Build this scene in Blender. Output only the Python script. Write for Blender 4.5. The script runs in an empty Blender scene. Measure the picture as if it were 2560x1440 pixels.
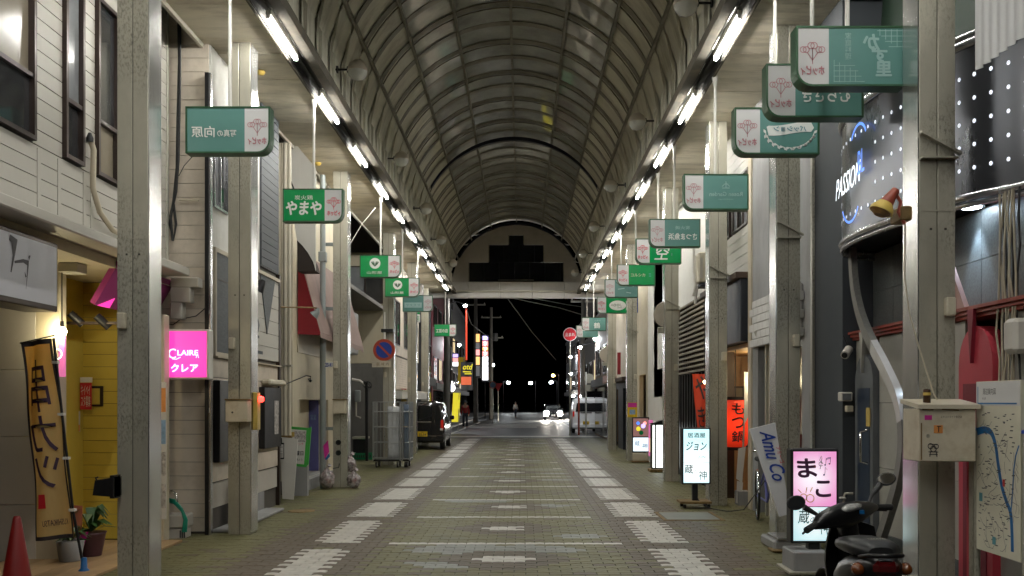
import bpy, bmesh, math, random
import numpy as np
from mathutils import Vector, Matrix
R = math.radians
random.seed(7)
SC = bpy.context.scene
COL = SC.collection
# ---------------------------------------------------------------- camera
CX, CZ, F, VX, VY = 0.2, 1.6, 2235.0, 1304.0, 1007.0        # eye x and height, focal length and vanishing point in photo pixels
cam = bpy.data.cameras.new('camera'); cam_o = bpy.data.objects.new('camera', cam); COL.objects.link(cam_o)
cam_o.location = (CX, 0, CZ); cam_o.rotation_euler = (R(90), 0, 0)
cam.sensor_width = 36; cam.lens = 36*F/2560
cam.shift_x = -(VX-1280)/2560; cam.shift_y = (VY-720)/2560
cam.clip_start = 0.05; cam.clip_end = 2000
SC.camera = cam_o
# ---------------------------------------------------------------- night sky and moonlight
w = bpy.data.worlds.new('World'); SC.world = w; w.use_nodes = True
nt = w.node_tree; bg = nt.nodes['Background']
sky = nt.nodes.new('ShaderNodeTexSky'); sky.sky_type = 'NISHITA'; sky.sun_disc = False
sky.sun_elevation = R(-6); sky.sun_rotation = R(200)
nt.links.new(sky.outputs[0], bg.inputs[0]); bg.inputs[1].default_value = 0.05
SC.view_settings.view_transform = 'Standard'; SC.view_settings.look = 'None'
SC.view_settings.exposure = 0.45; SC.view_settings.gamma = 1.0; SC.view_settings.use_curve_mapping = False
SC.cycles.use_denoising = True
SC.cycles.max_bounces = 7; SC.cycles.diffuse_bounces = 4; SC.cycles.glossy_bounces = 3; SC.cycles.transmission_bounces = 4
SC.cycles.sample_clamp_indirect = 6; SC.cycles.caustics_reflective = False; SC.cycles.caustics_refractive = False
# ---------------------------------------------------------------- helpers
def dep(px, X): return (X-CX)*F/(px-VX)                      # depth where a pixel column meets the plane x = X
def zat(py, d): return CZ-(py-VY)*d/F
def xat(px, d): return CX+(px-VX)*d/F

def srgb(h):
    h = h.lstrip('#'); c = [int(h[i:i+2], 16)/255 for i in (0, 2, 4)]
    return tuple(x/12.92 if x <= .04045 else ((x+.055)/1.055)**2.4 for x in c)
MATS = {}
def mat(name, col, rough=.6, metal=0, var=.12, scale=4.0, bump=0.0, stretch=(1, 1, 1), spec=.5, dirt=None, dirt_amt=.5,
        dirt_scale=2.0, emit=0, ecol=None, coat=0, alpha=1, rnd=0, trans=0, rvar=.1, mask=0):
    if isinstance(col, str): col = srgb(col)
    m = bpy.data.materials.new(name); m.use_nodes = True; N = m.node_tree.nodes; L = m.node_tree.links
    b = N['Principled BSDF']
    b.inputs['Roughness'].default_value = rough; b.inputs['Metallic'].default_value = metal
    b.inputs['Specular IOR Level'].default_value = spec; b.inputs['Coat Weight'].default_value = coat
    b.inputs['Alpha'].default_value = alpha; b.inputs['Transmission Weight'].default_value = trans
    geo = N.new('ShaderNodeNewGeometry'); mp = N.new('ShaderNodeMapping'); mp.inputs['Scale'].default_value = stretch
    L.new(geo.outputs['Position'], mp.inputs[0])
    n1 = N.new('ShaderNodeTexNoise'); n1.inputs['Scale'].default_value = scale; n1.inputs['Detail'].default_value = 8; n1.inputs['Roughness'].default_value = .62
    L.new(mp.outputs[0], n1.inputs['Vector'])
    r = N.new('ShaderNodeValToRGB'); e = r.color_ramp.elements
    e[0].position = .3; e[1].position = .72
    e[0].color = tuple(max(0, x*(1-var)) for x in col)+(1,); e[1].color = tuple(min(1, x*(1+var)) for x in col)+(1,)
    L.new(n1.outputs[0], r.inputs[0]); out = r.outputs[0]
    if dirt is not None:
        if isinstance(dirt, str): dirt = srgb(dirt)
        n2 = N.new('ShaderNodeTexNoise'); n2.inputs['Scale'].default_value = dirt_scale; n2.inputs['Detail'].default_value = 10; n2.inputs['Roughness'].default_value = .7
        L.new(mp.outputs[0], n2.inputs['Vector'])
        r2 = N.new('ShaderNodeValToRGB'); r2.color_ramp.elements[0].position = .48; r2.color_ramp.elements[1].position = .72
        r2.color_ramp.elements[1].color = (dirt_amt,)*3+(1,)
        L.new(n2.outputs[0], r2.inputs[0])
        fac = r2.outputs[0]
        if mask:                                             # dirt gathers in large patches
            n3 = N.new('ShaderNodeTexNoise'); n3.inputs['Scale'].default_value = mask; n3.inputs['Detail'].default_value = 4; L.new(geo.outputs['Position'], n3.inputs['Vector'])
            r3 = N.new('ShaderNodeValToRGB'); r3.color_ramp.elements[0].position = .47; r3.color_ramp.elements[1].position = .6; L.new(n3.outputs[0], r3.inputs[0])
            mu = N.new('ShaderNodeMath'); mu.operation = 'MULTIPLY'; L.new(r2.outputs[0], mu.inputs[0]); L.new(r3.outputs[0], mu.inputs[1]); fac = mu.outputs[0]
        mx = N.new('ShaderNodeMix'); mx.data_type = 'RGBA'
        L.new(fac, mx.inputs[0]); L.new(out, mx.inputs[6]); mx.inputs[7].default_value = dirt+(1,); out = mx.outputs[2]
    if rnd:
        oi = N.new('ShaderNodeObjectInfo'); mr = N.new('ShaderNodeMapRange'); mr.inputs[3].default_value = 1-rnd; mr.inputs[4].default_value = 1+rnd
        L.new(oi.outputs['Random'], mr.inputs[0]); hs = N.new('ShaderNodeHueSaturation')
        L.new(mr.outputs[0], hs.inputs['Value']); L.new(out, hs.inputs['Color']); out = hs.outputs[0]
    L.new(out, b.inputs['Base Color'])
    if rvar:
        mr2 = N.new('ShaderNodeMapRange'); mr2.inputs[3].default_value = max(.02, rough-rvar); mr2.inputs[4].default_value = min(1, rough+rvar)
        L.new(n1.outputs[0], mr2.inputs[0]); L.new(mr2.outputs[0], b.inputs['Roughness'])
    if bump:
        bp = N.new('ShaderNodeBump'); bp.inputs['Strength'].default_value = min(1, bump); bp.inputs['Distance'].default_value = .01
        L.new(n1.outputs[0], bp.inputs['Height']); L.new(bp.outputs[0], b.inputs['Normal'])
    if emit:
        b.inputs['Emission Strength'].default_value = emit
        ec = ecol if ecol is not None else col
        if isinstance(ec, str): ec = srgb(ec)
        b.inputs['Emission Color'].default_value = tuple(ec)+(1,)
    MATS[name] = m
    return m

TOPS = {}
def thing(name, label, cat, loc=(0, 0, 0), group=None, kind=None):
    o = bpy.data.objects.new(name, None); COL.objects.link(o); o.location = loc; o.empty_display_size = .1
    return tag(o, label, cat, group, kind)
def tag(o, label=None, cat=None, group=None, kind=None):
    if label: o['label'] = label
    if cat: o['category'] = cat
    if group: o['group'] = group
    if kind: o['kind'] = kind
    return o
def origin(p):
    v = Vector((0, 0, 0))
    while p is not None: v += p.location; p = p.parent
    return v
def link(name, me, parent=None, loc=None):
    o = bpy.data.objects.new(name, me); COL.objects.link(o)
    if parent is not None: o.parent = parent
    if loc is not None: o.location = loc
    return o
def copy_tree(o, parent=None, loc=None):
    c = o.copy(); COL.objects.link(c); c.parent = parent
    if loc is not None: c.location = loc
    for ch in [x for x in KIDS.get(o.name, [])]:
        copy_tree(ch, c)
    return c
KIDS = {}
class MB:
    """collects boxes, tubes, prisms and sheets in world coordinates and links them as one mesh"""
    def __init__(s): s.v = []; s.f = []; s.mi = []; s.sm = []
    def add(s, vs, fs, mi=0, smooth=False):
        k = len(s.v); s.v += [tuple(p) for p in vs]; s.f += [tuple(i+k for i in f) for f in fs]; s.mi += [mi]*len(fs); s.sm += [smooth]*len(fs); return s
    def box(s, x0, x1, y0, y1, z0, z1, mi=0):
        if x0 > x1: x0, x1 = x1, x0
        if y0 > y1: y0, y1 = y1, y0
        if z0 > z1: z0, z1 = z1, z0
        v = [(x, y, z) for z in (z0, z1) for y in (y0, y1) for x in (x0, x1)]
        return s.add(v, [(0, 2, 3, 1), (4, 5, 7, 6), (0, 1, 5, 4), (2, 6, 7, 3), (0, 4, 6, 2), (1, 3, 7, 5)], mi)
    def bbox(s, x0, x1, y0, y1, z0, z1, b=.006, mi=0):
        """box with chamfered edges"""
        if x0 > x1: x0, x1 = x1, x0
        if y0 > y1: y0, y1 = y1, y0
        if z0 > z1: z0, z1 = z1, z0
        b = min(b, (x1-x0)*.3, (y1-y0)*.3, (z1-z0)*.3)
        bm = bmesh.new(); bmesh.ops.create_cube(bm, size=1)
        for v in bm.verts: v.co = Vector(((x0+x1)/2+v.co.x*(x1-x0), (y0+y1)/2+v.co.y*(y1-y0), (z0+z1)/2+v.co.z*(z1-z0)))
        bmesh.ops.bevel(bm, geom=bm.edges[:], offset=b, segments=1, affect='EDGES')
        s.bm(bm, mi); return s
    def bm(s, bm, mi=0, smooth=False):
        bm.verts.index_update()
        s.add([v.co[:] for v in bm.verts], [[v.index for v in f.verts] for f in bm.faces], mi, smooth); bm.free(); return s
    def tube(s, pts, r, n=10, mi=0, cap=True, smooth=True):
        pts = [Vector(p) for p in pts]; rs = r if isinstance(r, (list, tuple)) else [r]*len(pts)
        rings = []; prev = None
        for i, p in enumerate(pts):
            t = (pts[min(i+1, len(pts)-1)]-pts[max(i-1, 0)]).normalized()
            if prev is None:
                a = Vector((0, 0, 1)) if abs(t.z) < .9 else Vector((1, 0, 0)); u = t.cross(a).normalized()
            else:
                u = (prev-t*prev.dot(t)).normalized()
            prev = u; q = t.cross(u)
            rings.append([p+(u*math.cos(2*math.pi*k/n)+q*math.sin(2*math.pi*k/n))*rs[i] for k in range(n)])
        vs = [v for rg in rings for v in rg]; fs = []
        for i in range(len(pts)-1):
            for k in range(n):
                a, b2 = i*n+k, i*n+(k+1) % n; fs.append((a, b2, b2+n, a+n))
        s.add(vs, fs, mi, smooth)
        if cap:
            m = len(pts)-1
            s.add(rings[0], [tuple(range(n))[::-1]], mi); s.add(rings[m], [tuple(range(n))], mi)
        return s
    def lathe(s, prof, c=(0, 0, 0), n=20, axis='z', mi=0, smooth=True):
        """prof: (radius, height) pairs round an axis through c"""
        vs = []; fs = []
        for r, h in prof:
            for k in range(n):
                a = 2*math.pi*k/n; x, y = r*math.cos(a), r*math.sin(a)
                vs.append({'z': (c[0]+x, c[1]+y, c[2]+h), 'y': (c[0]+x, c[1]+h, c[2]+y), 'x': (c[0]+h, c[1]+x, c[2]+y)}[axis])
        for i in range(len(prof)-1):
            for k in range(n):
                a, b2 = i*n+k, i*n+(k+1) % n; fs.append((a, b2, b2+n, a+n))
        s.add(vs, fs, mi, smooth)
        if prof[0][0] > 1e-4: s.add(vs[:n], [tuple(range(n))[::-1]], mi)
        if prof[-1][0] > 1e-4: s.add(vs[-n:], [tuple(range(n))], mi)
        return s
    def prism(s, poly, o, u, v, w, t, mi=0):
        """2-D outline poly in the frame o,u,v extruded along w by t"""
        o, u, v, w = Vector(o), Vector(u), Vector(v), Vector(w); n = len(poly)
        a = [o+u*p[0]+v*p[1] for p in poly]; b = [p+w*t for p in a]
        return s.add(a+b, [tuple(range(n))[::-1], tuple(range(n, 2*n))]+[(i, (i+1) % n, n+(i+1) % n, n+i) for i in range(n)], mi)
    def sheet(s, grid, t=0, mi=0, smooth=True):
        """grid of points; t gives thickness along the mean normal"""
        m, n = len(grid), len(grid[0]); vs = [Vector(p) for row in grid for p in row]
        fs = [(i*n+j, i*n+j+1, (i+1)*n+j+1, (i+1)*n+j) for i in range(m-1) for j in range(n-1)]
        if not t: return s.add(vs, fs, mi, smooth)
        nr = ((vs[n-1]-vs[0]).cross(vs[(m-1)*n]-vs[0])).normalized()*t; k = len(vs)
        fs2 = [tuple(x+k for x in f[::-1]) for f in fs]
        per = list(range(n))+[i*n+n-1 for i in range(1, m)]+[(m-1)*n+j for j in range(n-2, -1, -1)]+[i*n for i in range(m-2, 0, -1)]
        side = [(per[i], per[i]+k, per[(i+1) % len(per)]+k, per[(i+1) % len(per)]) for i in range(len(per))]
        s.add(vs+[p+nr for p in vs], fs+fs2, mi, smooth); return s.add([p for p in vs]+[p+nr for p in vs], side, mi)
    def build(s, name, m, parent=None, loc=None, label=None, kind=None):
        o0 = origin(parent) if parent is not None else Vector(loc or (0, 0, 0))
        me = bpy.data.meshes.new(name)
        me.from_pydata([(p[0]-o0.x, p[1]-o0.y, p[2]-o0.z) for p in s.v], [], s.f)
        for x in (m if isinstance(m, (list, tuple)) else [m]): me.materials.append(MATS[x] if isinstance(x, str) else x)
        me.polygons.foreach_set('material_index', s.mi); me.polygons.foreach_set('use_smooth', s.sm); me.update()
        o = link(name, me, parent, None if parent is not None else loc)
        if label: o['label'] = label
        if kind: o['kind'] = kind
        if parent is not None: KIDS.setdefault(parent.name, []).append(o)
        return o
def box(name, m, parent, x0, x1, y0, y1, z0, z1, b=0, **k):
    mb = MB(); (mb.bbox(x0, x1, y0, y1, z0, z1, b) if b else mb.box(x0, x1, y0, y1, z0, z1)); return mb.build(name, m, parent, **k)

TXC = {}
def text_mesh(body, bold=0.0):
    k = (body, 0)
    if k not in TXC:
        c = bpy.data.curves.new('lettering', 'FONT'); c.body = body; c.align_x = 'CENTER'; c.offset = 0; c.resolution_u = 3; c.space_line = .95
        o = bpy.data.objects.new('lettering', c); me = bpy.data.meshes.new_from_object(o)
        TXC[k] = ([v.co.copy() for v in me.vertices], [tuple(p.vertices) for p in me.polygons])
        bpy.data.objects.remove(o); bpy.data.meshes.remove(me)
    return TXC[k]
def text(body, m, parent, c, w=None, h=None, u=(1, 0, 0), v=(0, 0, 1), n=(0, -1, 0), off=.003, mirror=False, bold=.0, slant=0, name='lettering', bend=0):
    """lettering centred on c in the plane u,v, lifted off it along n, fitted to width w and / or height h"""
    vs, fs = text_mesh(body, bold)
    if not vs: return None
    x0 = min(p.x for p in vs); x1 = max(p.x for p in vs); y0 = min(p.y for p in vs); y1 = max(p.y for p in vs)
    sx = w/(x1-x0) if w else None; sy = h/(y1-y0) if h else None
    sx = sx or sy; sy = sy or sx
    u, v, n, c = Vector(u), Vector(v), Vector(n), Vector(c); k = -1 if mirror else 1
    mb = MB(); pts = []
    for p in vs:
        a = (p.x-(x0+x1)/2)*sx; b = (p.y-(y0+y1)/2)*sy; a += slant*b
        b -= bend*a*a
        pts.append(c+u*(a*k)+v*b+n*off)
    ff = [f[::-1] for f in fs] if mirror else fs
    mb.add(pts, ff); e = bold*min(sx, sy)*.75                # heavier weight: the outline laid again a hair to each side
    if bold:
        for q, (a, b) in enumerate(((1, .3), (-1, -.3), (.3, 1), (-.3, -1), (.75, -.75), (-.75, .75))): mb.add([p+u*(a*e)+v*(b*e)+n*(.0005*(q+1)) for p in pts], ff)
    return mb.build(name, m, parent)
# ---------------------------------------------------------------- materials
mat('asphalt', (.045, .045, .047), .5, var=.3, scale=30, bump=.3)
mat('mortar', (.03, .028, .024), .9, var=.3, scale=20)
mat('paver_green', (.142, .136, .062), .56, spec=.3, var=.38, scale=1.1, rnd=.12, dirt=(.05, .046, .036), dirt_amt=.6, dirt_scale=1.1, bump=.12, rvar=.15)
mat('paver_brown', (.114, .093, .066), .56, spec=.3, var=.34, scale=1.3, rnd=.12, dirt=(.05, .043, .036), dirt_amt=.5, dirt_scale=1.3, bump=.12, rvar=.15)
mat('paver_white', (.49, .475, .43), .5, var=.14, scale=5, rnd=.07, dirt=(.28, .25, .2), dirt_amt=.5, dirt_scale=4, bump=.1)
mat('paver_grey', (.2, .215, .19), .55, var=.2, scale=3, rnd=.1, dirt=(.1, .1, .09), dirt_amt=.5)
mat('galv', (.44, .42, .345), .4, .35, var=.14, scale=2.5, dirt=(.07, .07, .058), dirt_amt=.95, dirt_scale=42, mask=.9, stretch=(1.3, 1.3, .7), rvar=.12)
mat('galv_bright', (.62, .62, .6), .22, .85, var=.12, scale=8, stretch=(1, 1, .2))
mat('seam', (.06, .055, .045), .7, var=.2)
mat('soffit', (.66, .6, .47), .55, var=.1, scale=3, dirt=(.22, .18, .12), dirt_amt=.6, dirt_scale=2.2, stretch=(.6, 2.2, 1), rvar=.12)
mat('cornice', (.13, .12, .1), .9, spec=.05, var=.08, scale=3, dirt=(.25, .2, .14), dirt_amt=.5, dirt_scale=3)
mat('channel', (.045, .043, .04), .75, 0, spec=.15, var=.3, scale=3, stretch=(1, .3, 1))
mat('tube_on', (1, 1, 1), .4, emit=150, ecol=(1.0, .985, .92), rvar=0)
mat('tube_off', (.5, .5, .5), .15, var=.05)
mat('vault_side', (.66, .64, .54), .45, var=.12, scale=2, dirt=(.2, .17, .11), dirt_amt=.75, dirt_scale=1.4, stretch=(1, 1.6, .5), rvar=.12)
mat('vault_glass', (.46, .47, .45), .06, var=.25, scale=1.6, dirt=(.1, .095, .08), dirt_amt=.5, dirt_scale=.9, spec=.7, bump=.05, rvar=.06)
mat('rib', (.26, .245, .2), .5, .3, var=.25, scale=5, dirt=(.1, .08, .05), dirt_amt=.7)
mat('hoop', (.012, .014, .03), .4, var=.1)
mat('rust', (.2, .13, .05), .7, .2, var=.4, scale=12)
mat('black_metal', (.02, .02, .022), .4, .4, var=.2)
mat('lamp_shell', (.5, .45, .37), .35, var=.1, dirt=(.25, .2, .13), dirt_amt=.5)
mat('lamp_glass', (.75, .75, .7), .08, var=.05, alpha=.6)
mat('white_paint', (.7, .68, .63), .4, var=.07, dirt=(.4, .36, .28), dirt_amt=.35)
mat('ivory', (.6, .55, .43), .45, var=.08, dirt=(.25, .2, .12), dirt_amt=.5, dirt_scale=5)
mat('sign_green_frame', (.02, .09, .035), .4, .2, var=.25, scale=8, dirt=(.05, .05, .03), dirt_amt=.5)
mat('sign_green', (.005, .27, .075), .12, var=.04, rvar=.02)
mat('sign_teal', (.115, .27, .245), .25, var=.07, scale=1.5, rvar=.04)
mat('sign_blue', (.12, .32, .38), .25, var=.05, rvar=.04)
mat('sign_white', (.66, .66, .66), .16, var=.04, scale=2, rvar=.03)
mat('sign_letter', (.75, .78, .75), .3, var=.03)
mat('sign_letter_dim', (.33, .52, .5), .3, var=.04)
mat('logo_red', (.62, .035, .07), .3, var=.05)
mat('logo_faded', (.5, .2, .23), .3, var=.05)
mat('concrete', (.3, .3, .3), .8, var=.16, scale=2.5, dirt=(.16, .155, .15), dirt_amt=.6, dirt_scale=1.2, stretch=(1, 1, .4), bump=.2)
mat('lens_white', (1, 1, 1), .4, emit=25, ecol=(.95, .97, 1), rvar=0)
mat('signal_red', (.5, .02, .02), .3, emit=6, ecol=(1, .03, .02), rvar=0)

# ---------------------------------------------------------------- ground, road and paving
def sheet_obj(name, m, x0, x1, y0, y1, z, kind='structure'):
    mb = MB(); mb.add([(x0, y0, z), (x1, y0, z), (x1, y1, z), (x0, y1, z)], [(0, 1, 2, 3)])
    o = mb.build(name, m); o['kind'] = kind; return o
sheet_obj('ground', 'asphalt', -300, 300, -40, 900, -.03)
pave = sheet_obj('pavement', 'mortar', -6.5, 6.5, -11, 41.2, -.009)
PW, PD = .222, .112
def paver_outline(g=.007, a=.012, n=4):
    w2, d2 = PW/2-g/2, PD/2-g/2; top = []; 
    for i in range(n+1):
        x = -w2+2*w2*i/n; top.append((x, d2+(a if i % 2 else -a)*(.9)))
    bot = [(x, y-2*d2) for x, y in top][::-1]
    return top+bot
def paver_mesh(name, m):
    ol = paver_outline(); n = len(ol); k = .955
    vs = [(x*.985, y*.93, .0) for x, y in ol]+[(x, y, -.003) for x, y in ol]+[(x, y, -.012) for x, y in ol]
    fs = [tuple(range(n))]+[(i+n*q, i+n*q+n, (i+1) % n+n*q+n, (i+1) % n+n*q) for q in (0, 1) for i in range(n)]
    fs = [f[::-1] for f in fs]
    me = bpy.data.meshes.new(name); me.from_pydata(vs, [], fs); me.materials.append(MATS[m]); me.update(); return me, vs, fs
PM = {c: paver_mesh('paver', 'paver_'+c) for c in ('green', 'brown', 'white', 'grey')}
prng = random.Random(3)
patch = [(prng.uniform(-1.1, 1.1), prng.uniform(8, 36), prng.uniform(.25, .6), prng.uniform(.12, .3)) for _ in range(26)]
def paver_kind(x, y):
    ax = abs(x+.04); 
    t = (y-10.25) % 2.3; 
    if 1.63 < ax < 2.12 and t < 1.87: return 'white'
    row = abs(((y-10.2+1.15) % 2.3)-1.15)
    if ax < 1.3 and row < PD*.5: return 'white' if y < 18 or prng.random() < .35 else 'grey'
    c = ((y-9.15+1.15) % 2.3)-1.15
    if abs(c) < PD*1.6 and ax < .30-abs(c)*.7: return 'white'
    if abs(c) < .55 and ax < .75-abs(c)*.9: return 'brown'
    if 1.32 < ax < 2.65: return 'brown' if prng.random() < .97 else 'green'
    for a, b, r1, r2 in patch:
        if ((x-a)/r1)**2+((y-b)/r2)**2 < 1: return 'grey'
    return 'green' if prng.random() < .93 else 'brown'
cand = []
ny = int((40.5-6.2)/PD)
for j in range(ny):
    y = 6.2+PD*(j+.5); sh = PW/2*(j % 2)
    lo, hi = (-5.2, 5.2) if y < 12 else (-4.6, 4.0)
    for i in range(int((hi-lo)/PW)):
        x = lo+PW*(i+.5)+sh; cand.append((x, y, paver_kind(x, y)))
def shown(x, y):
    px, py = VX+(x-CX)*F/y, VY+CZ*F/y; return 640 < px < 1930 and py < 1436
near = sorted([c for c in cand if shown(c[0], c[1])], key=lambda c: c[1])[:300]; nset = set((c[0], c[1]) for c in near)
for x, y, k in near:
    link('paver', PM[k][0], pave, (x, y, prng.uniform(-.0015, .0015)))
V = []; Fc = []; MI = []; keys = list(PM)
for x, y, k in cand:
    if (x, y) in nset: continue
    dz = prng.uniform(-.0015, .0015); b0 = len(V)
    _, vs, fs = PM[k]; V += [(p[0]+x, p[1]+y, p[2]+dz) for p in vs]; Fc += [tuple(i+b0 for i in f) for f in fs]; MI += [keys.index(k)]*len(fs)
me = bpy.data.meshes.new('paving_field'); me.from_pydata(V, [], Fc)
for k in keys: me.materials.append(MATS['paver_'+k])
me.polygons.foreach_set('material_index', MI); me.update()
o = link('paving_field', me, pave); o['kind'] = 'stuff'
# manhole covers and service hatches in the paving
for nm, x, y, r in (('green_hatch', 2.55, 12.6, .3),):
    t = thing('service_hatch', 'flat pale green square service hatch set in the paving beside the lit white sign', 'hatch', (x, y, .004))
    box('cover', 'paver_grey', t, x-.36, x+.36, y-.4, y+.4, .001, .010, b=.003)
    mb = MB(); 
    for a, b, c, d in ((-.42, .42, -.46, -.41), (-.42, .42, .41, .46), (-.42, -.37, -.41, .41), (.37, .42, -.41, .41)): mb.box(x+a, x+b, y+c, y+d, .001, .008)
    mb.build('frame', 'rust', t)
for x, y, lb in ((-3.05, 13.2, 'small brown iron drain cover in the paving by the cream siding shop'),):
    t = thing('drain_cover', lb, 'drain cover', (x, y, 0)); mb = MB(); mb.lathe([(.2, .001), (.2, .008), (.17, .01)], (x, y, 0), 16); mb.build('lid', 'rust', t)

# ---------------------------------------------------------------- arcade roof
Y0, Y1 = -10.42, 36.0
VR, VZ = 2.64, 6.16
roof = thing('arcade_roof', 'barrel-vaulted arcade roof of dull ribbed panels over the paved shopping street', 'arcade roof', (0, Y1, 5.9))
def arc(th, r=VR): return (-r*math.cos(R(th)), VZ+r*math.sin(R(th)))
PUR = [27, 47, 67.5, 90, 112.5, 133, 153]
BAY = .83; nb = int((Y1-Y0)/BAY)
def curved(th0, th1, y0, y1, r, t, seg=5, sag=0.0):
    g = []
    for i in range(seg+1):
        th = th0+(th1-th0)*i/seg; q = arc(th, r); g.append([(q[0], y0, q[1]), (q[0], y1, q[1])])
    mb = MB(); mb.sheet(g, t); return mb
cache = {}
rr = random.Random(11)
for b in range(nb):
    y0 = Y0+b*BAY; y1 = y0+BAY
    for s in range(len(PUR)-1):
        glass = 47 <= PUR[s] < 133
        dr = rr.uniform(-.012, .012)
        mb = curved(PUR[s], PUR[s+1], y0+.09, y1-.09, VR+.03+dr, .012, 5)
        # panel tips a little so that reflections differ bay by bay
        mb.build('roof_panel', 'vault_glass' if glass else 'vault_side', roof) if y1 > 7.5 else None
    # flat cover strip between the panels, thin rib below it
    mb = curved(PUR[0], PUR[-1], y0-.09, y0+.09, VR+.012, .01, 26); mb.build('cover_strip', 'rib', roof)
    pts = [(arc(a, VR-.02)[0], y0+.1, arc(a, VR-.02)[1]) for a in np.linspace(27, 153, 30)]
    if b % 2 == 0: MB().tube(pts, .012, 6).build('rib', 'rib', roof)
    # side: upright panels and fins between cornice and first purlin
    for sd in (-1, 1):
        xs = sd*2.46
        q = arc(27 if sd < 0 else 153)
        for h in (0, 1):
            ya, yb = y0+h*BAY/2, y0+(h+1)*BAY/2; inset = .02*(h == 1)
            g = [[(sd*(2.55+inset), ya+.015, 6.0), (sd*(2.55+inset), yb-.015, 6.0)], [(sd*(2.55+inset), ya+.015, 6.75), (sd*(2.55+inset), yb-.015, 6.75)],
                 [(q[0]-sd*.0+sd*inset, ya+.015, q[1]), (q[0]+sd*inset, yb-.015, q[1])]]
            if sd > 0: g = [r_[::-1] for r_ in g]
            m_ = MB(); m_.sheet(g, -.012, smooth=False); m_.build('side_panel', 'vault_side', roof)
        m_ = MB(); m_.prism([(0, 0), (.035, 0), (.05, .55), (.01, .62), (.12, 1.2), (.09, 1.24), (-.02, .66), (0, .5)], (xs+sd*.06, y0-.012, 6.02), (-sd, 0, 0), (0, 0, 1), (0, 1, 0), .03)
        m_.build('bracket', 'vault_side', roof)
for th in PUR:
    q = arc(th, VR-.025); box('purlin', 'rib', roof, q[0]-.025, q[0]+.025, Y0, Y1, q[1]-.03, q[1]+.03)
sh = curved(0, 180, Y0-.3, Y1, VR+.16, .02, 40); sh.build('outer_shell', 'vault_side', roof)
for yh in (12.6, 23.9, 35.2):
    pts = [(arc(a, VR-.1)[0], yh, arc(a, VR-.1)[1]) for a in np.linspace(29, 151, 40)]
    mb = MB(); g = [[(p[0], yh-.05, p[2]), (p[0], yh+.05, p[2])] for p in pts]; mb.sheet(g, .09); mb.build('hoop_beam', 'hoop', roof)
# cornices with light channels, and the soffit over the shop fronts
ZS = 5.98
for sd in (-1, 1):
    def bx(n, m, a, b, z0, z1, y0=Y0, y1=Y1): return box(n, m, roof, sd*a, sd*b, y0, y1, z0, z1)
    bx('cornice', 'cornice', 2.42, 2.55, ZS-.012, ZS+.06)
    bx('dark_trim', 'channel', 2.552, 2.558, ZS-.016, ZS+.068)  # dark strip added to keep the tube-lit cornice side from glaring
    bx('cornice_lip', 'cornice', 2.42, 2.44, ZS+.06, ZS+.12)
    bx('channel_top', 'channel', 2.55, 2.76, ZS+.07, ZS+.09)
    bx('channel_side', 'channel', 2.74, 2.755, ZS-.02, ZS+.07)
    bx('channel_edge', 'cornice', 2.757, 2.785, ZS-.03, ZS+.01)
    n = int((Y1-Y0)/.46)
    for i in range(n):
        y0 = Y0+i*.46; box('soffit_panel', 'soffit', roof, sd*2.787, sd*3.68, y0+.004, y0+.456, ZS+rr.uniform(-.003, .003), ZS+.05)
    bx('soffit_edge', 'galv', 3.682, 3.72, ZS-.05, ZS+.12)
# fluorescent lights in the channel: a lit tube every 2.56 m
tubes = {-1: 'white fluorescent tube lit in the cornice over the white siding shops side', 1: 'white fluorescent tube lit in the cornice above the scooter and snack-bar sign side'}
protoL = None
for sd in (-1, 1):
    for k in range(-4, 13):
        yc = 10.7-2.56*3+2.56*k
        xc = sd*2.655
        seen = yc > 9.5; n_ = 12-k
        ordn = ('last', 'second last', 'third from the gable', 'fourth from the gable', 'fifth from the gable', 'sixth from the gable', 'seventh from the gable', 'eighth from the gable', 'ninth from the gable', 'tenth from the gable')
        lb = 'lit fluorescent tube in the cornice, '+('white siding side, ' if sd < 0 else 'scooter side, ')+(ordn[min(n_, 9)] if seen else 'before the first one in view')
        t = thing('fluorescent_light', lb, 'light', (xc, yc, ZS+.02), 'cornice tubes '+('over the white siding side' if sd < 0 else 'over the scooter side'))
        MB().tube([(xc, yc-.6, ZS-.035), (xc, yc+.6, ZS-.035)], .021, 10).build('tube', 'tube_on', t)
        box('batten', 'channel', t, xc-.03, xc+.03, yc-.62, yc+.62, ZS+.0, ZS+.069)
        for e in (-1, 1): box('socket', 'white_paint', t, xc-.02, xc+.02, yc+e*.605, yc+e*.64, ZS-.05, ZS+.044)
        box('link_rail', 'channel', t, xc-.018, xc+.018, yc+.66, yc+1.9, ZS+.03, ZS+.06)
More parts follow.
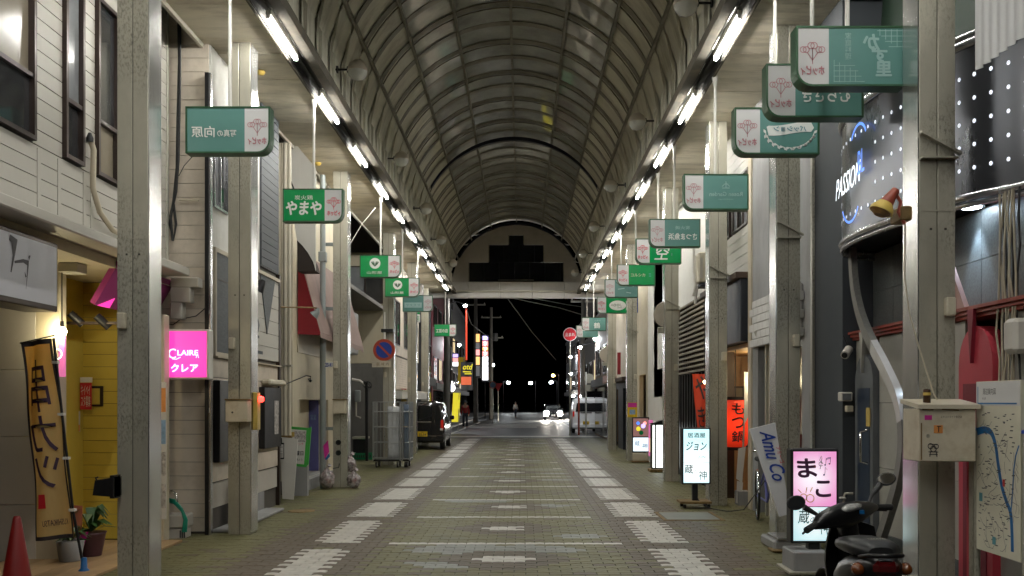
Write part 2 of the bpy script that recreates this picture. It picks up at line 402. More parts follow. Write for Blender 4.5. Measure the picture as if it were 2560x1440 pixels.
# globe lamps on the vault walls (unlit)
k = 0
for sd, ys in ((-1, (13.2, 18.0, 22.6, 26.9, 31.4)), (1, (11.0, 15.6, 20.2, 24.9, 29.4, 33.8))):
    for y in ys:
        x = sd*2.22; z = 6.5
        t = thing('globe_lamp', 'unlit globe lamp on the vault wall, ' + ('white siding side, ' if sd < 0 else 'scooter side, ') + ('first', 'second', 'third', 'fourth', 'fifth', 'sixth')[ys.index(y)] + ' going towards the gable', 'lamp', (x, y, z), 'globe lamps '+('a' if sd < 0 else 'b')+' row')
        MB().lathe([(.001, .155), (.06, .15), (.12, .1), (.15, .03), (.155, 0), (.155, -.012)], (x, y, z), 18).build('shell', 'lamp_shell', t)
        MB().lathe([(.15, -.013), (.135, -.07), (.09, -.12), (.001, -.15)], (x, y, z), 18).build('glass_bowl', 'lamp_glass', t)
        mb = MB().tube([(x+sd*.14, y, z+.02), (x+sd*.33, y, z+.02)], .016, 8); mb.lathe([(.055, 0), (.055, .02)], (x+sd*.31, y, z+.02), 12, 'x'); mb.lathe([(.045, 0), (.045, .015)], (x+sd*.14 if sd > 0 else x-.155, y, z+.02), 12, 'x'); mb.build('arm', 'black_metal', t)
# ---------------------------------------------------------------- end gable of the arcade
D = Y1+.15
gab = thing('end_gable', 'arched end wall of the arcade with a stepped dark window above a panelled beam', 'gable wall', (0, D, 4.2))
mat('gable', (.5, .47, .42), .6, var=.12, scale=2, dirt=(.2, .17, .13), dirt_amt=.5)
mat('gable_beam', (.55, .53, .5), .5, var=.1, scale=2, dirt=(.3, .27, .22), dirt_amt=.5)
mat('night_glass', (.006, .007, .012), .06, var=.1, spec=.5, rvar=0)
mat('tube_rail', (.62, .6, .5), .35, .3, var=.1)
def gx(px): return xat(px, D)
def gz(py): return zat(py, D)
steps = [(1171, 1410, 656, 706), (1221, 1360, 612, 656), (1271, 1310, 588, 612)]
rowz = [gz(706), gz(656), gz(612), gz(588)]
# wall pieces round the stepped opening, clipped to the arch
def wall_piece(x0, x1, z0, z1):
    xs = np.linspace(x0, x1, 9); pts = [(x0, z0), (x1, z0)]
    for x in xs[::-1]:
        zt = VZ+math.sqrt(max(0, VR*VR-x*x)) if abs(x) < VR else VZ
        pts.append((x, max(z0+.01, min(z1, zt))))
    m_ = MB(); m_.prism(pts, (0, D, 0), (1, 0, 0), (0, 0, 1), (0, 1, 0), .12); m_.build('wall_panel', 'gable', gab)
wall_piece(-VR, gx(1171), rowz[0], rowz[1]); wall_piece(gx(1410), VR, rowz[0], rowz[1])
wall_piece(-VR, gx(1221), rowz[1]+.003, rowz[2]); wall_piece(gx(1360), VR, rowz[1]+.003, rowz[2])
wall_piece(-VR, gx(1271), rowz[2]+.003, rowz[3]); wall_piece(gx(1310), VR, rowz[2]+.003, rowz[3])
wall_piece(-VR, VR, rowz[3]+.003, 9)
for a, b, c, d in steps: box('window_pane', 'night_glass', gab, gx(a)+.004, gx(b)-.004, D+.06, D+.08, gz(d)+.004, gz(c)-.004)
for a, b, c, d in steps:
    m_ = MB(); x0_, x1_, z0_, z1_ = gx(a), gx(b), gz(d), gz(c)
    for e_ in (((x0_, x1_, z0_, z0_+.03),) if a == 1171 else ())+((x0_, x0_+.03, z0_+.03, z1_), (x1_-.03, x1_, z0_+.03, z1_)): m_.box(e_[0], e_[1], D-.012, D+.058, e_[2], e_[3])
    m_.build('window_frame', 'rib', gab)
    for q in range(1, int((x1_-x0_)/.62)+1): box('mullion', 'black_metal', gab, x0_+.62*q-.012, x0_+.62*q+.012, D+.03, D+.057, z0_+.03, z1_)
bz0, bz1 = gz(746), gz(707)
for a, b in ((1000, 1171), (1171, 1250), (1250, 1330), (1330, 1410), (1410, 1560)): box('beam_panel', 'gable_beam', gab, gx(a)+.008, gx(b)-.008, D-.25, D+.1, bz0, bz1, b=.01)
MB().tube([(gx(1138), D-.5, gz(732)), (gx(1452), D-.5, gz(732))], .035, 8).build('rail', 'tube_rail', gab)
MB().tube([(gx(1245), D+.02, gz(700)), (gx(1335), D+.02, gz(700))], .02, 6).build('sill_pipe', 'rib', gab)

# ---------------------------------------------------------------- pillars
def pillar(x, y, label, top=ZS, ww=.27, inner=1, bracket=None, alarm=False, box_z=2.05):
    """inner: +1 when the street lies at larger x; front face turned to the camera"""
    t = thing('steel_post', label, 'pillar', (x, y, 0), 'steel pillars carrying the arcade roof')
    h = ww/2; g = .008
    box('face_plate', 'galv', t, x-h, x-g/2, y-h, y+h, 0, top, b=.004); box('face_plate', 'galv', t, x+g/2, x+h, y-h, y+h, 0, top, b=.004)
    box('seam_strip', 'seam', t, x-g/2, x+g/2, y-h+.012, y+h-.012, 0, top-.01)
    xi = x+inner*h; box('bright_side', 'galv_bright', t, xi, xi+inner*.012, y-h+.004, y+h-.004, .02, top-.01)
    box('joint_band', 'galv', t, x-h-.003, x+h+.003, y-h-.003, y-h, 3.04, 3.055)
    for sx in (-.05, .06): box('bolt', 'seam', t, x+sx-.008, x+sx+.008, y-h-.006, y-h, 2.9, 2.916)
    box('outlet_box', 'ivory', t, x+inner*-.08-.035, x+inner*-.08+.035, y-h-.06, y-h, box_z+.2, box_z+.34, b=.008)
    if bracket:
        z = bracket; s = -inner
        mb = MB(); mb.box(x-h, x+h, y-h-.06, y-h, z, z+.012); mb.build('bracket_shelf', 'galv', t)
        mb = MB(); mb.prism([(0, 0), (.3, -.16), (.3, -.14), (0, .02)] if True else [], (x-inner*-h if inner < 0 else x+h, y-h-.002, z+.19), (s, 0, 0), (0, 0, 1), (0, -1, 0), .045); mb.build('bracket_brace', 'galv', t)
    return t
PL = [(7.88, 'nearest the yellow porch, steel pillar with heavy grey spangled stains', None), (10.86, 'steel pillar with a cream letter box and yellow alarm box by the cream siding shop', None),
      (16.9, 'steel pillar with two black round sockets standing between rubbish bags', None), (23.0, 'steel pillar behind the roll cage carrying the no-parking sign', None),
      (27.9, 'steel pillar just before the parked black car, past the roll cage', None)]
pil = {}
for y, lb, br in PL: pil[('L', y)] = pillar(-3.23, y+.135, lb, inner=1)
pil[('L', 34.2)] = pillar(-3.5, 34.3, 'steel pillar rising beyond the roof of the parked black car', inner=1)
RL = [(6.73, 'stained steel pillar beside the town map carrying the ivory steel box', 3.43), (10.35, 'steel pillar the fallen white board with blue script leans on', 3.5), (13.9, 'steel pillar between the red paper lantern and the tall lit izakaya sign', 3.53),
      (18.2, 'steel pillar carrying the back of a big round mirror, past the lit izakaya sign', 3.5), (24.7, 'steel pillar with a small bright yellow and pink poster', 3.5), (30.2, 'slim steel pillar with peeling dark sticker patches near the end of the arcade', 3.3)]
for y, lb, br in RL: pil[('R', y)] = pillar({6.73: 3.33, 10.35: 3.29}.get(y, 3.26), y+.135, lb, inner=-1, bracket=br)
# fittings that belong to single pillars
p = pil[('L', 10.86)]; y = 10.86
mat('box_cream', (.6, .54, .42), .45, var=.06, dirt=(.35, .25, .13), dirt_amt=.5, dirt_scale=6)
mat('box_yellow', (.62, .45, .1), .5, var=.2, scale=7, dirt=(.3, .18, .06), dirt_amt=.6)
def fbox(name, m, par, px0, px1, py0, py1, d0, d1, b=.008):
    """box whose front face (at depth d0) covers the given pixels"""
    return box(name, m, par, xat(px0, d0), xat(px1, d0), d0, d1, zat(py1, d0), zat(py0, d0), b)
lb_ = fbox('letter_box', 'box_cream', p, 563, 618, 1000, 1055, 10.68, 10.856)
fbox('letter_box_lid', 'rust', p, 561, 620, 997, 1000.5, 10.66, 10.855, .002)
MB().lathe([(.012, 0), (.012, -.004)], (xat(581, 10.68), 10.68, zat(1031, 10.68)), 12, 'y').build('lock', 'seam', p)
ab = box('alarm_box', 'box_yellow', p, -3.08, -3.02, 10.9, 11.02, zat(1075, 10.9), zat(981, 10.9), b=.006)
MB().lathe([(.04, 0), (.04, .03), (.03, .055), (.001, .065)], (-3.02, 10.96, zat(998, 10.9)), 14, 'x').build('alarm_lamp', 'signal_red', p)
p = pil[('L', 16.9)]
fbox('letter_box', 'box_cream', p, 832, 863, 1000, 1034, 16.75, 16.898); fbox('letter_box_lid', 'rust', p, 831, 864, 997.5, 1000.2, 16.73, 16.897, .002)
for py in (1106, 1132):
    MB().lathe([(.05, 0), (.05, -.03), (.035, -.03), (.035, -.004)], (xat(846.5, 16.9), 16.898, zat(py, 16.9)), 18, 'y').build('socket_ring', 'black_metal', p)
MB().tube([(xat(832, 16.8), 16.8, zat(1171, 16.8)), (xat(846, 16.8), 16.82, zat(1169, 16.8)), (xat(847, 16.85), 16.897, zat(1160, 16.8))], .008, 6).build('hook', 'black_metal', p)
# ---------------------------------------------------------------- flat print helpers
def strokes(name, m, parent, c, lines, wd, u=(1, 0, 0), v=(0, 0, 1), n=(0, -1, 0), off=.003, closed=False, sx=1.0):
    """painted lines: polylines in the plane u,v round c as flat ribbons"""
    u, v, n, c = Vector(u), Vector(v), Vector(n), Vector(c); mb = MB()
    for ln in lines:
        wds = wd
        if isinstance(ln, dict): wds = ln['w']; ln = ln['p']
        ws = wds if isinstance(wds, (list, tuple)) else [wds]*len(ln)
        P = [Vector((p[0]*sx, p[1])) for p in ln]; L_ = []; R_ = []
        for i, p in enumerate(P):
            t = P[min(i+1, len(P)-1)]-P[max(i-1, 0)]
            if t.length < 1e-9: t = Vector((1, 0))
            t.normalize(); q = Vector((-t.y, t.x))*ws[i]/2; L_.append(p+q); R_.append(p-q)
        pts = [c+u*p.x+v*p.y+n*off for p in L_+R_]; k = len(P)
        mb.add(pts, [(i, i+1, k+i+1, k+i) for i in range(k-1)])
    return mb.build(name, m, parent)
def disc(name, m, parent, c, rx, rz=None, u=(1, 0, 0), v=(0, 0, 1), n=(0, -1, 0), off=.003, seg=24):
    rz = rz or rx; u, v, n, c = Vector(u), Vector(v), Vector(n), Vector(c)
    return MB().add([c+u*(rx*math.cos(2*math.pi*i/seg))+v*(rz*math.sin(2*math.pi*i/seg))+n*off for i in range(seg)], [tuple(range(seg))]).build(name, m, parent)
def ring(r, cx=0, cy=0, seg=14, a0=0, a1=360, sy=1): return [(cx+r*math.cos(R(a0+(a1-a0)*i/seg)), cy+sy*r*math.sin(R(a0+(a1-a0)*i/seg))) for i in range(seg+1)]
def plate(name, m, parent, c, w_, h, u=(1, 0, 0), v=(0, 0, 1), n=(0, -1, 0), off=.003, t=.002):
    u, v, n, c = Vector(u), Vector(v), Vector(n), Vector(c)
    return MB().prism([(-w_/2, -h/2), (w_/2, -h/2), (w_/2, h/2), (-w_/2, h/2)], c+n*off, u, v, n, t).build(name, m, parent)

def board_outline(x0, x1, z0, z1, r, side, inset=0, seg=7):
    """rectangle whose lower corner on the street side is rounded; side = +1 when the street is at larger x"""
    x0 += inset; x1 -= inset; z0 += inset; z1 -= inset; r -= inset
    p = []
    if side > 0:
        p = [(x0, z1), (x0, z0)]+[(x1-r+r*math.sin(R(a)), z0+r-r*math.cos(R(a))) for a in np.linspace(0, 90, seg)]+[(x1, z1)]
    else:
        p = [(x0, z1)]+[(x0+r-r*math.cos(R(a)), z0+r-r*math.sin(R(a))) for a in np.linspace(0, 90, seg)]+[(x1, z0), (x1, z1)]
    return p
def hanging_sign(side, d, kind, label, zb=None, mirror=None, xoff=0.0):
    """side -1: over the left walk (street at larger x)"""
    W, H, T = .86, .475, .14
    x1 = side*2.36; x0 = side*(2.36+W)
    if x0 > x1: x0, x1 = x1, x0
    z0 = zb; z1 = z0+H; st = -side
    mirror = kind == 'teal' if mirror is None else mirror
    t = thing('hanging_shop_sign', label, 'sign', ((x0+x1)/2, d, z0), 'green and white shop signs hung from the soffit')
    ol = board_outline(x0, x1, z0, z1, .13, st)
    MB().prism(ol, (0, d, 0), (1, 0, 0), (0, 0, 1), (0, 1, 0), T).build('case', 'sign_green_frame', t)
    # raised rim round the face
    ii = board_outline(x0, x1, z0, z1, .13, st, .016); n = len(ol); mb = MB()
    vs = [(p[0], d-.010, p[1]) for p in ol]+[(p[0], d-.010, p[1]) for p in ii]+[(p[0], d, p[1]) for p in ol]+[(p[0], d, p[1]) for p in ii]
    mb.add(vs, [(i, (i+1) % n, n+(i+1) % n, n+i) for i in range(n)]+[(2*n+i, 2*n+(i+1) % n, (i+1) % n, i) for i in range(n)]+[(n+i, n+(i+1) % n, 3*n+(i+1) % n, 3*n+i) for i in range(n)]); mb.build('rim', 'sign_green_frame', t)
    xs = x1-W*.3 if st > 0 else x0+W*.3          # split between name field and logo field
    fc = 'sign_green' if kind == 'green' else 'sign_teal'
    ip = board_outline(x0, x1, z0, z1, .13, st, .018)
    def clip(poly, keep):
        out = []
        for i, p in enumerate(poly):
            q = poly[(i+1) % len(poly)]; a, b = keep(p[0]) >= 0, keep(q[0]) >= 0
            if a: out.append(p)
            if a != b: tt = (xs-p[0])/(q[0]-p[0]); out.append((xs, p[1]+tt*(q[1]-p[1])))
        return out
    nm = clip(ip, (lambda x: xs-x) if st > 0 else (lambda x: x-xs)); lg = clip(ip, (lambda x: x-xs) if st > 0 else (lambda x: xs-x))
    MB().prism(nm, (0, d-.004, 0), (1, 0, 0), (0, 0, 1), (0, 1, 0), .003).build('name_field', fc, t)
    MB().prism(lg, (0, d-.004, 0), (1, 0, 0), (0, 0, 1), (0, 1, 0), .003).build('logo_field', 'sign_white', t)
    # flower tree emblem over the red arcade name
    lx = (xs+(x1 if st > 0 else x0))/2; lz = z0+H*.43; lm = 'logo_red' if kind == 'green' else 'logo_faded'
    ls = []
    for a, rr_, s in ((90, .075, .026), (28, .07, .024), (152, .07, .024), (60, .08, .0), (120, .08, .0)):
        if s:
            bx_, bz_ = rr_*math.cos(R(a)), .03+rr_*.75*math.sin(R(a)); ls += [ring(s, bx_-.012, bz_, 10), ring(s, bx_+.012, bz_, 10), [(0, -.03), (bx_*.7, bz_-.02)]]
    ls += [[(0, -.06), (0, .07)]]
    strokes('emblem', lm, t, (lx, d-.004, lz+.03), ls, .006 if kind == 'teal' else .0075)
    text('ホッピィ', lm, t, (lx, d-.004, lz-.08), w=.185, h=.07, mirror=mirror, bold=.06)
    # hanger
    hx = (x0+x1)/2
    mb = MB().tube([(hx, d+T/2, z1-.01), (hx, d+T/2, ZS-.1)], .018, 10); mb.lathe([(.022, -.14), (.045, 0)], (hx, d+T/2, ZS-.005), 12); mb.build('hanger_rod', 'white_paint', t)
    return t, (x0 if st > 0 else xs, xs if st > 0 else x1, z0, z1, d-.004), mirror
def nf(a): x0, x1, z0, z1, y = a; return (x0+x1)/2, (z0+z1)/2, x1-x0, y
# --- signs on the white siding side
t, a, mi = hanging_sign(-1, 9.1, 'teal', 'faded teal hanging sign seen from the back, mirrored photo studio name, nearest the white siding', 4.14); cx, cz, W_, y = nf(a)
text('向原', 'sign_letter', t, (cx-.12, y, cz-.02), w=.23, h=.11, mirror=True, bold=.02); text('写真の', 'sign_letter', t, (cx+.12, y, cz-.035), w=.19, h=.07, mirror=True, bold=.012)
t, a, mi = hanging_sign(-1, 12.8, 'green', 'vivid green hanging sign with thick white kana under three small kanji', 4.19); cx, cz, W_, y = nf(a)
text('炭火鶏', 'sign_letter', t, (cx, y, cz+.11), w=.26, h=.065); text('やまや', 'sign_letter', t, (cx, y, cz-.04), w=.5, h=.19, bold=.05, slant=.1)
for d, lb in ((18.9, 'vivid green hanging sign with a white disc, upper one of the overlapping pair'), (22.35, 'vivid green hanging sign with a white disc, lower one of the overlapping pair')):
    t, a, mi = hanging_sign(-1, d, 'green', lb, 4.25); cx, cz, W_, y = nf(a)
    disc('emblem_disc', 'sign_letter', t, (cx+.02, y, cz+.06), .115)
    fan = [dict(p=[(0, -.06), (.05*math.sin(R(q)), -.02+.03*math.cos(R(q))), (.085*math.sin(R(q)), .0+.05*math.cos(R(q*.6)))], w=[.006, .02, .012]) for q in (-70, -45, -22, 22, 45, 70)]
    strokes('leaf_emblem', 'sign_green_frame', t, (cx+.02, y, cz+.055), fan, .02, off=.005)
    text('山形屋', 'sign_letter', t, (cx+.01, y, cz-.135), w=.32, h=.06, bold=.01)
t, a, mi = hanging_sign(-1, 25.7, 'teal', 'faded teal hanging sign with a pale name plate, below the white disc pair', 4.22); cx, cz, W_, y = nf(a)
plate('name_plate', 'sign_letter_dim', t, (cx, y, cz-.05), .5, .15, off=.003)
strokes('lettering', 'sign_teal', t, (cx, y, cz-.05), [[(x-.03, .02), (x+.03, .03), (x, -.03)] for x in (-.16, -.06, .05, .16)], .012, off=.008)
t, a, mi = hanging_sign(-1, 35.0, 'green', 'small green hanging sign farthest down the row by the dark alley mouth', 4.2); cx, cz, W_, y = nf(a)
text('工芸の店', 'sign_letter', t, (cx, y, cz-.02), w=.46, h=.14, bold=.04)
# --- signs on the scooter side
t, a, mi = hanging_sign(1, 7.04, 'teal', 'biggest faded green hanging sign with white grid lines and three mirrored characters', 4.09); cx, cz, W_, y = nf(a)
for ch, dx, dz, s in (('か', .05, .115, .1), ('ず', .115, .01, .1), ('里', .15, -.1, .1)): text(ch, 'sign_letter_dim', t, (cx+dx-.02, y, cz+dz), w=.12, h=s*1.1, mirror=True, bold=.05)
text('家\n庭\n料\n理', 'sign_letter_dim', t, (cx-.15, y, cz+.08), w=.05, h=.21, mirror=True)
gl = [[(-.26+.042*i, -.205), (-.26+.042*i, -.03-.02*i)] for i in range(5)]+[[(-.265, -.2+.042*i), (-.02-.025*i, -.2+.042*i)] for i in range(4)]
gl += [[(.1+.045*i, .21), (.1+.045*i, .16-.03*i)] for i in range(5)]+[[(.08+.03*i, .2-.042*i), (.28, .2-.042*i)] for i in range(4)]
strokes('grid_print', 'sign_letter_dim', t, (cx, y, cz), gl, .005)
t, a, mi = hanging_sign(1, 7.9, 'teal', 'faded teal hanging sign with four mirrored kana, half hidden behind the biggest one', 4.12); cx, cz, W_, y = nf(a)
text('むらさき', 'sign_letter', t, (cx-.03, y, cz-.04), w=.42, h=.12, mirror=True, bold=.03)
t, a, mi = hanging_sign(1, 9.07, 'teal', 'pale blue hanging sign with a ribbon banner over a laurel wreath', 4.12); cx, cz, W_, y = nf(a)
def ribbon_band(z, h, w0, m_=None):
    xs_ = np.linspace(-w0, w0, 9); top = [(x, z+h/2+.02*math.sin(x*9)) for x in xs_]; bot = [(x, z-h/2+.02*math.sin(x*9)) for x in xs_][::-1]
    o_ = [(-w0-.02, z+h/2-.03)]+top+[(w0+.03, z+.01)]+bot
    return MB().prism(o_, (cx, y-.0045, cz), (1, 0, 0), (0, 0, 1), (0, 1, 0), .001).build('ribbon', 'sign_letter', t)
ribbon_band(.02, .1, .215); ribbon_band(.145, .065, .14)
text('パッション', 'sign_blue', t, (cx, y-.004, cz+.02), w=.33, h=.055, mirror=True, bold=.03); text('スナック', 'sign_blue', t, (cx, y-.004, cz+.145), w=.2, h=.035, mirror=True)
lv = []
for i in range(11):
    th = R(195+15*i); bx_, bz_ = .25*math.cos(th), .02+.19*math.sin(th)
    for o_ in (.35, -.45): lv.append(dict(p=[(bx_, bz_), (bx_+.03*math.cos(th+o_), bz_+.03*math.sin(th+o_)), (bx_+.05*math.cos(th+o_*2), bz_+.05*math.sin(th+o_*2))] if False else [(bx_, bz_), (bx_+.028*math.cos(th+o_*3), bz_+.028*math.sin(th+o_*3)), (bx_+.05*math.cos(th+o_*3), bz_+.05*math.sin(th+o_*3))], w=[.005, .027, .003]))
strokes('laurel', 'sign_letter', t, (cx, y, cz+.0), lv, .012)
t, a, mi = hanging_sign(1, 11.9, 'teal', 'teal hanging sign with a small crown and faint mirrored latin letters', 4.17); cx, cz, W_, y = nf(a)
text('Rosen Garden', 'sign_letter_dim', t, (cx, y, cz-.03), w=.44, h=.055, mirror=True, bold=.02); text('weddings & dinners'[:8], 'sign_letter_dim', t, (cx, y, cz-.1), w=.2, h=.02, mirror=True)
strokes('crown_emblem', 'sign_letter_dim', t, (cx+.0, y, cz+.08), [[(-.05, -.03), (.05, -.03)], [(-.05, -.01), (0, .04), (.05, -.01)], [(-.03, .02), (.03, .02)], [(0, -.03), (0, .06)]], .012)
t, a, mi = hanging_sign(1, 15.1, 'teal', 'dull teal hanging sign with two lines of mirrored brush characters over a vivid green one', 4.23); cx, cz, W_, y = nf(a)
text('炭火焼', 'sign_letter_dim', t, (cx, y, cz+.09), w=.25, h=.06, mirror=True); text('さつま魚浜', 'sign_letter', t, (cx, y, cz-.06), w=.48, h=.11, mirror=True, bold=.03)
t, a, mi = hanging_sign(1, 16.9, 'green', 'vivid green hanging sign with one white brush kanji, partly behind the dull teal one', 4.23); cx, cz, W_, y = nf(a)
text('空', 'sign_letter', t, (cx-.06, y, cz-.03), w=.24, h=.26, bold=.02, slant=.2); strokes('small_print', 'sign_teal', t, (cx+.12, y, cz), [[(0, .07), (0, .03)], [(0, -.04), (0, -.09)]], .012)
t, a, mi = hanging_sign(1, 20.2, 'green', 'vivid green hanging sign with thin yellowish katakana and a tiny mark', 4.25); cx, cz, W_, y = nf(a)
text('コルシカ', 'ivory', t, (cx-.09, y, cz+.0), w=.32, h=.07, bold=.01); strokes('small_print', 'sign_blue', t, (cx+.18, y, cz), [[(-.025, .03), (.025, .03)], [(-.025, 0), (.025, 0)], [(-.025, -.03), (.025, -.03)]], .01)
t, a, mi = hanging_sign(1, 23.2, 'teal', 'pale washed-out teal hanging sign behind the one with yellowish katakana', 4.33); cx, cz, W_, y = nf(a)
strokes('small_print', 'sign_letter_dim', t, (cx, y, cz), [[(-.22, -.02), (-.05, 0)], [(0, -.1), (.12, -.12)], [(.16, .05), (.2, .05)]], .02)
t, a, mi = hanging_sign(1, 25.6, 'green', 'green hanging sign with a white oval next to a dark blue oval', 4.16); cx, cz, W_, y = nf(a)
disc('oval', 'sign_letter', t, (cx+.03, y, cz-.01), .24, .14); strokes('lettering', 'sign_green_frame', t, (cx, y, cz), [[(-.16, -.03), (-.13, .03), (-.1, -.03)], ring(.03, -.05, 0), ring(.03, .04, 0), [(.1, .04), (.1, -.03), (.15, -.03)], [(.02, -.08), (.16, -.08)]], .012, off=.005)
t, a, mi = hanging_sign(1, 32.0, 'teal', 'small pale teal hanging sign with one white kanji near the arcade mouth', 4.18); cx, cz, W_, y = nf(a)
text('鶴', 'sign_letter', t, (cx-.02, y, cz-.05), w=.22, h=.2, bold=.02); text('八千代', 'sign_letter_dim', t, (cx, y, cz+.13), w=.22, h=.05)
t, a, mi = hanging_sign(1, 35.3, 'teal', 'farthest blank pale teal hanging sign under the last fluorescent tube', 4.18)
# ---------------------------------------------------------------- building helpers
mat('siding_white', (.46, .44, .39), .5, var=.05, scale=2, dirt=(.42, .39, .33), dirt_amt=.35, dirt_scale=3, stretch=(1, 1, .5))
mat('siding_cream', (.68, .6, .5), .55, var=.06, scale=2, dirt=(.3, .26, .2), dirt_amt=.4, dirt_scale=2.5)
mat('siding_dark', (.045, .052, .06), .55, var=.2, scale=6, stretch=(1, 1, 6))
mat('joint_dark', (.1, .09, .08), .8, var=.1)
mat('stucco_white', (.68, .67, .63), .7, var=.05, scale=12, bump=.3, dirt=(.45, .42, .36), dirt_amt=.35)
mat('stucco_cream', (.55, .49, .36), .65, var=.07, scale=3, dirt=(.36, .31, .22), dirt_amt=.5, stretch=(1, 1, .4))
mat('alu', (.5, .5, .52), .25, .85, var=.1)
mat('bronze', (.05, .035, .03), .35, .5, var=.15)
mat('glass_dark', (.03, .032, .035), .06, var=.2, rvar=.02, spec=.8)
mat('glass_frost', (.22, .19, .14), .2, var=.12, scale=2, rvar=.05)
mat('glass_grey', (.2, .21, .22), .12, var=.15, rvar=.04)
mat('slate', (.075, .085, .09), .6, var=.35, scale=9, stretch=(1, 1.2, 5), bump=.5)
mat('tile_wall', (.55, .52, .47), .5, var=.06, dirt=(.3, .27, .24), dirt_amt=.35)
mat('lilac_sign', (.5, .5, .54), .4, var=.03)
mat('ink', (.03, .025, .03), .5, var=.1)
mat('yellow_wall', (.6, .45, .07), .5, var=.08, dirt=(.33, .24, .03), dirt_amt=.4)
mat('magenta_panel', (.3, .035, .16), .45, var=.08)
mat('magenta_deep', (.2, .02, .1), .5, var=.08)
mat('pink_lit', (.9, .1, .6), .4, emit=.75, ecol=(1.0, .04, .42), rvar=0, var=.02)
mat('white_lit', (1, 1, 1), .4, emit=.95, ecol=(1, .96, 1), rvar=0)
mat('warm_bulb', (1, .9, .6), .3, emit=150, ecol=(1, .86, .52), rvar=0)
mat('pipe_beige', (.5, .44, .33), .5, var=.1, dirt=(.3, .25, .16), dirt_amt=.4)
mat('pipe_cream', (.58, .53, .42), .45, var=.08)
mat('tan_tile', (.35, .23, .12), .5, var=.2, scale=3, rnd=.15, dirt=(.2, .13, .07), dirt_amt=.4)
mat('wire', (.012, .012, .013), .5, var=.1)
mat('paper', (.68, .66, .62), .6, var=.05)
mat('paper_blue', (.25, .4, .6), .5, var=.3, scale=14)
mat('paper_red', (.55, .02, .03), .5, var=.08)
mat('paper_orange', (.75, .3, .08), .5, var=.15, scale=12)
mat('paper_mixed', (.45, .42, .4), .5, var=.75, scale=26)
mat('cloth_red', (.26, .012, .02), .75, var=.15, scale=3)
mat('cloth_pinkish', (.28, .2, .18), .75, var=.14, scale=2, stretch=(1, 2.5, .5), dirt=(.3, .2, .18), dirt_amt=.4)
mat('cloth_white', (.7, .68, .63), .7, var=.07, scale=2, stretch=(1, 2, .4))
mat('cloth_shaded', (.035, .025, .02), .8, var=.2)
mat('purple_sheet', (.13, .14, .4), .45, var=.12, scale=3)
mat('noparking_blue', (.015, .05, .3), .4, var=.06)
mat('noparking_red', (.4, .05, .02), .4, var=.08)
mat('green_tape', (.06, .42, .07), .35, var=.1)
mat('hose_green', (.01, .25, .17), .35, var=.1)
mat('plastic_green', (.01, .2, .08), .4, var=.15)

mat('grey_pipe', (.25, .28, .28), .5, .2, var=.15, dirt=(.18, .17, .14), dirt_amt=.5)
def boards(parent, plane, c, a0, a1, z0, z1, h, gap, m, t=.02, face=1, openings=(), name='siding_board', back='joint_dark', zfun=None):
    """horizontal boards as single parts. plane 'x': wall in x = c running along y; plane 'y': wall in y = c running along x. face: side they look to"""
    z = z0
    while z < z1-.02:
        zt = min(z+h, z1); segs = [(a0, a1)]
        for (p, q, za, zb) in openings:
            if zt-gap > za+.005 and z < zb-.005:
                n_ = []
                for s0, s1 in segs:
                    if q <= s0 or p >= s1: n_.append((s0, s1))
                    else:
                        if p > s0: n_.append((s0, p))
                        if q < s1: n_.append((q, s1))
                segs = n_
        for s0, s1 in segs:
            if s1-s0 < .03: continue
            if plane == 'x': box(name, m, parent, c, c+face*t, s0, s1, z, zt-gap)
            else: box(name, m, parent, s0, s1, c, c+face*t, z, zt-gap)
        z += h
def win(parent, plane, c, a0, a1, z0, z1, face, frame='bronze', panes=None, fw=.035, t=.05, splits=(), hs=(), name='window'):
    """framed window; splits: upright bars, hs: cross bars (0..1); panes: material per cell, row by row from below"""
    mb = MB()
    def bar(p, q, za, zb, tt=t):
        mb.box(c, c+face*tt, p, q, za, zb) if plane == 'x' else mb.box(p, q, c, c+face*tt, za, zb)
    bar(a0, a1, z0, z0+fw); bar(a0, a1, z1-fw, z1); bar(a0, a0+fw, z0+fw, z1-fw); bar(a1-fw, a1, z0+fw, z1-fw)
    vs = [a0]+[a0+(a1-a0)*s for s in splits]+[a1]; zs = [z0]+[z0+(z1-z0)*s for s in hs]+[z1]
    for v_ in vs[1:-1]: bar(v_-fw*.5, v_+fw*.5, z0+fw, z1-fw, t*.9)
    for z_ in zs[1:-1]: bar(a0+fw, a1-fw, z_-fw*.5, z_+fw*.5, t*.86)
    f = mb.build(name, frame, parent); k = 0
    for j in range(len(zs)-1):
        for i in range(len(vs)-1):
            m = panes[k % len(panes)] if panes else 'glass_dark'; k += 1; dd = .012+.01*((i+j) % 2)
            if plane == 'x': box('pane', m, f, c+face*dd, c+face*(dd+.006), vs[i]+fw*.4, vs[i+1]-fw*.4, zs[j]+fw*.4, zs[j+1]-fw*.4)
            else: box('pane', m, f, vs[i]+fw*.4, vs[i+1]-fw*.4, c+face*dd, c+face*(dd+.006), zs[j]+fw*.4, zs[j+1]-fw*.4)
    return f
U_L = dict(u=(0, 1, 0), v=(0, 0, 1), n=(1, 0, 0))       # print on walls looking towards +x (left side of the street)
U_R = dict(u=(0, -1, 0), v=(0, 0, 1), n=(-1, 0, 0))     # print on walls looking towards -x

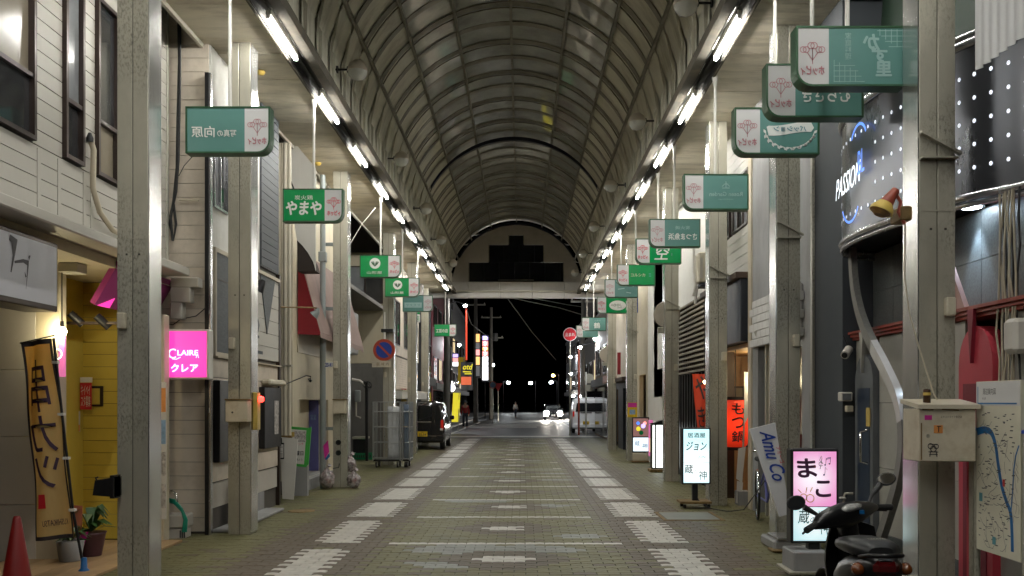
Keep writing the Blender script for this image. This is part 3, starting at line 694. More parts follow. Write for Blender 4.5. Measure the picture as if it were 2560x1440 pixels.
# ---------------------------------------------------------------- white siding building with the yellow porch
X = -4.1
A = thing('white_siding_building', 'white siding building with tall bronze windows above a yellow porch', 'building', (X, 8, 0))
ops = [(6.3, 7.85, 3.9, 5.7), (8.36, 8.72, 3.9, 5.7), (9.0, 9.9, 3.9, 5.7)]
box('back_wall', 'joint_dark', A, X-.3, X-.03, 4.6, 10.86, 3.1, 8)
for i, (p, q, za, zb) in enumerate(ops):
    win(A, 'x', X-.028, p, q, za, zb, 1, 'bronze', ['glass_frost', 'glass_dark', 'glass_dark', 'glass_frost'] if q-p > .5 else ['glass_dark', 'glass_grey'], splits=(.5,) if q-p > .5 else (), hs=(.31,), t=.075, fw=.04)
boards(A, 'x', X-.029, 5.2, 10.8, 3.32, 7.6, .142, .009, 'siding_white', .034, 1, [(p-.002, q+.002, za, zb) for p, q, za, zb in ops])
for yy in (7.95, 8.3, 8.78, 8.93, 10.0):
    box('trim_strip', 'siding_white', A, X-.02, X+.012, yy-.03, yy+.03, 3.3, 3.86)
box('corner_post', 'siding_white', A, X-.03, X+.016, 10.8, 10.86, 3.2, 7.6)
box('ledge', 'siding_white', A, X-.6, X+.36, 4.6, 10.62, 3.1, 3.2, b=.012)
box('ledge_base', 'siding_white', A, X-.03, X+.06, 4.6, 10.8, 3.2, 3.315)
box('porch_ceiling', 'stucco_cream', A, -7, X+.08, 4.6, 10.8, 3.0, 3.099)
for (x0, x1, z0, z1) in ((-4.0, -3.66, 2.98, 3.1), (-4.0, -3.76, 2.8, 2.98), (-4.0, -3.86, 2.6, 2.8)): box('corbel', 'siding_white', A, x0, x1, 10.68, 10.82, z0, z1, b=.01)
box('corbel', 'siding_white', A, -4.42, -4.22, 8.9, 9.1, 2.9, 3.0, b=.01)
# tiled front wall pieces, porch side wall and yellow boarded wall
for z0, z1 in ((0, .573), (.573, 1.26), (1.26, 1.93), (1.93, 2.6)): box('wall_tile', 'tile_wall', A, -7, -4.69, 9.0, 9.12, z0+.003, z1-.003, b=.003)
box('pier', 'stucco_cream', A, -4.688, -4.46, 9.0, 9.15, 0, 3.0)
box('porch_side_wall', 'yellow_wall', A, -5.0, -4.9, 9.15, 10.4, 0, 3.0)
boards(A, 'y', 10.42, -4.9, -4.12, .02, 3.0, .143, .005, 'yellow_wall', .02, -1, name='yellow_board'); box('porch_back', 'bronze', A, -5.0, -4.12, 10.425, 10.5, 0, 3.0)
box('porch_post', 'stucco_cream', A, xat(381, 10.3), xat(412, 10.3), 10.28, 10.44, 0, 2.62, b=.01)
box('track_rail', 'bronze', A, -4.62, -4.05, 9.45, 9.5, 2.43, 2.46)
for i in range(7): box('porch_floor_board', 'tan_tile', A, -4.95+.18*i, -4.95+.18*i+.174, 6.0, 10.27, .0, .028, b=.003)
for px_, py_ in ((190, 795), (256, 802)):
    x = xat(px_, 9.47); z = zat(py_, 9.47)
    t = thing('spotlight', 'small black track spotlight under the porch, '+('the one by the signboard corner' if px_ < 200 else 'the one beside the stained pillar'), 'spotlight', (x, 9.47, z), 'porch track spotlights')
    MB().tube([(x+.0, 9.475, 2.43), (x, 9.475, z+.05)], .012, 8).build('stem', 'black_metal', t)
    MB().tube([(x-.05, 9.44, z+.05), (x+.06, 9.5, z-.07)], .042, 14).build('head', 'black_metal', t)
# projecting wall sign, lilac grey
t = thing('signboard', 'long lilac-grey box signboard with dark brush writing under the white siding', 'sign', (-4.0, 7.2, 2.43))
box('case', 'bronze', t, -4.25, -3.95, 4.8, 8.0, 2.41, 3.02, b=.01); box('face', 'lilac_sign', t, -3.948, -3.944, 4.84, 7.97, 2.46, 2.98)
strokes('lettering', 'ink', t, (-3.944, 7.35, 2.75), [dict(p=[(-.12, .19), (-.05, .17), (-.06, .05), (-.1, -.09)], w=[.05, .1, .03, .015]), dict(p=[(-.05, .0), (.08, .03), (.16, .02)], w=[.02, .03, .05]),
        dict(p=[(.16, .08), (.18, .07)], w=[.02, .05]), dict(p=[(.15, .01), (.14, -.08), (.12, -.2)], w=[.02, .012, .004]), dict(p=[(.1, -.06), (.12, -.1)], w=[.004, .022])], .03, **U_L)
# tilted magenta sign panel
t = thing('slanted_sign', 'tilted magenta sign panel with faint kana under the porch ledge', 'sign', (-4.2, 10.05, 2.62))
mb = MB(); ca, cb = Vector((-3.99, 0, 3.06)), Vector((-4.24, 0, 2.62))
mb.sheet([[(cb.x, 9.3, cb.z), (cb.x, 10.8, cb.z)], [(ca.x, 9.3, ca.z), (ca.x, 10.8, ca.z)]], -.06, smooth=False); mb.build('panel', 'magenta_panel', t)
vv = (ca-cb).normalized(); nn = Vector((vv.z, 0, -vv.x))
text('クレア', 'paper', t, Vector((-4.115, 10.5, 2.84)), w=.32, h=.09, u=(0, 1, 0), v=vv, n=nn, off=.01)
mb = MB(); mb.prism([(9.35, 0), (9.62, 0), (9.62, .12)], (cb.x, 0, cb.z), (0, 1, 0), vv, nn, .006); mb.build('bright_corner', 'pink_lit', t)  # pink lit part of the panel put in as a glowing wedge
# pink lit sign, two sided, hung out at right angles
d = 10.45
t = thing('lit_box_sign', 'bright pink lit box sign with white lettering beside the siding wall', 'sign', (xat(465, d), d, 1.9))
fbox('case', 'white_paint', t, 407, 522, 823, 948, d, d+.16, .012); fbox('face', 'pink_lit', t, 412, 516, 828, 943, d-.005, d-.001, 0)
text('C', 'white_lit', t, (xat(431, d), d-.005, zat(884, d)), w=.09, h=.115, bold=.0); text('LAIRE', 'white_lit', t, (xat(470, d), d-.005, zat(882, d)), w=.24, h=.06, bold=.01); text('クレア', 'white_lit', t, (xat(462, d), d-.005, zat(920, d)), w=.31, h=.09, bold=.03)
strokes('flourish', 'white_lit', t, (xat(435, d), d-.005, zat(895, d)), [[(-.02, -.01), (.03, -.015), (.08, .01)], [(.26, .0), (.28, .05), (.29, .0)]], .008)
# pink reflection painted as a glowing panel behind the flag
d = 9.05
t = thing('pink_reflection', 'narrow dim pink lit panel with a white ring behind the flag', 'sign', (xat(155, d), 9.14, 1.85))
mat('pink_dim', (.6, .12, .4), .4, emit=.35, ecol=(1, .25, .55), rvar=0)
fbox('face', 'pink_dim', t, 147, 161, 838, 942, d-.06, d-.03, 0); strokes('ring_reflection', 'white_lit', t, (xat(150, d), d-.06, zat(886, d)), [ring(.05, 0, 0, 12, -90, 90)], .014)
# bare bulb
x, z = xat(155, 8.92), zat(828, 8.92)
t = thing('bare_bulb', 'glowing warm bare light bulb above the flag under the porch', 'light bulb', (x, 8.92, z))
MB().lathe([(.001, -.05), (.025, -.045), (.042, -.015), (.04, .012), (.018, .04)], (x, 8.92, z), 14).build('bulb', 'warm_bulb', t); MB().tube([(x, 8.92, z+.04), (x, 8.92, z+.1)], .018, 10).build('socket', 'black_metal', t); MB().tube([(x, 8.92, z+.1), (x, 8.92, 3.0)], .005, 6).build('cord', 'wire', t)
# papers on the yellow wall
def poster(name, label, cat, m, px0, px1, py0, py1, d, extra=None, group=None):
    t = thing(name, label, cat, (xat((px0+px1)/2, d), d, zat(py1, d)), group); fbox('sheet', m, t, px0, px1, py0, py1, d-.004, d, 0)
    return t
t = poster('red_banner', 'small red hanging banner with white writing on the yellow wall', 'banner', 'paper_red', 200, 229, 957, 1024, 10.3); fbox('head_strip', 'paper', t, 200, 230, 943, 956, 10.29, 10.3, 0)
text('キイベイ\nスタ募集', 'paper', t, (xat(215, 10.3), 10.296, zat(990, 10.3)), w=.11, h=.25)
t = thing('hatch_frame', 'dull brass framed hatch on the yellow wall behind the red banner', 'hatch', (xat(235, 10.39), 10.39, 1.5)); fbox('frame', 'bronze', t, 218, 257, 965, 1016, 10.38, 10.398); fbox('door', 'yellow_wall', t, 222, 249, 971, 1011, 10.372, 10.379, 0)
t = poster('orange_notice', 'orange and white notice taped beside the red banner', 'notice', 'paper', 180, 200, 1028, 1079, 10.3); fbox('print_band', 'paper_orange', t, 181, 199, 1062, 1078, 10.29, 10.2955, 0); fbox('print_head', 'paper_orange', t, 184, 196, 1032, 1046, 10.29, 10.2955, 0)
t = poster('white_sticker', 'little blank white sticker above the orange notice', 'sticker', 'paper', 164, 179, 1000, 1019, 10.2)
t = poster('photo_notice', 'tall strip of photo notices beside the pink lit sign', 'notice', 'paper', 396, 416, 955, 1298, 10.27)
for i, m in enumerate(('paper_orange', 'paper_blue', 'paper_mixed', 'paper_mixed')): fbox('photo', m, t, 398, 414, 970+80*i, 1030+80*i, 10.262, 10.2655, 0)
# floodlight box on the first pillar
x, z = xat(268, 7.8), zat(1216, 7.8)
t = thing('floodlight', 'old black box floodlight clamped to the stained pillar by the porch', 'floodlight', (x, 7.8, z))
mb = MB(); mb.prism([(-.09, -.07), (.09, -.085), (.09, .085), (-.07, .06)], (x, 7.72, z), (1, 0, 0), (0, 0, 1), (0, 1, 0), .16); mb.build('housing', 'black_metal', t)
MB().tube([(x-.09, 7.8, z+.05), (x-.1, 7.8, z+.075), (x-.08, 7.8, z+.08)], .008, 6).build('ring', 'black_metal', t); box('mount', 'black_metal', t, x+.09, -3.366, 7.74, 7.86, z-.1, z+.1)
# flag on a slanted pole
mat('flag_cloth', (.62, .5, .24), .8, var=.12, scale=3, stretch=(3, 1, .6))
def translucent(m, amt, col):
    N = m.node_tree.nodes; L = m.node_tree.links; tr = N.new('ShaderNodeBsdfTranslucent'); tr.inputs[0].default_value = tuple(col)+(1,); mx = N.new('ShaderNodeMixShader'); mx.inputs[0].default_value = amt
    L.new(N['Principled BSDF'].outputs[0], mx.inputs[1]); L.new(tr.outputs[0], mx.inputs[2]); L.new(mx.outputs[0], N['Material Output'].inputs[0])
translucent(MATS['flag_cloth'], .45, (.8, .6, .25)); D = 8.35
def fl(s, u_):      # s: 0 top .. 1 bottom, u: 0 outer edge .. 1 pole edge
    pxl = 52+(92-52)*s; pxr = 128+(186-128)*s; pyl = 855+(1352-855)*s; pyr = 846+(1345-846)*s
    wv = .035*math.sin(u_*7+s*3)+.02*math.sin(s*11+u_*4)
    return (xat(pxl+(pxr-pxl)*u_, D), D+wv, zat(pyl+(pyr-pyl)*u_, D))
t = thing('shop_flag', 'tall cream shop flag with mirrored purple brush kana on a slanted pole', 'flag', (xat(205, D), D, 0))
mb = MB(); mb.sheet([[fl(i/24, j/10) for j in range(11)] for i in range(25)], .003); mb.build('cloth', 'flag_cloth', t)
mb = MB()
for u0, u1 in ((0, .06), (.94, 1)): mb.sheet([[tuple(Vector(fl(i/24, u_))+Vector((0, -.004, 0))) for u_ in (u0, u1)] for i in range(25)])
mb.sheet([[tuple(Vector(fl(s, j/10))+Vector((0, -.004, 0))) for j in range(11)] for s in (0, .025)]); mb.sheet([[tuple(Vector(fl(s, j/10))+Vector((0, -.004, 0))) for j in range(11)] for s in (.98, 1)])
mb.build('hem', 'ink', t)
def flag_text(body, m, s0, s1, u0, u1, par, mp, mirror=True, bold=.02, off=-.02):
    vs, fs = text_mesh(body, bold); x0 = min(p.x for p in vs); x1 = max(p.x for p in vs); y0 = min(p.y for p in vs); y1 = max(p.y for p in vs); pts = []
    for p in vs:
        a = (p.x-x0)/(x1-x0); b = 1-(p.y-y0)/(y1-y0); a = 1-a if mirror else a
        q = Vector(mp(s0+(s1-s0)*b, u0+(u1-u0)*a)); q.y += off; pts.append(q)
    mb = MB().add(pts, fs)
    if bold:
        e = bold*.35*(Vector(mp(s0, u1))-Vector(mp(s0, u0))).length
        for q, (a, b) in enumerate(((1, 0), (-1, 0), (0, 1), (0, -1))): mb.add([(p.x+a*e, p.y-.0007*(q+1), p.z+b*e) for p in pts], fs)
    return mb.build('lettering', m, par)
mat('purple_ink', (.045, .02, .05), .7, var=.1)
flag_text('串', 'purple_ink', .1, .36, .2, .78, t, fl); flag_text('カ', 'purple_ink', .38, .56, .12, .82, t, fl); flag_text('ツ', 'purple_ink', .58, .74, .12, .82, t, fl); flag_text('KUSHIKATSU', 'purple_ink', .9, .93, .3, .85, t, fl, bold=.0)
mb = MB(); mb.sheet([[tuple(Vector(fl(s, u_))+Vector((0, -.02, 0))) for u_ in (.2, .42)] for s in (.77, .84)]); mb.build('red_seal', 'paper_red', t)
pts = [(xat(205, D), D+.03, .06), (xat(180, D), D+.02, zat(1280, D)), (xat(131, D), D+.02, zat(845, D))]
MB().tube(pts, .013, 8).build('pole', 'black_metal', t); MB().tube([(xat(50, D), D, zat(858, D)), (xat(133, D), D+.02, zat(838, D))], .007, 6).build('cross_rod', 'black_metal', t)
mat('blue_plastic', (.01, .12, .35), .35, var=.1); MB().lathe([(.05, 0), (.05, .03), (.03, .05), (.026, .14), (.02, .15)], (xat(206, D), D+.03, 0), 14).build('base', 'blue_plastic', t)
for s in (.12, .38, .6, .86): q = fl(s, 1); MB().box(q[0]-.02, q[0]+.035, D-.01, D+.035, q[2]-.012, q[2]+.012).build('tie_loop', 'paper', t)
# traffic cone
mat('cone_red', (.2, .008, .007), .45, var=.12, dirt=(.2, .02, .015), dirt_amt=.4)
x, y = xat(42, 7.1), 7.1
t = thing('traffic_cone', 'red traffic cone below the cream shop flag', 'cone', (x, y, 0)); MB().lathe([(.135, .03), (.03, .68), (.022, .7), (.001, .7)], (x, y, 0), 20).build('cone', 'cone_red', t); box('foot', 'cone_red', t, x-.18, x+.18, y-.18, y+.18, 0, .03, b=.01)
# potted plant with pink wrap by the porch
mat('leaf', (.03, .09, .02), .4, var=.3, scale=8); mat('pink_wrap', (.6, .03, .3), .4, var=.15); mat('salmon', (.65, .22, .14), .6, var=.1); mat('pot_dark', (.08, .03, .04), .5, var=.2)
x, y = xat(228, 9.2), 9.2
t = thing('potted_plant', 'potted plant in glossy pink wrapping with a salmon card by the porch', 'plant', (x, y, .03))
MB().lathe([(.1, 0), (.14, .22), (.15, .24), (.12, .24)], (x, y, .03), 16).build('pot', 'pot_dark', t)
mb = MB(); pr = random.Random(5)
for i in range(26):
    a = pr.uniform(0, 6.28); L_ = pr.uniform(.14, .26); up = pr.uniform(.05, .3); b_ = Vector((x, y, .27)); dr_ = Vector((math.cos(a), math.sin(a), 0)); sdv = Vector((-math.sin(a), math.cos(a), 0))*.035
    mb.add([b_, b_+dr_*L_*.5+sdv+Vector((0, 0, up)), b_+dr_*L_+Vector((0, 0, up*.6)), b_+dr_*L_*.5-sdv+Vector((0, 0, up))], [(0, 1, 2, 3)])
mb.build('foliage', 'leaf', t)
mb = MB(); mb.add([(x-.19, y-.1, .2), (x+.05, y-.16, .3), (x-.02, y-.15, .08), (x-.12, y-.12, .05), (x-.1, y-.17, .22)], [(0, 4, 1), (0, 3, 4), (4, 3, 2), (4, 2, 1)]); mb.build('wrapping', 'pink_wrap', t)
mb = MB(); mb.prism([(-.06, 0), (.05, -.06), (.06, .25), (-.06, .26)], (x-.1, y-.1, .3), (1, 0, 0), (0, 0, 1), (0, 1, 0), .004); mb.build('card', 'salmon', t)
x, y = xat(150, 8.7), 8.9
t = thing('planter_tub', 'pale round tub with small leafy plant half hidden by the flag', 'planter', (x, y, .03)); MB().lathe([(.1, 0), (.13, .2), (.11, .2)], (x, y, .03), 14).build('tub', 'concrete', t)
mb = MB()
for i in range(22):
    a = pr.uniform(0, 6.28); L_ = pr.uniform(.08, .2); b_ = Vector((x, y, .22)); dr_ = Vector((math.cos(a), math.sin(a), 0)); sdv = Vector((-math.sin(a), math.cos(a), 0))*.025; up = pr.uniform(.02, .16)
    mb.add([b_, b_+dr_*L_*.5+sdv+Vector((0, 0, up)), b_+dr_*L_+Vector((0, 0, up*.3)), b_+dr_*L_*.5-sdv+Vector((0, 0, up))], [(0, 1, 2, 3)])
mb.build('foliage', 'leaf', t)
# beige flexible pipe down the siding
t = thing('flexible_pipe', 'bent beige flexible hose pipe hanging down the white siding', 'pipe', (X+.06, 8.9, 3.3))
MB().tube([(X+.05, dep(212, X), zat(345, dep(212, X))), (X+.06, dep(219, X), zat(375, dep(219, X))), (X+.06, dep(217, X), zat(470, dep(217, X))), (X+.07, dep(232, X), zat(530, dep(232, X))), (X+.08, dep(262, X), zat(575, dep(262, X))), (X+.08, dep(298, X), zat(594, dep(298, X))), (X+.08, 10.2, 3.26)], .028, 10).build('hose', 'pipe_beige', t)
MB().lathe([(.015, .05), (.035, 0), (.035, -.04)], (X+.05, dep(212, X), zat(345, dep(212, X))), 10).build('cap', 'black_metal', t)

# ---------------------------------------------------------------- cream siding shop (projects further out)
X = -3.61
B = thing('cream_siding_shop', 'cream siding shop with slate sign panel, triangle motif and black poster cases', 'building', (X, 12.4, 0))
box('back_wall', 'joint_dark', B, -8, X-.03, 10.93, 13.98, 0, 8)
boards(B, 'y', 10.928, -4.6, X-.01, .03, 6.4, .17, .006, 'siding_cream', .02, -1)
wz = [(11.0, 11.55, 4.02, 5.1), (12.45, 12.8, 4.0, 5.1)]
for p_, q_, za, zb in wz: win(B, 'x', X-.028, p_, q_, za, zb, 1, 'alu', ['glass_grey', 'glass_dark'], splits=(.5,), t=.06, fw=.03)
def slab(parent, m, y0, y1, z0, z1, name='wall_panel', t=.03, X_=X, ops=()):   # wall panels with openings, in the street plane
    segs = sorted(ops)
    if not segs: return box(name, m, parent, X_-.03, X_-.03+t, y0, y1, z0, z1)
    p0 = y0
    for (a, b, za, zb) in segs:
        if a > p0: box(name, m, parent, X_-.03, X_-.03+t, p0, a, z0, z1)
        if za > z0: box(name, m, parent, X_-.03, X_-.03+t, a, b, z0, za)
        if zb < z1: box(name, m, parent, X_-.03, X_-.03+t, a, b, zb, z1)
        p0 = b
    if p0 < y1: box(name, m, parent, X_-.03, X_-.03+t, p0, y1, z0, z1)
slab(B, 'stucco_white', 10.96, 13.0, 3.5, 6.6, ops=wz)
box('louvre_panel', 'siding_dark', B, X-.03, X+.01, 13.0, 13.97, 3.6, 6.6)
boards(B, 'x', X+.01, 13.02, 13.95, 3.62, 6.5, .12, .01, 'siding_dark', .012, 1, name='louvre_slat')
# sign band: slate panel, then white siding with a slate triangle
fr = 'pipe_beige'
box('slate_panel', 'slate', B, X-.03, X+.03, 11.05, 11.78, 2.23, 3.47); box('panel_joint', 'joint_dark', B, X+.03, X+.034, 11.05, 11.78, 3.13, 3.145)
for a_, b_, c_, d_ in ((11.0, 11.05, 2.18, 3.52), (11.05, 13.97, 3.47, 3.52), (11.05, 11.8, 2.18, 2.23)): box('sign_frame', fr, B, X-.03, X+.045, a_, b_, c_, d_)
boards(B, 'x', X-.03, 11.8, 13.96, 2.24, 3.465, .2, .007, 'siding_white', .045, 1, name='sign_board')
mb = MB(); mb.prism([(12.95, 3.46), (13.72, 3.46), (13.3, 2.62)], (X+.016, 0, 0), (0, 1, 0), (0, 0, 1), (1, 0, 0), .012); mb.build('slate_triangle', 'slate', B)
mb = MB(); mb.prism([(11.78, 3.46), (12.05, 3.46), (11.79, 3.0)], (X+.016, 0, 0), (0, 1, 0), (0, 0, 1), (1, 0, 0), .012); mb.build('slate_triangle', 'siding_white', B)
strokes('lettering', 'slate', B, (X+.016, 12.8, 2.78), [dict(p=[(-.22, .15), (-.2, .0), (-.22, -.14)], w=[.03, .09, .05]), dict(p=[(-.06, .14), (-.03, .0), (-.06, -.16)], w=[.04, .1, .06]), dict(p=[(.05, .02), (.1, -.06), (.06, -.16)], w=[.05, .08, .03]), dict(p=[(-.3, -.23), (.12, -.23)], w=[.04, .04]), dict(p=[(-.3, -.45), (.3, -.45)], w=[.045, .045])], .05, **U_L)
box('eave', 'pipe_beige', B, X-.03, X+.06, 11.05, 13.97, 2.16, 2.178)
boards(B, 'x', X-.03, 11.0, 13.96, .62, 2.16, .26, .008, 'siding_cream', .03, 1)
box('corner_post', 'bronze', B, X-.03, X+.03, 13.96, 14.02, 0, 3.6); box('mid_post', 'black_metal', B, X, X+.03, 12.62, 12.74, .3, 2.15)
box('duct', 'ivory', B, X+.002, X+.14, 13.05, 13.95, 1.86, 1.95, b=.03)
def case(y0, y1, z0, z1, m):
    c = box('poster_case', 'black_metal', B, X, X+.09, y0, y1, z0, z1, b=.01); box('poster', m, c, X+.091, X+.095, y0+(y1-y0)*.55, y0+(y1-y0)*.8, z0+(z1-z0)*.22, z0+(z1-z0)*.78); return c
case(11.02, 11.9, .86, 1.88, 'paper_blue'); case(12.95, 13.85, .93, 1.83, 'paper_mixed')
box('plinth', 'concrete', B, X-.03, X+.01, 11.75, 13.2, 0, .3); box('plinth', 'tile_wall', B, X-.028, X+.006, 11.0, 13.9, .3, .6); box('step_slab', 'concrete', B, X, X+.28, 11.0, 13.3, 0, .04, b=.01)
mb = MB(); mb.prism([(0, 0), (.26, 0), (.18, .55), (.12, .55)], (X+.05, 11.7, .01), (0, -1, 0), (0, 0, 1), (1, 0, 0), .02); mb.build('leaning_board', 'pipe_beige', B)
# downpipes at its corner and cables on its end wall
t = thing('downpipe', 'black square downpipe running up the corner of the cream siding wall', 'pipe', (-3.62, 10.86, 0)); box('pipe', 'black_metal', t, xat(514, 10.85), xat(523, 10.85), 10.82, 10.905, 0, 5.6); box('grey_pipe', 'alu', t, xat(523.5, 10.85), xat(528, 10.85), 10.83, 10.9, 0, 5.6)
t = thing('cable_bundle', 'thick black cables looping down the end of the cream siding wall', 'cable', (-4.05, 10.88, 3.2))
d = 10.86
def P_(px, py, dd=None): dd = dd or d; return (xat(px, dd), dd, zat(py, dd))
for i, ln in enumerate(([(446, 50), (448, 150), (444, 300), (442, 420), (434, 500), (424, 560), (434, 600), (440, 560), (434, 510)], [(450, 50), (450, 200), (446, 400), (440, 480), (426, 540), (432, 602)], [(447, 440), (460, 415), (484, 388)])):
    MB().tube([P_(*q, d-.02*i) for q in ln], .016 if i < 2 else .005, 8).build('cable', 'wire', t)
MB().tube([P_(448, 500), P_(497, 502)], .012, 6).build('stub_pipe', 'pipe_beige', t)
t = thing('sagging_wire', 'thin black wire drooping above the pink lit sign', 'wire', P_(470, 800)); MB().tube([P_(400, 805), P_(432, 812), P_(452, 798), P_(490, 790), P_(514, 770)], .006, 6).build('wire', 'wire', t)
# lamp hanging off the sign band
t = thing('sign_lamp', 'dark bell-shaped lamp on a short arm over the slate triangle', 'lamp', (-3.3, 12.4, 3.0))
d = 12.3; MB().tube([P_(632, 703), P_(648, 702), P_(657, 704)], .014, 8).build('arm', 'black_metal', t)
MB().tube([P_(660, 700), P_(655, 709), P_(645, 728)], [.025, .05, .085], 14).build('shade', 'black_metal', t)
# swing-arm lamp in front of the red awning and the bare hook arm below
d = 15.2
t = thing('arm_lamp', 'small grey lamp at the end of a long thin rod before the red awning', 'lamp', P_(790, 780)); MB().tube([(-3.58, 14.02, 3.1), P_(783, 769), P_(795, 771)], .013, 6).build('rod', 'rust', t)
MB().tube([P_(796, 770), P_(793, 780), P_(784, 789)], [.022, .05, .085], 12).build('shade', 'grey_pipe', t)
t = thing('hook_arm', 'thin black rod ending in a hook below the awning', 'hook', P_(770, 940)); MB().tube([(-3.58, 14.02, 1.86), P_(765, 939), P_(777, 941), P_(776, 947), P_(770, 948)], .009, 6).build('rod', 'black_metal', t); MB().lathe([(.001, -.03), (.03, 0), (.001, .03)], P_(776, 952), 10).build('knob', 'black_metal', t)

# ---------------------------------------------------------------- cream building with awnings
X = -3.8
C = thing('cream_building', 'cream plastered building with a low doorway under red and pinkish awnings', 'building', (X, 17, 0))
box('near_wall', 'stucco_cream', C, -8, X, 15.6, 15.9, 0, 7)
slab(C, 'stucco_cream', 15.9, 20.2, 0, 6.5, X_=X, t=.03, ops=[(16.1, 18.5, .2, 1.66)], name='wall')
box('recess_back', 'stucco_cream', C, -4.3, -4.2, 16.0, 18.55, 0, 1.8); box('recess_end', 'tile_wall', C, -4.2, X-.03, 18.5, 18.6, 0, 1.8); box('recess_floor', 'concrete', C, -4.2, X+.12, 16.0, 18.5, 0, .2); box('recess_top', 'stucco_cream', C, -4.2, X-.03, 16.0, 18.5, 1.66, 1.75)
box('door_sheet', 'purple_sheet', C, -4.19, -4.0, 18.46, 18.495, .2, 1.65); box('fascia', 'pipe_beige', C, X, X+.02, 15.92, 20.2, 2.5, 2.84)  # fascia: darker band put in for the shade under the awning
text('営業', 'paper_blue', C, (-4.1, 18.46, 1.3), w=.12, h=.12)
# quarter-round white awning with the shade below it put into a dark piece
d = 15.25
t = thing('white_awning', 'white cloth hanging below the soffit with a dark curved underside', 'awning', (xat(750, d), d, zat(677, d)))
ol = [(706, 320), (789, 420), (789, 677), (783, 655), (770, 632), (756, 614), (742, 600), (730, 520), (720, 440)]
mb = MB(); mb.prism(ol[::-1], (xat(0, d), d, zat(0, d)), (d/F, 0, 0), (0, 0, -d/F), (0, 1, 0), .02); mb.build('cloth', 'cloth_white', t)
mb = MB(); mb.prism([(740, 560), (742, 600), (756, 614), (770, 632), (783, 655), (790, 678), (744, 678)], (xat(0, d), d+.03, zat(0, d)), (d/F, 0, 0), (0, 0, -d/F), (0, 1, 0), .3); mb.build('underside', 'cloth_shaded', t)
MB().tube([P_(722, 440, d-.02), P_(734, 470, d-.02), P_(748, 520, d-.02)], .012, 6).build('cord', 'wire', t)
t = thing('red_awning', 'sloping awning with dark red cheek and dusty pink top beside the grey pole', 'awning', (-3.6, 18, 2.84))
mb = MB(); mb.sheet([[(-3.78+(.4)*i/6, 15.92+.43*j, 4.35-1.5*i/6+.006*math.sin(j*1.3)*(i/6)) for j in range(11)] for i in range(7)], .008); mb.build('cloth', 'cloth_pinkish', t)
mb = MB(); mb.prism([(-3.78, 4.3), (-3.385, 2.86), (-3.385, 2.8), (-3.78, 2.82)], (0, 15.9, 0), (1, 0, 0), (0, 0, 1), (0, 1, 0), .012); mb.build('cheek', 'cloth_red', t)
mb = MB(); mb.sheet([[(-3.385, 15.93+.43*j, 2.86+.02*math.sin(j*2)) for j in range(11)], [(-3.38, 15.93+.43*j, 2.76+.025*math.sin(j*3)) for j in range(11)]], .006); mb.build('valance', 'cloth_pinkish', t)
# bundle of beige pipes
t = thing('wall_pipes', 'row of beige conduits of different thickness in the gap past the cream siding shop', 'conduit', (-3.75, 14.8, 0))
for px_, r_, m in ((699, .018, 'pipe_cream'), (705, .022, 'pipe_beige'), (713.5, .04, 'pipe_cream'), (723.5, .032, 'pipe_cream')):
    x = xat(px_, 14.8); MB().tube([(x, 14.8, .3), (x, 14.8, 5.9)], r_, 10).build('pipe', m, t); MB().box(x-r_*1.3, x+r_*1.3, 14.8-r_*1.3, 14.8+r_*1.3, 1.02, 1.06).build('clamp', 'rust', t); MB().box(x-r_*1.3, x+r_*1.3, 14.8-r_*1.3, 14.8+r_*1.3, 2.2, 2.23).build('clamp', 'galv', t)
box('gap_wall', 'joint_dark', C, -7, -3.83, 15.5, 15.56, 0, 7)
# grey scaffold pole fixed to the pillar with short arms
x = xat(807, 16.7)
t = thing('grey_pole', 'slim grey steel pole clamped to the pillar between the rubbish bags', 'pole', (x, 16.7, 0))
MB().tube([(x, 16.7, 0), (x, 16.7, 2.0), (x, 16.7, 5.85)], [.055, .055, .05], 14).build('pole', 'grey_pipe', t)
for py in (490, 608, 770, 1072): MB().box(x, -3.366, 16.9, 16.96, zat(py, 16.8)-.03, zat(py, 16.8)+.03).build('arm', 'grey_pipe', t)
fbox('number_plate', 'paper', t, 812, 832, 906, 918, 16.68, 16.69, 0); text('23-41', 'noparking_blue', t, P_(822, 912, 16.68), w=.13, h=.07, bold=.03)
box('clamp', 'grey_pipe', t, x-.07, x+.07, 16.63, 16.77, zat(655, 16.7), zat(630, 16.7), b=.01)
# poster board with green tape, white board and tag
d = 15.35
t = thing('poster_board', 'leaning poster board edged with bright green tape before the doorway', 'poster board', P_(750, 1225)[:2]+(0,))
mb = MB(); mb.prism([(727, 1066), (771, 1070), (765, 1168), (727, 1164)], (xat(0, d), d, zat(0, d)), (d/F, 0, 0), (0, 0, -d/F), (0, 1, 0), .03); mb.build('board', 'green_tape', t)
mb = MB(); mb.prism([(771, 1070), (778, 1067), (771, 1160), (765, 1168)], (xat(0, d), d+.002, zat(0, d)), (d/F, 0, 0), (0, 0, -d/F), (0, 1, 0), .03); mb.build('tape_edge', 'green_tape', t)
mb = MB(); mb.prism([(729, 1073), (766, 1076), (760, 1161), (729, 1158)], (xat(0, d), d-.004, zat(0, d)), (d/F, 0, 0), (0, 0, -d/F), (0, 1, 0), .003); mb.build('poster', 'paper', t)
fbox('photo', 'paper_mixed', t, 735, 765, 1078, 1105, d-.008, d-.0045, 0); fbox('photo', 'box_yellow', t, 729, 736, 1080, 1092, d-.012, d-.0085, 0); text('曜日', 'ink', t, P_(749, 1133, d-.004), w=.13, h=.075, bold=.03); text('ランチ', 'logo_red', t, P_(750, 1110, d-.004), w=.12, h=.04); text('時より', 'ink', t, P_(748, 1149, d-.004), w=.11, h=.04)
box('stand', 'concrete', t, xat(735, d), xat(768, d), d+.005, d+.12, 0, zat(1166, d))
d = 14.6
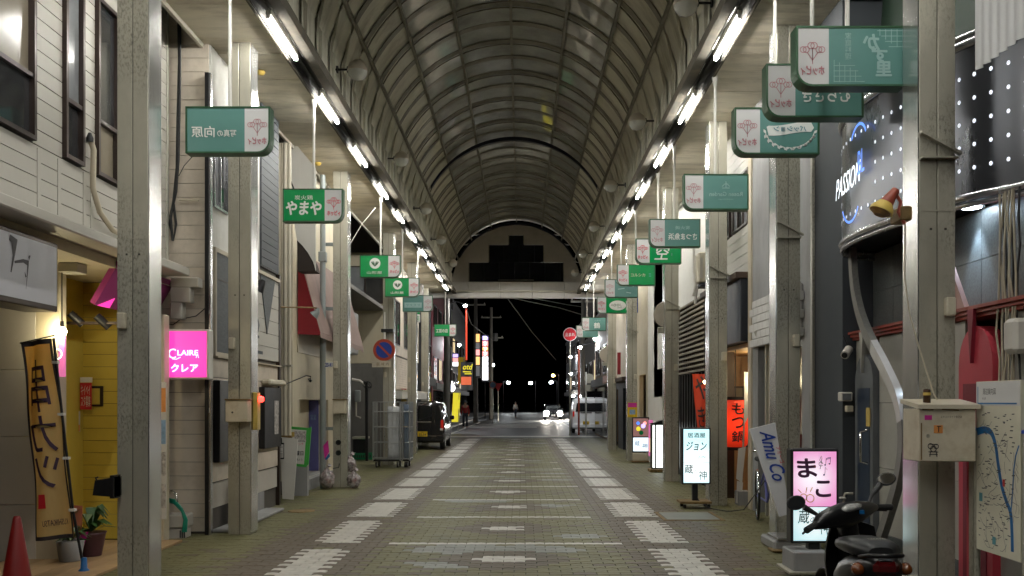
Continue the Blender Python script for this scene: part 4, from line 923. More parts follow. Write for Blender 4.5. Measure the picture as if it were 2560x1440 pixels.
t = thing('white_board', 'plain white board leaning at the foot of the beige conduits', 'board', P_(722, 1225)[:2]+(0,))
mb = MB(); mb.prism([(700, 1093), (745, 1097), (734, 1249), (706, 1247)], (xat(0, d), d, zat(0, d)), (d/F, 0, 0), (0, 0, -d/F), (0, 1, 0), .02); mb.build('panel', 'white_paint', t)
d = 14.45
t = thing('hanging_tag', 'small black framed tag with a white paper over the white board', 'tag', P_(703, 1147)); fbox('frame', 'black_metal', t, 697, 710, 1107, 1148, d, d+.015); fbox('paper', 'paper', t, 698.5, 708.5, 1111, 1144, d-.003, d-.001, 0); strokes('small_print', 'ink', t, P_(703, 1128, d-.003), [[(-.025, z_), (.025, z_)] for z_ in (.08, .06, .0, -.04, -.06, -.08)], .006); MB().tube([P_(702, 1107), P_(702, 1095)], .02, 6).build('hook', 'black_metal', t)
# diamond notice
d = 16.62
t = thing('diamond_notice', 'tilted pink and blue notice card beside the grey pole', 'notice', P_(818, 1150)); mb = MB(); mb.prism([(808, 1115), (820, 1100), (823, 1130), (812, 1148)], (xat(0, d), d, zat(0, d)), (d/F, 0, 0), (0, 0, -d/F), (0, 1, 0), .006); mb.build('card', 'pink_wrap', t); mb = MB(); mb.prism([(812, 1148), (823, 1132), (825, 1141), (816, 1150)], (xat(0, d), d, zat(0, d)), (d/F, 0, 0), (0, 0, -d/F), (0, 1, 0), .006); mb.build('blue_corner', 'blue_plastic', t)
# rubbish bags
mat('bag_clear', (.4, .36, .36), .14, var=.85, scale=13, bump=1, rvar=.08, dirt=(.35, .06, .07), dirt_amt=.6, dirt_scale=9); MATS['bag_clear'].node_tree.nodes['Principled BSDF'].inputs['Transmission Weight'].default_value = .25
def rubbish_bag(px_, py_, d, rx, rz, label, seed):
    x = xat(px_, d); t = thing('rubbish_bag', label, 'rubbish bag', (x, d, max(0, py_)), 'rubbish bags by the pillar')
    bm = bmesh.new(); bmesh.ops.create_icosphere(bm, subdivisions=4, radius=1); g = random.Random(seed); o_ = Vector((g.uniform(0, 9), g.uniform(0, 9), 0))
    from mathutils import noise
    for v in bm.verts:
        n_ = noise.noise(v.co*1.6+o_)*.22+noise.noise(v.co*4+o_)*.14+noise.noise(v.co*9+o_)*.05; r_ = 1+n_
        zz = v.co.z*r_; tp = 1-max(0, zz-.3)*.75
        v.co = Vector((x+v.co.x*r_*rx*tp, d+v.co.y*r_*rx*tp, py_+rz+max(-.92, zz)*rz))
    MB().bm(bm, 0, True).build('bag', 'bag_clear', t); MB().tube([(x, d, py_+rz*1.85), (x+.02, d, py_+rz*2.1), (x+.05, d-.02, py_+rz*2.25)], [.03, .018, .04], 8).build('knot', 'bag_clear', t)
rubbish_bag(818, 0, 16.55, .13, .2, 'bulging clear rubbish bag squeezed behind the grey pole', 1); rubbish_bag(885, 0, 16.75, .12, .16, 'lower clear rubbish bag on the street side of the pillar', 2); rubbish_bag(876, .28, 17.0, .11, .16, 'upper clear rubbish bag heaped behind the lower one', 3)
# ---------------------------------------------------------------- dark service bay with bins
mat('bay_wall', (.16, .155, .145), .8, var=.2, scale=2, dirt=(.06, .055, .05), dirt_amt=.7, stretch=(1, 1, .4))
Bay = thing('service_bay', 'dim concrete service bay open to the street past the pinkish awning', 'building', (-4.8, 23, 0))
box('side_wall', 'bay_wall', Bay, -5.6, -5.4, 20.3, 26.4, 0, 4.4); box('end_wall', 'bay_wall', Bay, -5.4, -3.72, 26.2, 26.4, 0, 2.75); box('near_wall', 'stucco_cream', Bay, -8, -3.72, 20.22, 20.3, 0, 6.5)
box('upper_front', 'concrete', Bay, -4.0, -3.74, 20.32, 21.6, 2.75, 3.75, b=.03); box('ceiling', 'bay_wall', Bay, -5.4, -3.8, 20.3, 26.2, 4.3, 4.4)
win(Bay, 'y', 26.18, -4.9, -3.85, 4.5, 5.6, -1, 'bronze', ['glass_grey', 'glass_dark'], splits=(.5,)); box('upper_end', 'stucco_cream', Bay, -5.4, -3.72, 26.2, 26.38, 2.76, 6.0)
d = 24.6
t = thing('cable_post', 'black steel post with a white arm and coiled cables in the service bay', 'post', P_(917, 1145, d)[:2]+(0,))
x = xat(917, d); MB().tube([(x, d, 0), (x, d, zat(955, d))], .045, 10).build('post', 'black_metal', t); MB().tube([P_(880, 948, d), P_(900, 952, d), P_(913, 962, d)], .035, 8).build('arm', 'white_paint', t)
mb = MB()
for i in range(4): mb.tube([(x+.1*math.cos(a+i)+.02*i, d-.05*i, zat(962, d)+.09*math.sin(a)) for a in np.linspace(0, 6, 12)], .012, 5)
mb.build('cable_coil', 'wire', t)
d = 25.2
t = thing('waste_bin', 'dark wheeled bin with a pale lid in the service bay', 'bin', P_(896, 1130, d)[:2]+(0,)); fbox('body', 'black_metal', t, 882, 914, 1098, 1143, d, d+.5, .02); fbox('lid', 'galv', t, 880, 916, 1092, 1098, d-.03, d+.52, .01)
d = 24.9
t = thing('green_crate', 'low bright green plastic crate at the mouth of the service bay', 'crate', P_(906, 1150, d)[:2]+(0,))
x0, x1 = xat(883, d), xat(930, d)
for a_, b_, c_, d_ in ((x0, x1, d, d+.02), (x0, x1, d+.34, d+.36), (x0, x0+.02, d+.02, d+.34), (x1-.02, x1, d+.02, d+.34)): box('side', 'plastic_green', t, a_, b_, c_, d_, .02, .2)
box('bottom', 'plastic_green', t, x0+.02, x1-.02, d+.02, d+.34, .02, .04)
for i in range(8): MB().box(x0+.04+i*.06, x0+.07+i*.06, d-.006, d, .07, .15).build('slot', 'ink', t)
d = 26.1
t = thing('gas_meter', 'grey gas meter with pipes on the dark wall of the service bay', 'meter', P_(890, 990, d)); fbox('body', 'grey_pipe', t, 886, 900, 975, 1005, d-.2, d, .03); MB().tube([P_(890, 1005, d-.1), P_(890, 1040, d-.1), P_(902, 1045, d-.1)], .03, 6).build('pipe', 'galv', t)
# ---------------------------------------------------------------- beige shop with shutter panel
X = -3.7
E_ = thing('beige_shop', 'beige tiled shop with a ribbed shutter panel and windows beyond the no-parking sign', 'building', (X, 30, 0))
box('back_wall', 'joint_dark', E_, -9, X-.05, 26.45, 33.9, 0, 7); 
slab(E_, 'siding_cream', 26.5, 33.9, 3.1, 6.4, X_=X, ops=[(27.4, 28.6, 3.4, 4.8), (29.6, 30.8, 3.4, 4.8), (31.6, 32.8, 3.4, 4.8)])
for p_ in (27.4, 29.6, 31.6): win(E_, 'x', X-.03, p_, p_+1.2, 3.4, 4.8, 1, 'bronze', ['glass_grey', 'glass_dark'], splits=(.5,))
boards(E_, 'x', X-.03, 26.55, 33.4, 2.0, 3.05, .075, .008, 'siding_cream', .03, 1, name='shutter_slat')
boards(E_, 'y', 26.44, -5.4, X-.03, 2.8, 4.4, .16, .012, 'siding_cream', .02, -1, name='tile_course')
box('canopy', 'stucco_white', E_, X-.03, X+.35, 26.6, 33.5, 1.72, 1.95, b=.01); box('canopy_edge', 'ivory', E_, X-.03, X+.37, 26.6, 33.5, 1.955, 2.0)
box('shop_front', 'tile_wall', E_, X-.2, X-.1, 26.5, 33.8, 0, 1.7); box('shop_door', 'glass_dark', E_, X-.1, X-.08, 28.2, 29.4, 0, 1.65); box('red_pillar', 'cloth_red', E_, X-.1, X-.02, 27.0, 27.35, .8, 1.7)
t = thing('price_banner', 'red white and yellow upright price banner under the shop canopy', 'banner', P_(1012, 1005, 29.0)); fbox('red_head', 'paper_red', t, 1003, 1016, 972, 990, 28.9, 28.92, 0); fbox('yellow_body', 'box_yellow', t, 1003, 1016, 990.2, 1006, 28.9, 28.92, 0)
t = thing('vertical_shop_sign', 'tall white box sign with red and green shapes fixed high beyond the pale teal sign', 'sign', P_(1046, 760, 33.0)); fbox('case', 'alu', t, 1034, 1057, 664, 762, 32.9, 33.2, .01)
fbox('face', 'sign_white', t, 1037, 1049, 667, 760, 32.885, 32.895, 0); fbox('green_block', 'sign_green', t, 1038, 1048, 667, 684, 32.87, 32.882, 0); disc('red_disc', 'logo_red', t, P_(1042, 696, 32.88), .12, .15); disc('red_disc', 'logo_red', t, P_(1042, 724, 32.88), .12, .16); fbox('orange_block', 'paper_orange', t, 1038, 1048, 744, 758, 32.87, 32.882, 0)
t = thing('small_white_sign', 'small white and green plate below the tall white box sign', 'sign', P_(1043, 805, 33.2)); fbox('face', 'sign_white', t, 1036, 1050, 786, 806, 33.1, 33.15); fbox('green_strip', 'sign_green', t, 1037, 1049, 778, 785.5, 33.1, 33.15); text('薬', 'sign_green', t, P_(1043, 796, 33.1), h=.18)
# no-parking sign on its pillar
d = 22.75
t = thing('no_parking_sign', 'round blue and rust-red no-parking sign above a worn plate', 'road sign', P_(960, 875, d))
c = Vector(P_(960, 875, d)); MB().lathe([(.28, .0), (.28, .012)], (c.x, c.y, c.z), 32, 'y').build('disc', 'noparking_red', t)
disc('blue_field', 'noparking_blue', t, c, .205, off=.004); strokes('slash', 'noparking_red', t, c, [[(-.15, .15), (.15, -.15)]], .05, off=.007)
MB().tube([P_(961, 815, d+.05), P_(961, 905, d+.05)], .03, 10).build('post', 'white_paint', t); MB().tube([P_(961, 780, d+.05), P_(961, 815, d+.05)], .022, 10).build('post_top', 'white_paint', t)
fbox('plate', 'ivory', t, 930, 977, 902, 918, d-.01, d+.005, 0); text('区 域 内', 'rust', t, P_(957, 910, d-.01), w=.3, h=.08)
box('clamp', 'black_metal', t, -3.38, -3.08, d+.02, d+.24, zat(830, d), zat(822, d))
# roll cage trolley
mat('steel_wire', (.45, .47, .48), .3, .8, var=.1)
x0, x1, y0, y1, z0, z1 = xat(936, 22.2), xat(1003, 22.2), 22.05, 22.72, .22, 1.62
def roll_cage(x0, x1, y0, y1, label, m_fill, fills):
    t = thing('roll_cage', label, 'roll cage', ((x0+x1)/2, (y0+y1)/2, 0), 'roll cages round the pillar')
    box('base', 'black_metal', t, x0, x1, y0, y1, .16, .2)
    for x in (x0, x1):
        for y in (y0, y1): MB().tube([(x, y, .18), (x, y, z1)], .016, 8).build('post', 'steel_wire', t)
    for z in (.22, .62, 1.0, 1.38, z1):
        for pa, pb in (((x0, y0), (x1, y0)), ((x0, y1), (x1, y1)), ((x0, y0), (x0, y1)), ((x1, y0), (x1, y1))): MB().tube([pa+(z,), pb+(z,)], .011, 6).build('rail', 'steel_wire', t)
    for i in range(1, 7):
        x = x0+(x1-x0)*i/7; MB().tube([(x, y0, .22), (x, y0, z1)], .005, 5).build('bar', 'steel_wire', t); MB().tube([(x, y1, .22), (x, y1, z1)], .005, 5).build('bar', 'steel_wire', t)
        y = y0+(y1-y0)*i/7; MB().tube([(x0, y, .22), (x0, y, z1)], .005, 5).build('bar', 'steel_wire', t); MB().tube([(x1, y, .22), (x1, y, z1)], .005, 5).build('bar', 'steel_wire', t)
    for x in (x0+.07, x1-.07):
        for y in (y0+.07, y1-.07): w_ = MB().lathe([(.065, -.02), (.07, -.015), (.07, .015), (.065, .02)], (x, y, .07), 16, 'x').build('wheel', 'black_metal', t); MB().lathe([(.03, -.024), (.03, .024)], (x, y, .07), 10, 'x').build('hub', 'steel_wire', w_); MB().box(x-.03, x+.03, y-.02, y+.02, .1, .16).build('fork', 'galv', w_)
    return t
t = roll_cage(x0, x1, 22.0, 22.6, 'steel wire roll cage standing at the foot of the no-parking pillar', None, None)
roll_cage(x1+.045, xat(1027, 22.3), 22.06, 22.68, 'narrow roll cage holding the blue sheet beside the first cage', None, None)
mat('wrap_sheet', (.5, .52, .54), .25, var=.2, scale=6, bump=.6); mat('blue_sheet', (.04, .12, .24), .4, var=.2, scale=5, bump=.5)
t = thing('cage_load', 'grey plastic-wrapped load with a blue sheet packed in the roll cage', 'load', (-2.9, 22.3, .2))
def lumpy(x0, x1, y0, y1, z0, z1, seed, amp=.03):
    from mathutils import noise
    bm = bmesh.new(); bmesh.ops.create_cube(bm, size=1); bmesh.ops.subdivide_edges(bm, edges=bm.edges[:], cuts=7, use_grid_fill=True)
    for v in bm.verts:
        p = Vector(((x0+x1)/2+v.co.x*(x1-x0), (y0+y1)/2+v.co.y*(y1-y0), (z0+z1)/2+v.co.z*(z1-z0))); n_ = noise.noise(p*4+Vector((seed, 0, 0)))*amp
        v.co = p+Vector((v.co.x, v.co.y, v.co.z)).normalized()*n_
    return MB().bm(bm, 0, True)
lumpy(-3.1, x1-.04, 22.06, 22.55, .23, 1.5, 1).build('wrapped_stack', 'wrap_sheet', t)
xb0 = xat(1004, 22.3); lumpy(x1+.085, xat(1023, 22.3), 22.11, 22.63, .23, 1.55, 4, .03).build('blue_sheet', 'blue_sheet', t); MB().tube([(x1+.03, 22.08, 1.02), (xat(1027, 22.3), 22.08, 1.0)], .012, 6).build('yellow_strap', 'box_yellow', t)

# ---------------------------------------------------------------- vehicles
mat('car_black', (.012, .012, .015), .12, var=.1, coat=.6, rvar=.03); mat('car_white', (.8, .8, .8), .25, var=.05, coat=.4, rvar=.05); mat('tyre', (.02, .02, .02), .8, var=.15); mat('car_glass', (.012, .014, .016), .05, var=.1, rvar=0, spec=.7)
mat('tail_red', (.45, .015, .01), .2, emit=.1, ecol=(1, .05, .03), rvar=0); mat('plate_yellow', (.75, .5, .02), .4, var=.05); mat('chrome', (.7, .7, .7), .12, 1, var=.05); mat('head_on', (1, 1, 1), .3, emit=500, ecol=(1, .93, .8), rvar=0)
def loft(parent, name, m, sections, axis_y, smooth=True):
    """sections: outlines (same point count) at the depths in axis_y"""
    n = len(sections[0]); mb = MB(); vs = [(p[0], y, p[1]) for s, y in zip(sections, axis_y) for p in s]; fs = []
    for i in range(len(sections)-1):
        for k in range(n): a, b = i*n+k, i*n+(k+1) % n; fs.append((a, b, b+n, a+n))
    mb.add(vs, fs, 0, smooth); mb.add([(p[0], axis_y[0], p[1]) for p in sections[0]], [tuple(range(n))[::-1]]); mb.add([(p[0], axis_y[-1], p[1]) for p in sections[-1]], [tuple(range(n))]); return mb.build(name, m, parent)
def kei(x0, x1, y0, L, H, paint, label, name, front=False, lights_on=False):
    """small high car seen from behind (tail at y0); front=True turns its nose to the camera"""
    W = x1-x0; cx = (x0+x1)/2; t = thing(name, label, 'car' if name != 'delivery_van' else 'van', (cx, y0+L/2, 0))
    def sec(wb, wt, zb, zm, zt): # lower half width, roof half width
        return [(cx-wb*.94, zb), (cx+wb*.94, zb), (cx+wb, zb+.12), (cx+wb, zm-.05), (cx+wb*.97, zm), (cx+wt, zt-.06), (cx+wt*.88, zt), (cx-wt*.88, zt), (cx-wt, zt-.06), (cx-wb*.97, zm), (cx-wb, zm-.05), (cx-wb, zb+.12)]
    h = W/2; zm = H*.58
    S = [sec(h*.93, h*.78, .3, zm, H*.93), sec(h*.985, h*.84, .24, zm, H*.985), sec(h, h*.85, .22, zm, H), sec(h, h*.84, .22, zm, H*.985), sec(h*.99, h*.8, .22, zm, H*.9), sec(h*.98, h*.86, .22, zm*.97, zm*1.0+.03), sec(h*.9, h*.78, .28, zm*.85, zm*.88)]
    Ys = [0, .12, .5, L*.55, L*.66, L*.84, L]
    if front: Ys = [L-v for v in Ys]; S = S[::-1]; Ys = Ys[::-1]
    loft(t, 'body', paint, S, [y0+v for v in Ys])
    # rear glass, side glass, lamps, plate, bumper, wheels
    yb = y0-.004
    if not front:
        mb = MB(); mb.prism([(-h*.74, zm+.06), (h*.74, zm+.06), (h*.66, H*.86), (-h*.66, H*.86)], (cx, yb+.0, 0), (1, 0, 0), (0, .0, 1), (0, -1, 0), .008); g = mb.build('rear_glass', 'car_glass', t)
        strokes('wiper', 'black_metal', g, (cx, yb-.012, zm+.1), [[(-.05, 0), (.3, .12)]], .02)
        for s in (-1, 1): mb = MB(); mb.bbox(cx+s*h*.83, cx+s*h*.95, yb-.03, yb+.1, zm-.26, zm+.08, .02); mb.build('tail_lamp', 'tail_red', t); MB().box(cx+s*h*.81, cx+s*h*.93, yb-.036, yb-.03, zm-.27, zm-.2).build('reversing_lamp', 'white_paint', t)
        pl = box('number_plate', 'plate_yellow', t, cx-.165, cx+.165, yb-.045, yb-.036, .46, .63); text('55-54', 'ink', pl, (cx, yb-.045, .52), w=.24, h=.08, bold=.02); text('580', 'ink', pl, (cx, yb-.045, .6), w=.1, h=.03)
        mb = MB(); mb.bbox(cx-h*.97, cx+h*.97, yb-.035, yb+.12, .28, .5, .03); mb.build('bumper', paint, t); MB().bbox(cx-.3, cx+.3, yb-.02, yb+.02, zm-.02, zm+.03, .01).build('tailgate_handle', 'chrome', t)
        MB().tube([(cx-h*.6, y0+.3, H+.02), (cx+h*.6, y0+.3, H+.02)], .02, 6).build('roof_spoiler', paint, t)
    else:
        mb = MB(); mb.prism([(-h*.8, zm+.04), (h*.8, zm+.04), (h*.7, H*.93), (-h*.7, H*.93)], (cx, y0+L*.15, 0), (1, 0, 0), (0, .3, .95), (0, -1, 0), .01); mb.build('windscreen', 'car_glass', t)
        for s in (-1, 1): MB().lathe([(.24, 0), (.22, -.06), (.001, -.09)], (cx+s*h*.74, yb+.02, zm*.72), 16, 'y').build('headlamp', 'head_on' if lights_on else 'white_paint', t)
        MB().bbox(cx-h*.5, cx+h*.5, yb-.03, yb+.05, zm*.6, zm*.72, .02).build('grille', 'black_metal', t); box('number_plate', 'white_paint', t, cx-.165, cx+.165, yb-.04, yb-.03, .36, .52); MB().bbox(cx-h*.97, cx+h*.97, yb-.02, yb+.15, .24, .42, .03).build('bumper', paint, t)
    for s in (-1, 1):
        mb = MB(); mb.prism([(y0+.35, zm+.05), (y0+L*.62, zm+.05), (y0+L*.5, H*.9), (y0+.45, H*.9)] if not front else [(y0+L*.38, zm+.05), (y0+L-.35, zm+.05), (y0+L-.45, H*.9), (y0+L*.5, H*.9)], (cx+s*h*.955, 0, 0), (0, 1, 0), (s*-.1, 0, 1), (s, 0, 0), .01); mb.build('side_window', 'car_glass', t)
        for yy in (y0+.55, y0+L-.6):
            w_ = MB().lathe([(.2, -.085), (.27, -.08), (.275, 0), (.27, .08), (.2, .085)], (cx+s*(h-.1), yy, .275), 22, 'x').build('wheel', 'tyre', t); MB().lathe([(.19, -.09), (.19, .09)], (cx+s*(h-.1), yy, .275), 16, 'x').build('rim', 'chrome', w_)
    mb = MB(); mb.bbox(cx+h+.0, cx+h+.16, y0+L*.66 if not front else y0+L*.34, y0+L*.7 if not front else y0+L*.38, zm+.05, zm+.2, .03); mb.build('door_mirror', paint, t)
    return t
xr = xat(1111, 30.3)
kei(xr-1.475, xr, 30.3, 3.4, 1.62, 'car_black', 'glossy black hatchback parked nose-away behind the roll cage, yellow plate', 'parked_car')
xv = xat(1430, 47)
kei(xv, xv+1.475, 47, 3.4, 1.85, 'car_white', 'white delivery van parked at the street corner past the arcade', 'delivery_van')
xh = xat(1383, 83)
kei(xh-.85, xh+.85, 83, 4.3, 1.5, 'car_black', 'dark oncoming car with both headlamps glaring down the street', 'oncoming_car', front=True, lights_on=True)
# ---------------------------------------------------------------- snack-bar building with the drum sign
mat('drum_metal', (.13, .135, .15), .28, .85, var=.12, scale=1.2, stretch=(1, 1, .3), rvar=.08)
mat('granite', (.09, .1, .1), .45, var=.45, scale=45, bump=.2, dirt=(.05, .055, .055), dirt_amt=.5)
mat('ribbon_dim', (.2, .195, .18), .5, var=.2, scale=40, dirt=(.2, .2, .18), dirt_amt=.3)
mat('tile_pale', (.38, .37, .33), .5, var=.08, scale=6, dirt=(.24, .22, .18), dirt_amt=.4)
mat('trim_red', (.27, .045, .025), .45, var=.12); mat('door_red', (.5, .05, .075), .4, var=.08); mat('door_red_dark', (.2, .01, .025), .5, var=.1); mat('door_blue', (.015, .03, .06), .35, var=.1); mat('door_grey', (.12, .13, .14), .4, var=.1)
mat('ribbon_bright', (.85, .85, .85), .22, .3, var=.08); mat('pink_plaster', (.42, .25, .22), .55, var=.06)
mat('dot_lit', (1, 1, 1), .4, emit=.8, ecol=(.8, .87, 1), rvar=0); mat('neon_white', (1, 1, 1), .4, emit=1.3, ecol=(.85, .92, 1), rvar=0); mat('neon_blue', (.2, .4, 1), .4, emit=.8, ecol=(.05, .22, 1), rvar=0); mat('neon_pink', (1, .4, .5), .4, emit=2, ecol=(1, .3, .45), rvar=0)
mat('spot_lit', (1, 1, 1), .4, emit=45, ecol=(.72, .86, 1), rvar=0)
mat('dark_wall', (.05, .057, .066), .7, var=.12, scale=2, dirt=(.035, .04, .045), dirt_amt=.4)
mat('net_green', (.003, .018, .007), .7, var=.3, scale=30); mat('corrugated', (.42, .42, .42), .45, .3, var=.1, scale=2, stretch=(1, 1, .3))
S_ = thing('snack_bar_building', 'snack-bar building with a curved grey drum fascia of glowing dots over red trim', 'building', (3.9, 7.8, 0))
DP = [(4.1, 5.7), (3.95, 6.45), (3.66, 7.0), (3.48, 7.6), (3.39, 8.2), (3.38, 8.7), (3.46, 9.1), (3.62, 9.4), (3.85, 9.56), (4.15, 9.6)]
def smooth_path(pts, n=44):
    from mathutils import geometry
    out = []; m = len(pts)
    for i in range(m-1):
        p0, p1, p2, p3 = (Vector(pts[max(i-1, 0)]), Vector(pts[i]), Vector(pts[i+1]), Vector(pts[min(i+2, m-1)])); k = n//(m-1)
        for j in range(k): s = j/k; out.append(.5*((2*p1)+(p2-p0)*s+(2*p0-5*p1+4*p2-p3)*s*s+(3*p1-p0-3*p2+p3)*s**3))
    return out+[Vector(pts[-1])]
dp = smooth_path(DP, 72)
mb = MB(); mb.sheet([[(p.x, p.y, z) for p in dp] for z in (3.22, 3.6, 4.0, 4.36)]); mb.build('drum', 'drum_metal', S_)
for zz, r_ in ((3.2, .035), (3.14, .022), (4.4, .04), (4.46, .03)): MB().tube([(p.x, p.y, zz) for p in dp], r_, 8).build('drum_moulding', 'alu', S_)
mb = MB(); pts = [(p.x, p.y, 3.215) for p in dp]+[(4.6, 9.6, 3.215), (4.6, 5.7, 3.215)]; mb.add(pts, [tuple(range(len(pts)))]); mb.build('drum_soffit', 'black_metal', S_)
# glowing dots as single parts
Ls = [0]
for i in range(1, len(dp)): Ls.append(Ls[-1]+(dp[i]-dp[i-1]).length)
dm = bpy.data.meshes.new('light_dot'); n_ = 10; dm.from_pydata([(.014*math.cos(2*math.pi*i/n_), 0, .017*math.sin(2*math.pi*i/n_)) for i in range(n_)], [], [tuple(range(n_))]); dm.materials.append(MATS['dot_lit'])
s = .75; o0 = origin(S_)
while s < Ls[-1]-.25:
    i = max(k for k in range(len(Ls)) if Ls[k] <= s); p = dp[i].lerp(dp[min(i+1, len(dp)-1)], (s-Ls[i])/max(1e-6, (Ls[min(i+1, len(dp)-1)]-Ls[i]))); tg = (dp[min(i+1, len(dp)-1)]-dp[i]).normalized(); nr = Vector((-tg.y, tg.x)); nr = nr if nr.x < 0 else -nr
    for z in (3.42, 3.6, 3.78, 3.96, 4.14):
        if 8.1 < p.y < 8.9 and 3.5 < z < 4.0: continue
        if abs(s-1.65) < .3 and z > 4.2: continue
        o = link('light_dot', dm, S_, (p.x+nr.x*.006-o0.x, p.y+nr.y*.006-o0.y, z)); o.rotation_euler.z = math.atan2(tg.y, tg.x)
    s += .135
text('PASSION', 'neon_white', S_, (3.375, 8.62, 3.74), w=.55, h=.2, u=(.05, -1, .12), v=(0, 0, 1), n=(-1, 0, 0), off=.03, slant=.15); text('BL', 'neon_blue', S_, (3.375, 8.28, 3.84), w=.14, h=.22, u=(.05, -1, .12), v=(0, 0, 1), n=(-1, 0, 0), off=.032)
strokes('neon_arc', 'neon_blue', S_, (3.375, 8.35, 4.0), [ring(.2, 0, 0, 12, 25, 150)], .025, u=(0, -1, 0), n=(-1, 0, 0), off=.03); strokes('neon_arc', 'neon_blue', S_, (3.375, 8.55, 3.55), [ring(.22, 0, 0, 12, 200, 330)], .022, u=(0, -1, 0), n=(-1, 0, 0), off=.03)
# granite wall below the drum, red cornice, pale lower wall with arched doors
gy = [5.6, 6.5, 7.35, 8.2, 9.1, 9.62]
for i in range(5):
    for z0, z1 in ((2.36, 2.78), (2.78, 3.2)): box('granite_slab', 'granite', S_, 3.98, 4.05, gy[i]+.003, gy[i+1]-.003, z0+.003, z1-.003)
box('core', 'black_metal', S_, 4.05, 7, 5.6, 9.62, 0, 4.5)
for k_, (dz, dx) in enumerate(((0, .0), (.03, .025), (.06, .05))): box('red_trim', 'trim_red', S_, 3.76-dx, 4.02, 5.6, 9.62, 2.27+dz, 2.297+dz)
doors = [(6.72, 7.25), (9.0, 9.5)]
for z0, z1 in ((.3, .95), (.95, 1.6), (1.6, 2.265)):
    for a, b in ((5.6, 6.72), (7.25, 7.75), (7.75, 8.4), (8.4, 9.0), (9.5, 9.62)): box('wall_tile', 'tile_pale' if b-a != .65 else 'granite', S_, 3.8, 3.9, a+.003, b-.003, z0+.003, z1-.003)
box('base_tile', 'granite', S_, 3.78, 3.9, 5.6, 6.7, 0, .3); box('base_tile', 'granite', S_, 3.78, 3.9, 7.3, 9.0, 0, .3)
def arched(y0, y1, zt, m1, m2, nm):
    yc = (y0+y1)/2; r = (y1-y0)/2; ol = [(y0, 0), (y1, 0), (y1, zt-r*1.2)]+[(yc+r*math.cos(R(a)), zt-r*1.2+r*1.2*math.sin(R(a))) for a in range(15, 180, 15)]+[(y0, zt-r*1.2)]
    mb = MB(); mb.prism(ol, (3.74, 0, 0), (0, 1, 0), (0, 0, 1), (1, 0, 0), .12); d_ = mb.build(nm, m1, S_)
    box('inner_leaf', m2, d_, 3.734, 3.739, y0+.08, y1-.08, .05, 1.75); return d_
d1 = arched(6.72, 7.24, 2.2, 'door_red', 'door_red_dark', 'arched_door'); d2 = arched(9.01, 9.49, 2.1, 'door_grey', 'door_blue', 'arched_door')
MB().tube([(3.73, 9.12, .98), (3.66, 9.12, 1.0), (3.66, 9.12, 1.3), (3.73, 9.12, 1.32)], .014, 8).build('pull_handle', 'chrome', d2); box('notice', 'box_yellow', d2, 3.728, 3.7335, 9.06, 9.16, 1.36, 1.55)
for y_ in (7.0, 9.25): mb = MB(); mb.prism([(-.05, 0), (.05, 0), (0, -.42)], (3.71, y_, 2.33), (0, 1, 0), (0, 0, 1), (1, 0, 0), .03); mb.build('keystone', 'tile_pale' if y_ > 8 else 'door_red_dark', S_)
box('sticker', 'paper_blue', S_, 3.792, 3.799, 7.28, 7.33, 1.2, 1.75)
# sweeping steel ribbon and pink fin
rp = [(2140, 600, 3.7), (2145, 700, 3.68), (2160, 780, 3.66), (2187, 850, 3.62), (2226, 925, 3.58), (2258, 1000, 3.56), (2270, 1090, 3.56), (2262, 1180, 3.58), (2238, 1270, 3.62), (2205, 1370, 3.66)]
pts = smooth_path([(dep(a, X_), zat(b, dep(a, X_)), X_) for a, b, X_ in rp], 45); mb = MB(); L_ = []; Rr = []
for i, p in enumerate(pts):
    tt = (pts[min(i+1, len(pts)-1)]-pts[max(i-1, 0)]); t2 = Vector((tt.x, tt.y)).normalized(); q = Vector((-t2.y, t2.x))*.07
    L_.append((p.z, p.x+q.x, p.y+q.y)); Rr.append((p.z-.02, p.x-q.x, p.y-q.y))
i0, i1 = int(len(pts)*.36), int(len(pts)*.62)
for nm, m_, a, b in (('dim_band', 'ribbon_dim', 0, i0), ('bright_band', 'ribbon_bright', i0, i1), ('dim_band', 'ribbon_dim', i1, len(pts)-1)): mb = MB(); mb.sheet([L_[a:b+1], Rr[a:b+1]], .06); mb.build(nm, m_, S_)  # one silver ribbon, its bright reflecting stretch painted as a lighter band
mb = MB(); mb.prism([(dep(2362, 3.7), zat(645, dep(2362, 3.7))), (dep(2362, 3.7), zat(803, dep(2362, 3.7))), (dep(2405, 3.7), 2.36)], (3.72, 0, 0), (0, 1, 0), (0, 0, 1), (1, 0, 0), .04); mb.build('pink_fin', 'pink_plaster', S_)
# recessed downlight and its scallop on the granite
yd = dep(2410, 3.8)
t = thing('downlight', 'bright bluish downlight under the drum washing the granite wall', 'downlight', (3.8, yd, 3.2)); MB().lathe([(.075, 0), (.075, .015)], (3.86, yd, 3.185), 18).build('lens', 'spot_lit', t); MB().lathe([(.075, 0), (.1, -.01), (.1, .015)], (3.86, yd, 3.195), 18).build('ring', 'chrome', t)
sl = bpy.data.lights.new('downlight_beam', 'SPOT'); sl.energy = 42; sl.color = (.62, .8, 1); sl.spot_size = R(58); sl.spot_blend = .6; sl.shadow_soft_size = .03; so = bpy.data.objects.new('downlight_beam', sl); COL.objects.link(so); so.parent = t; so.location = (.08, .12, -.04); so.rotation_euler = (0, R(-8), 0)
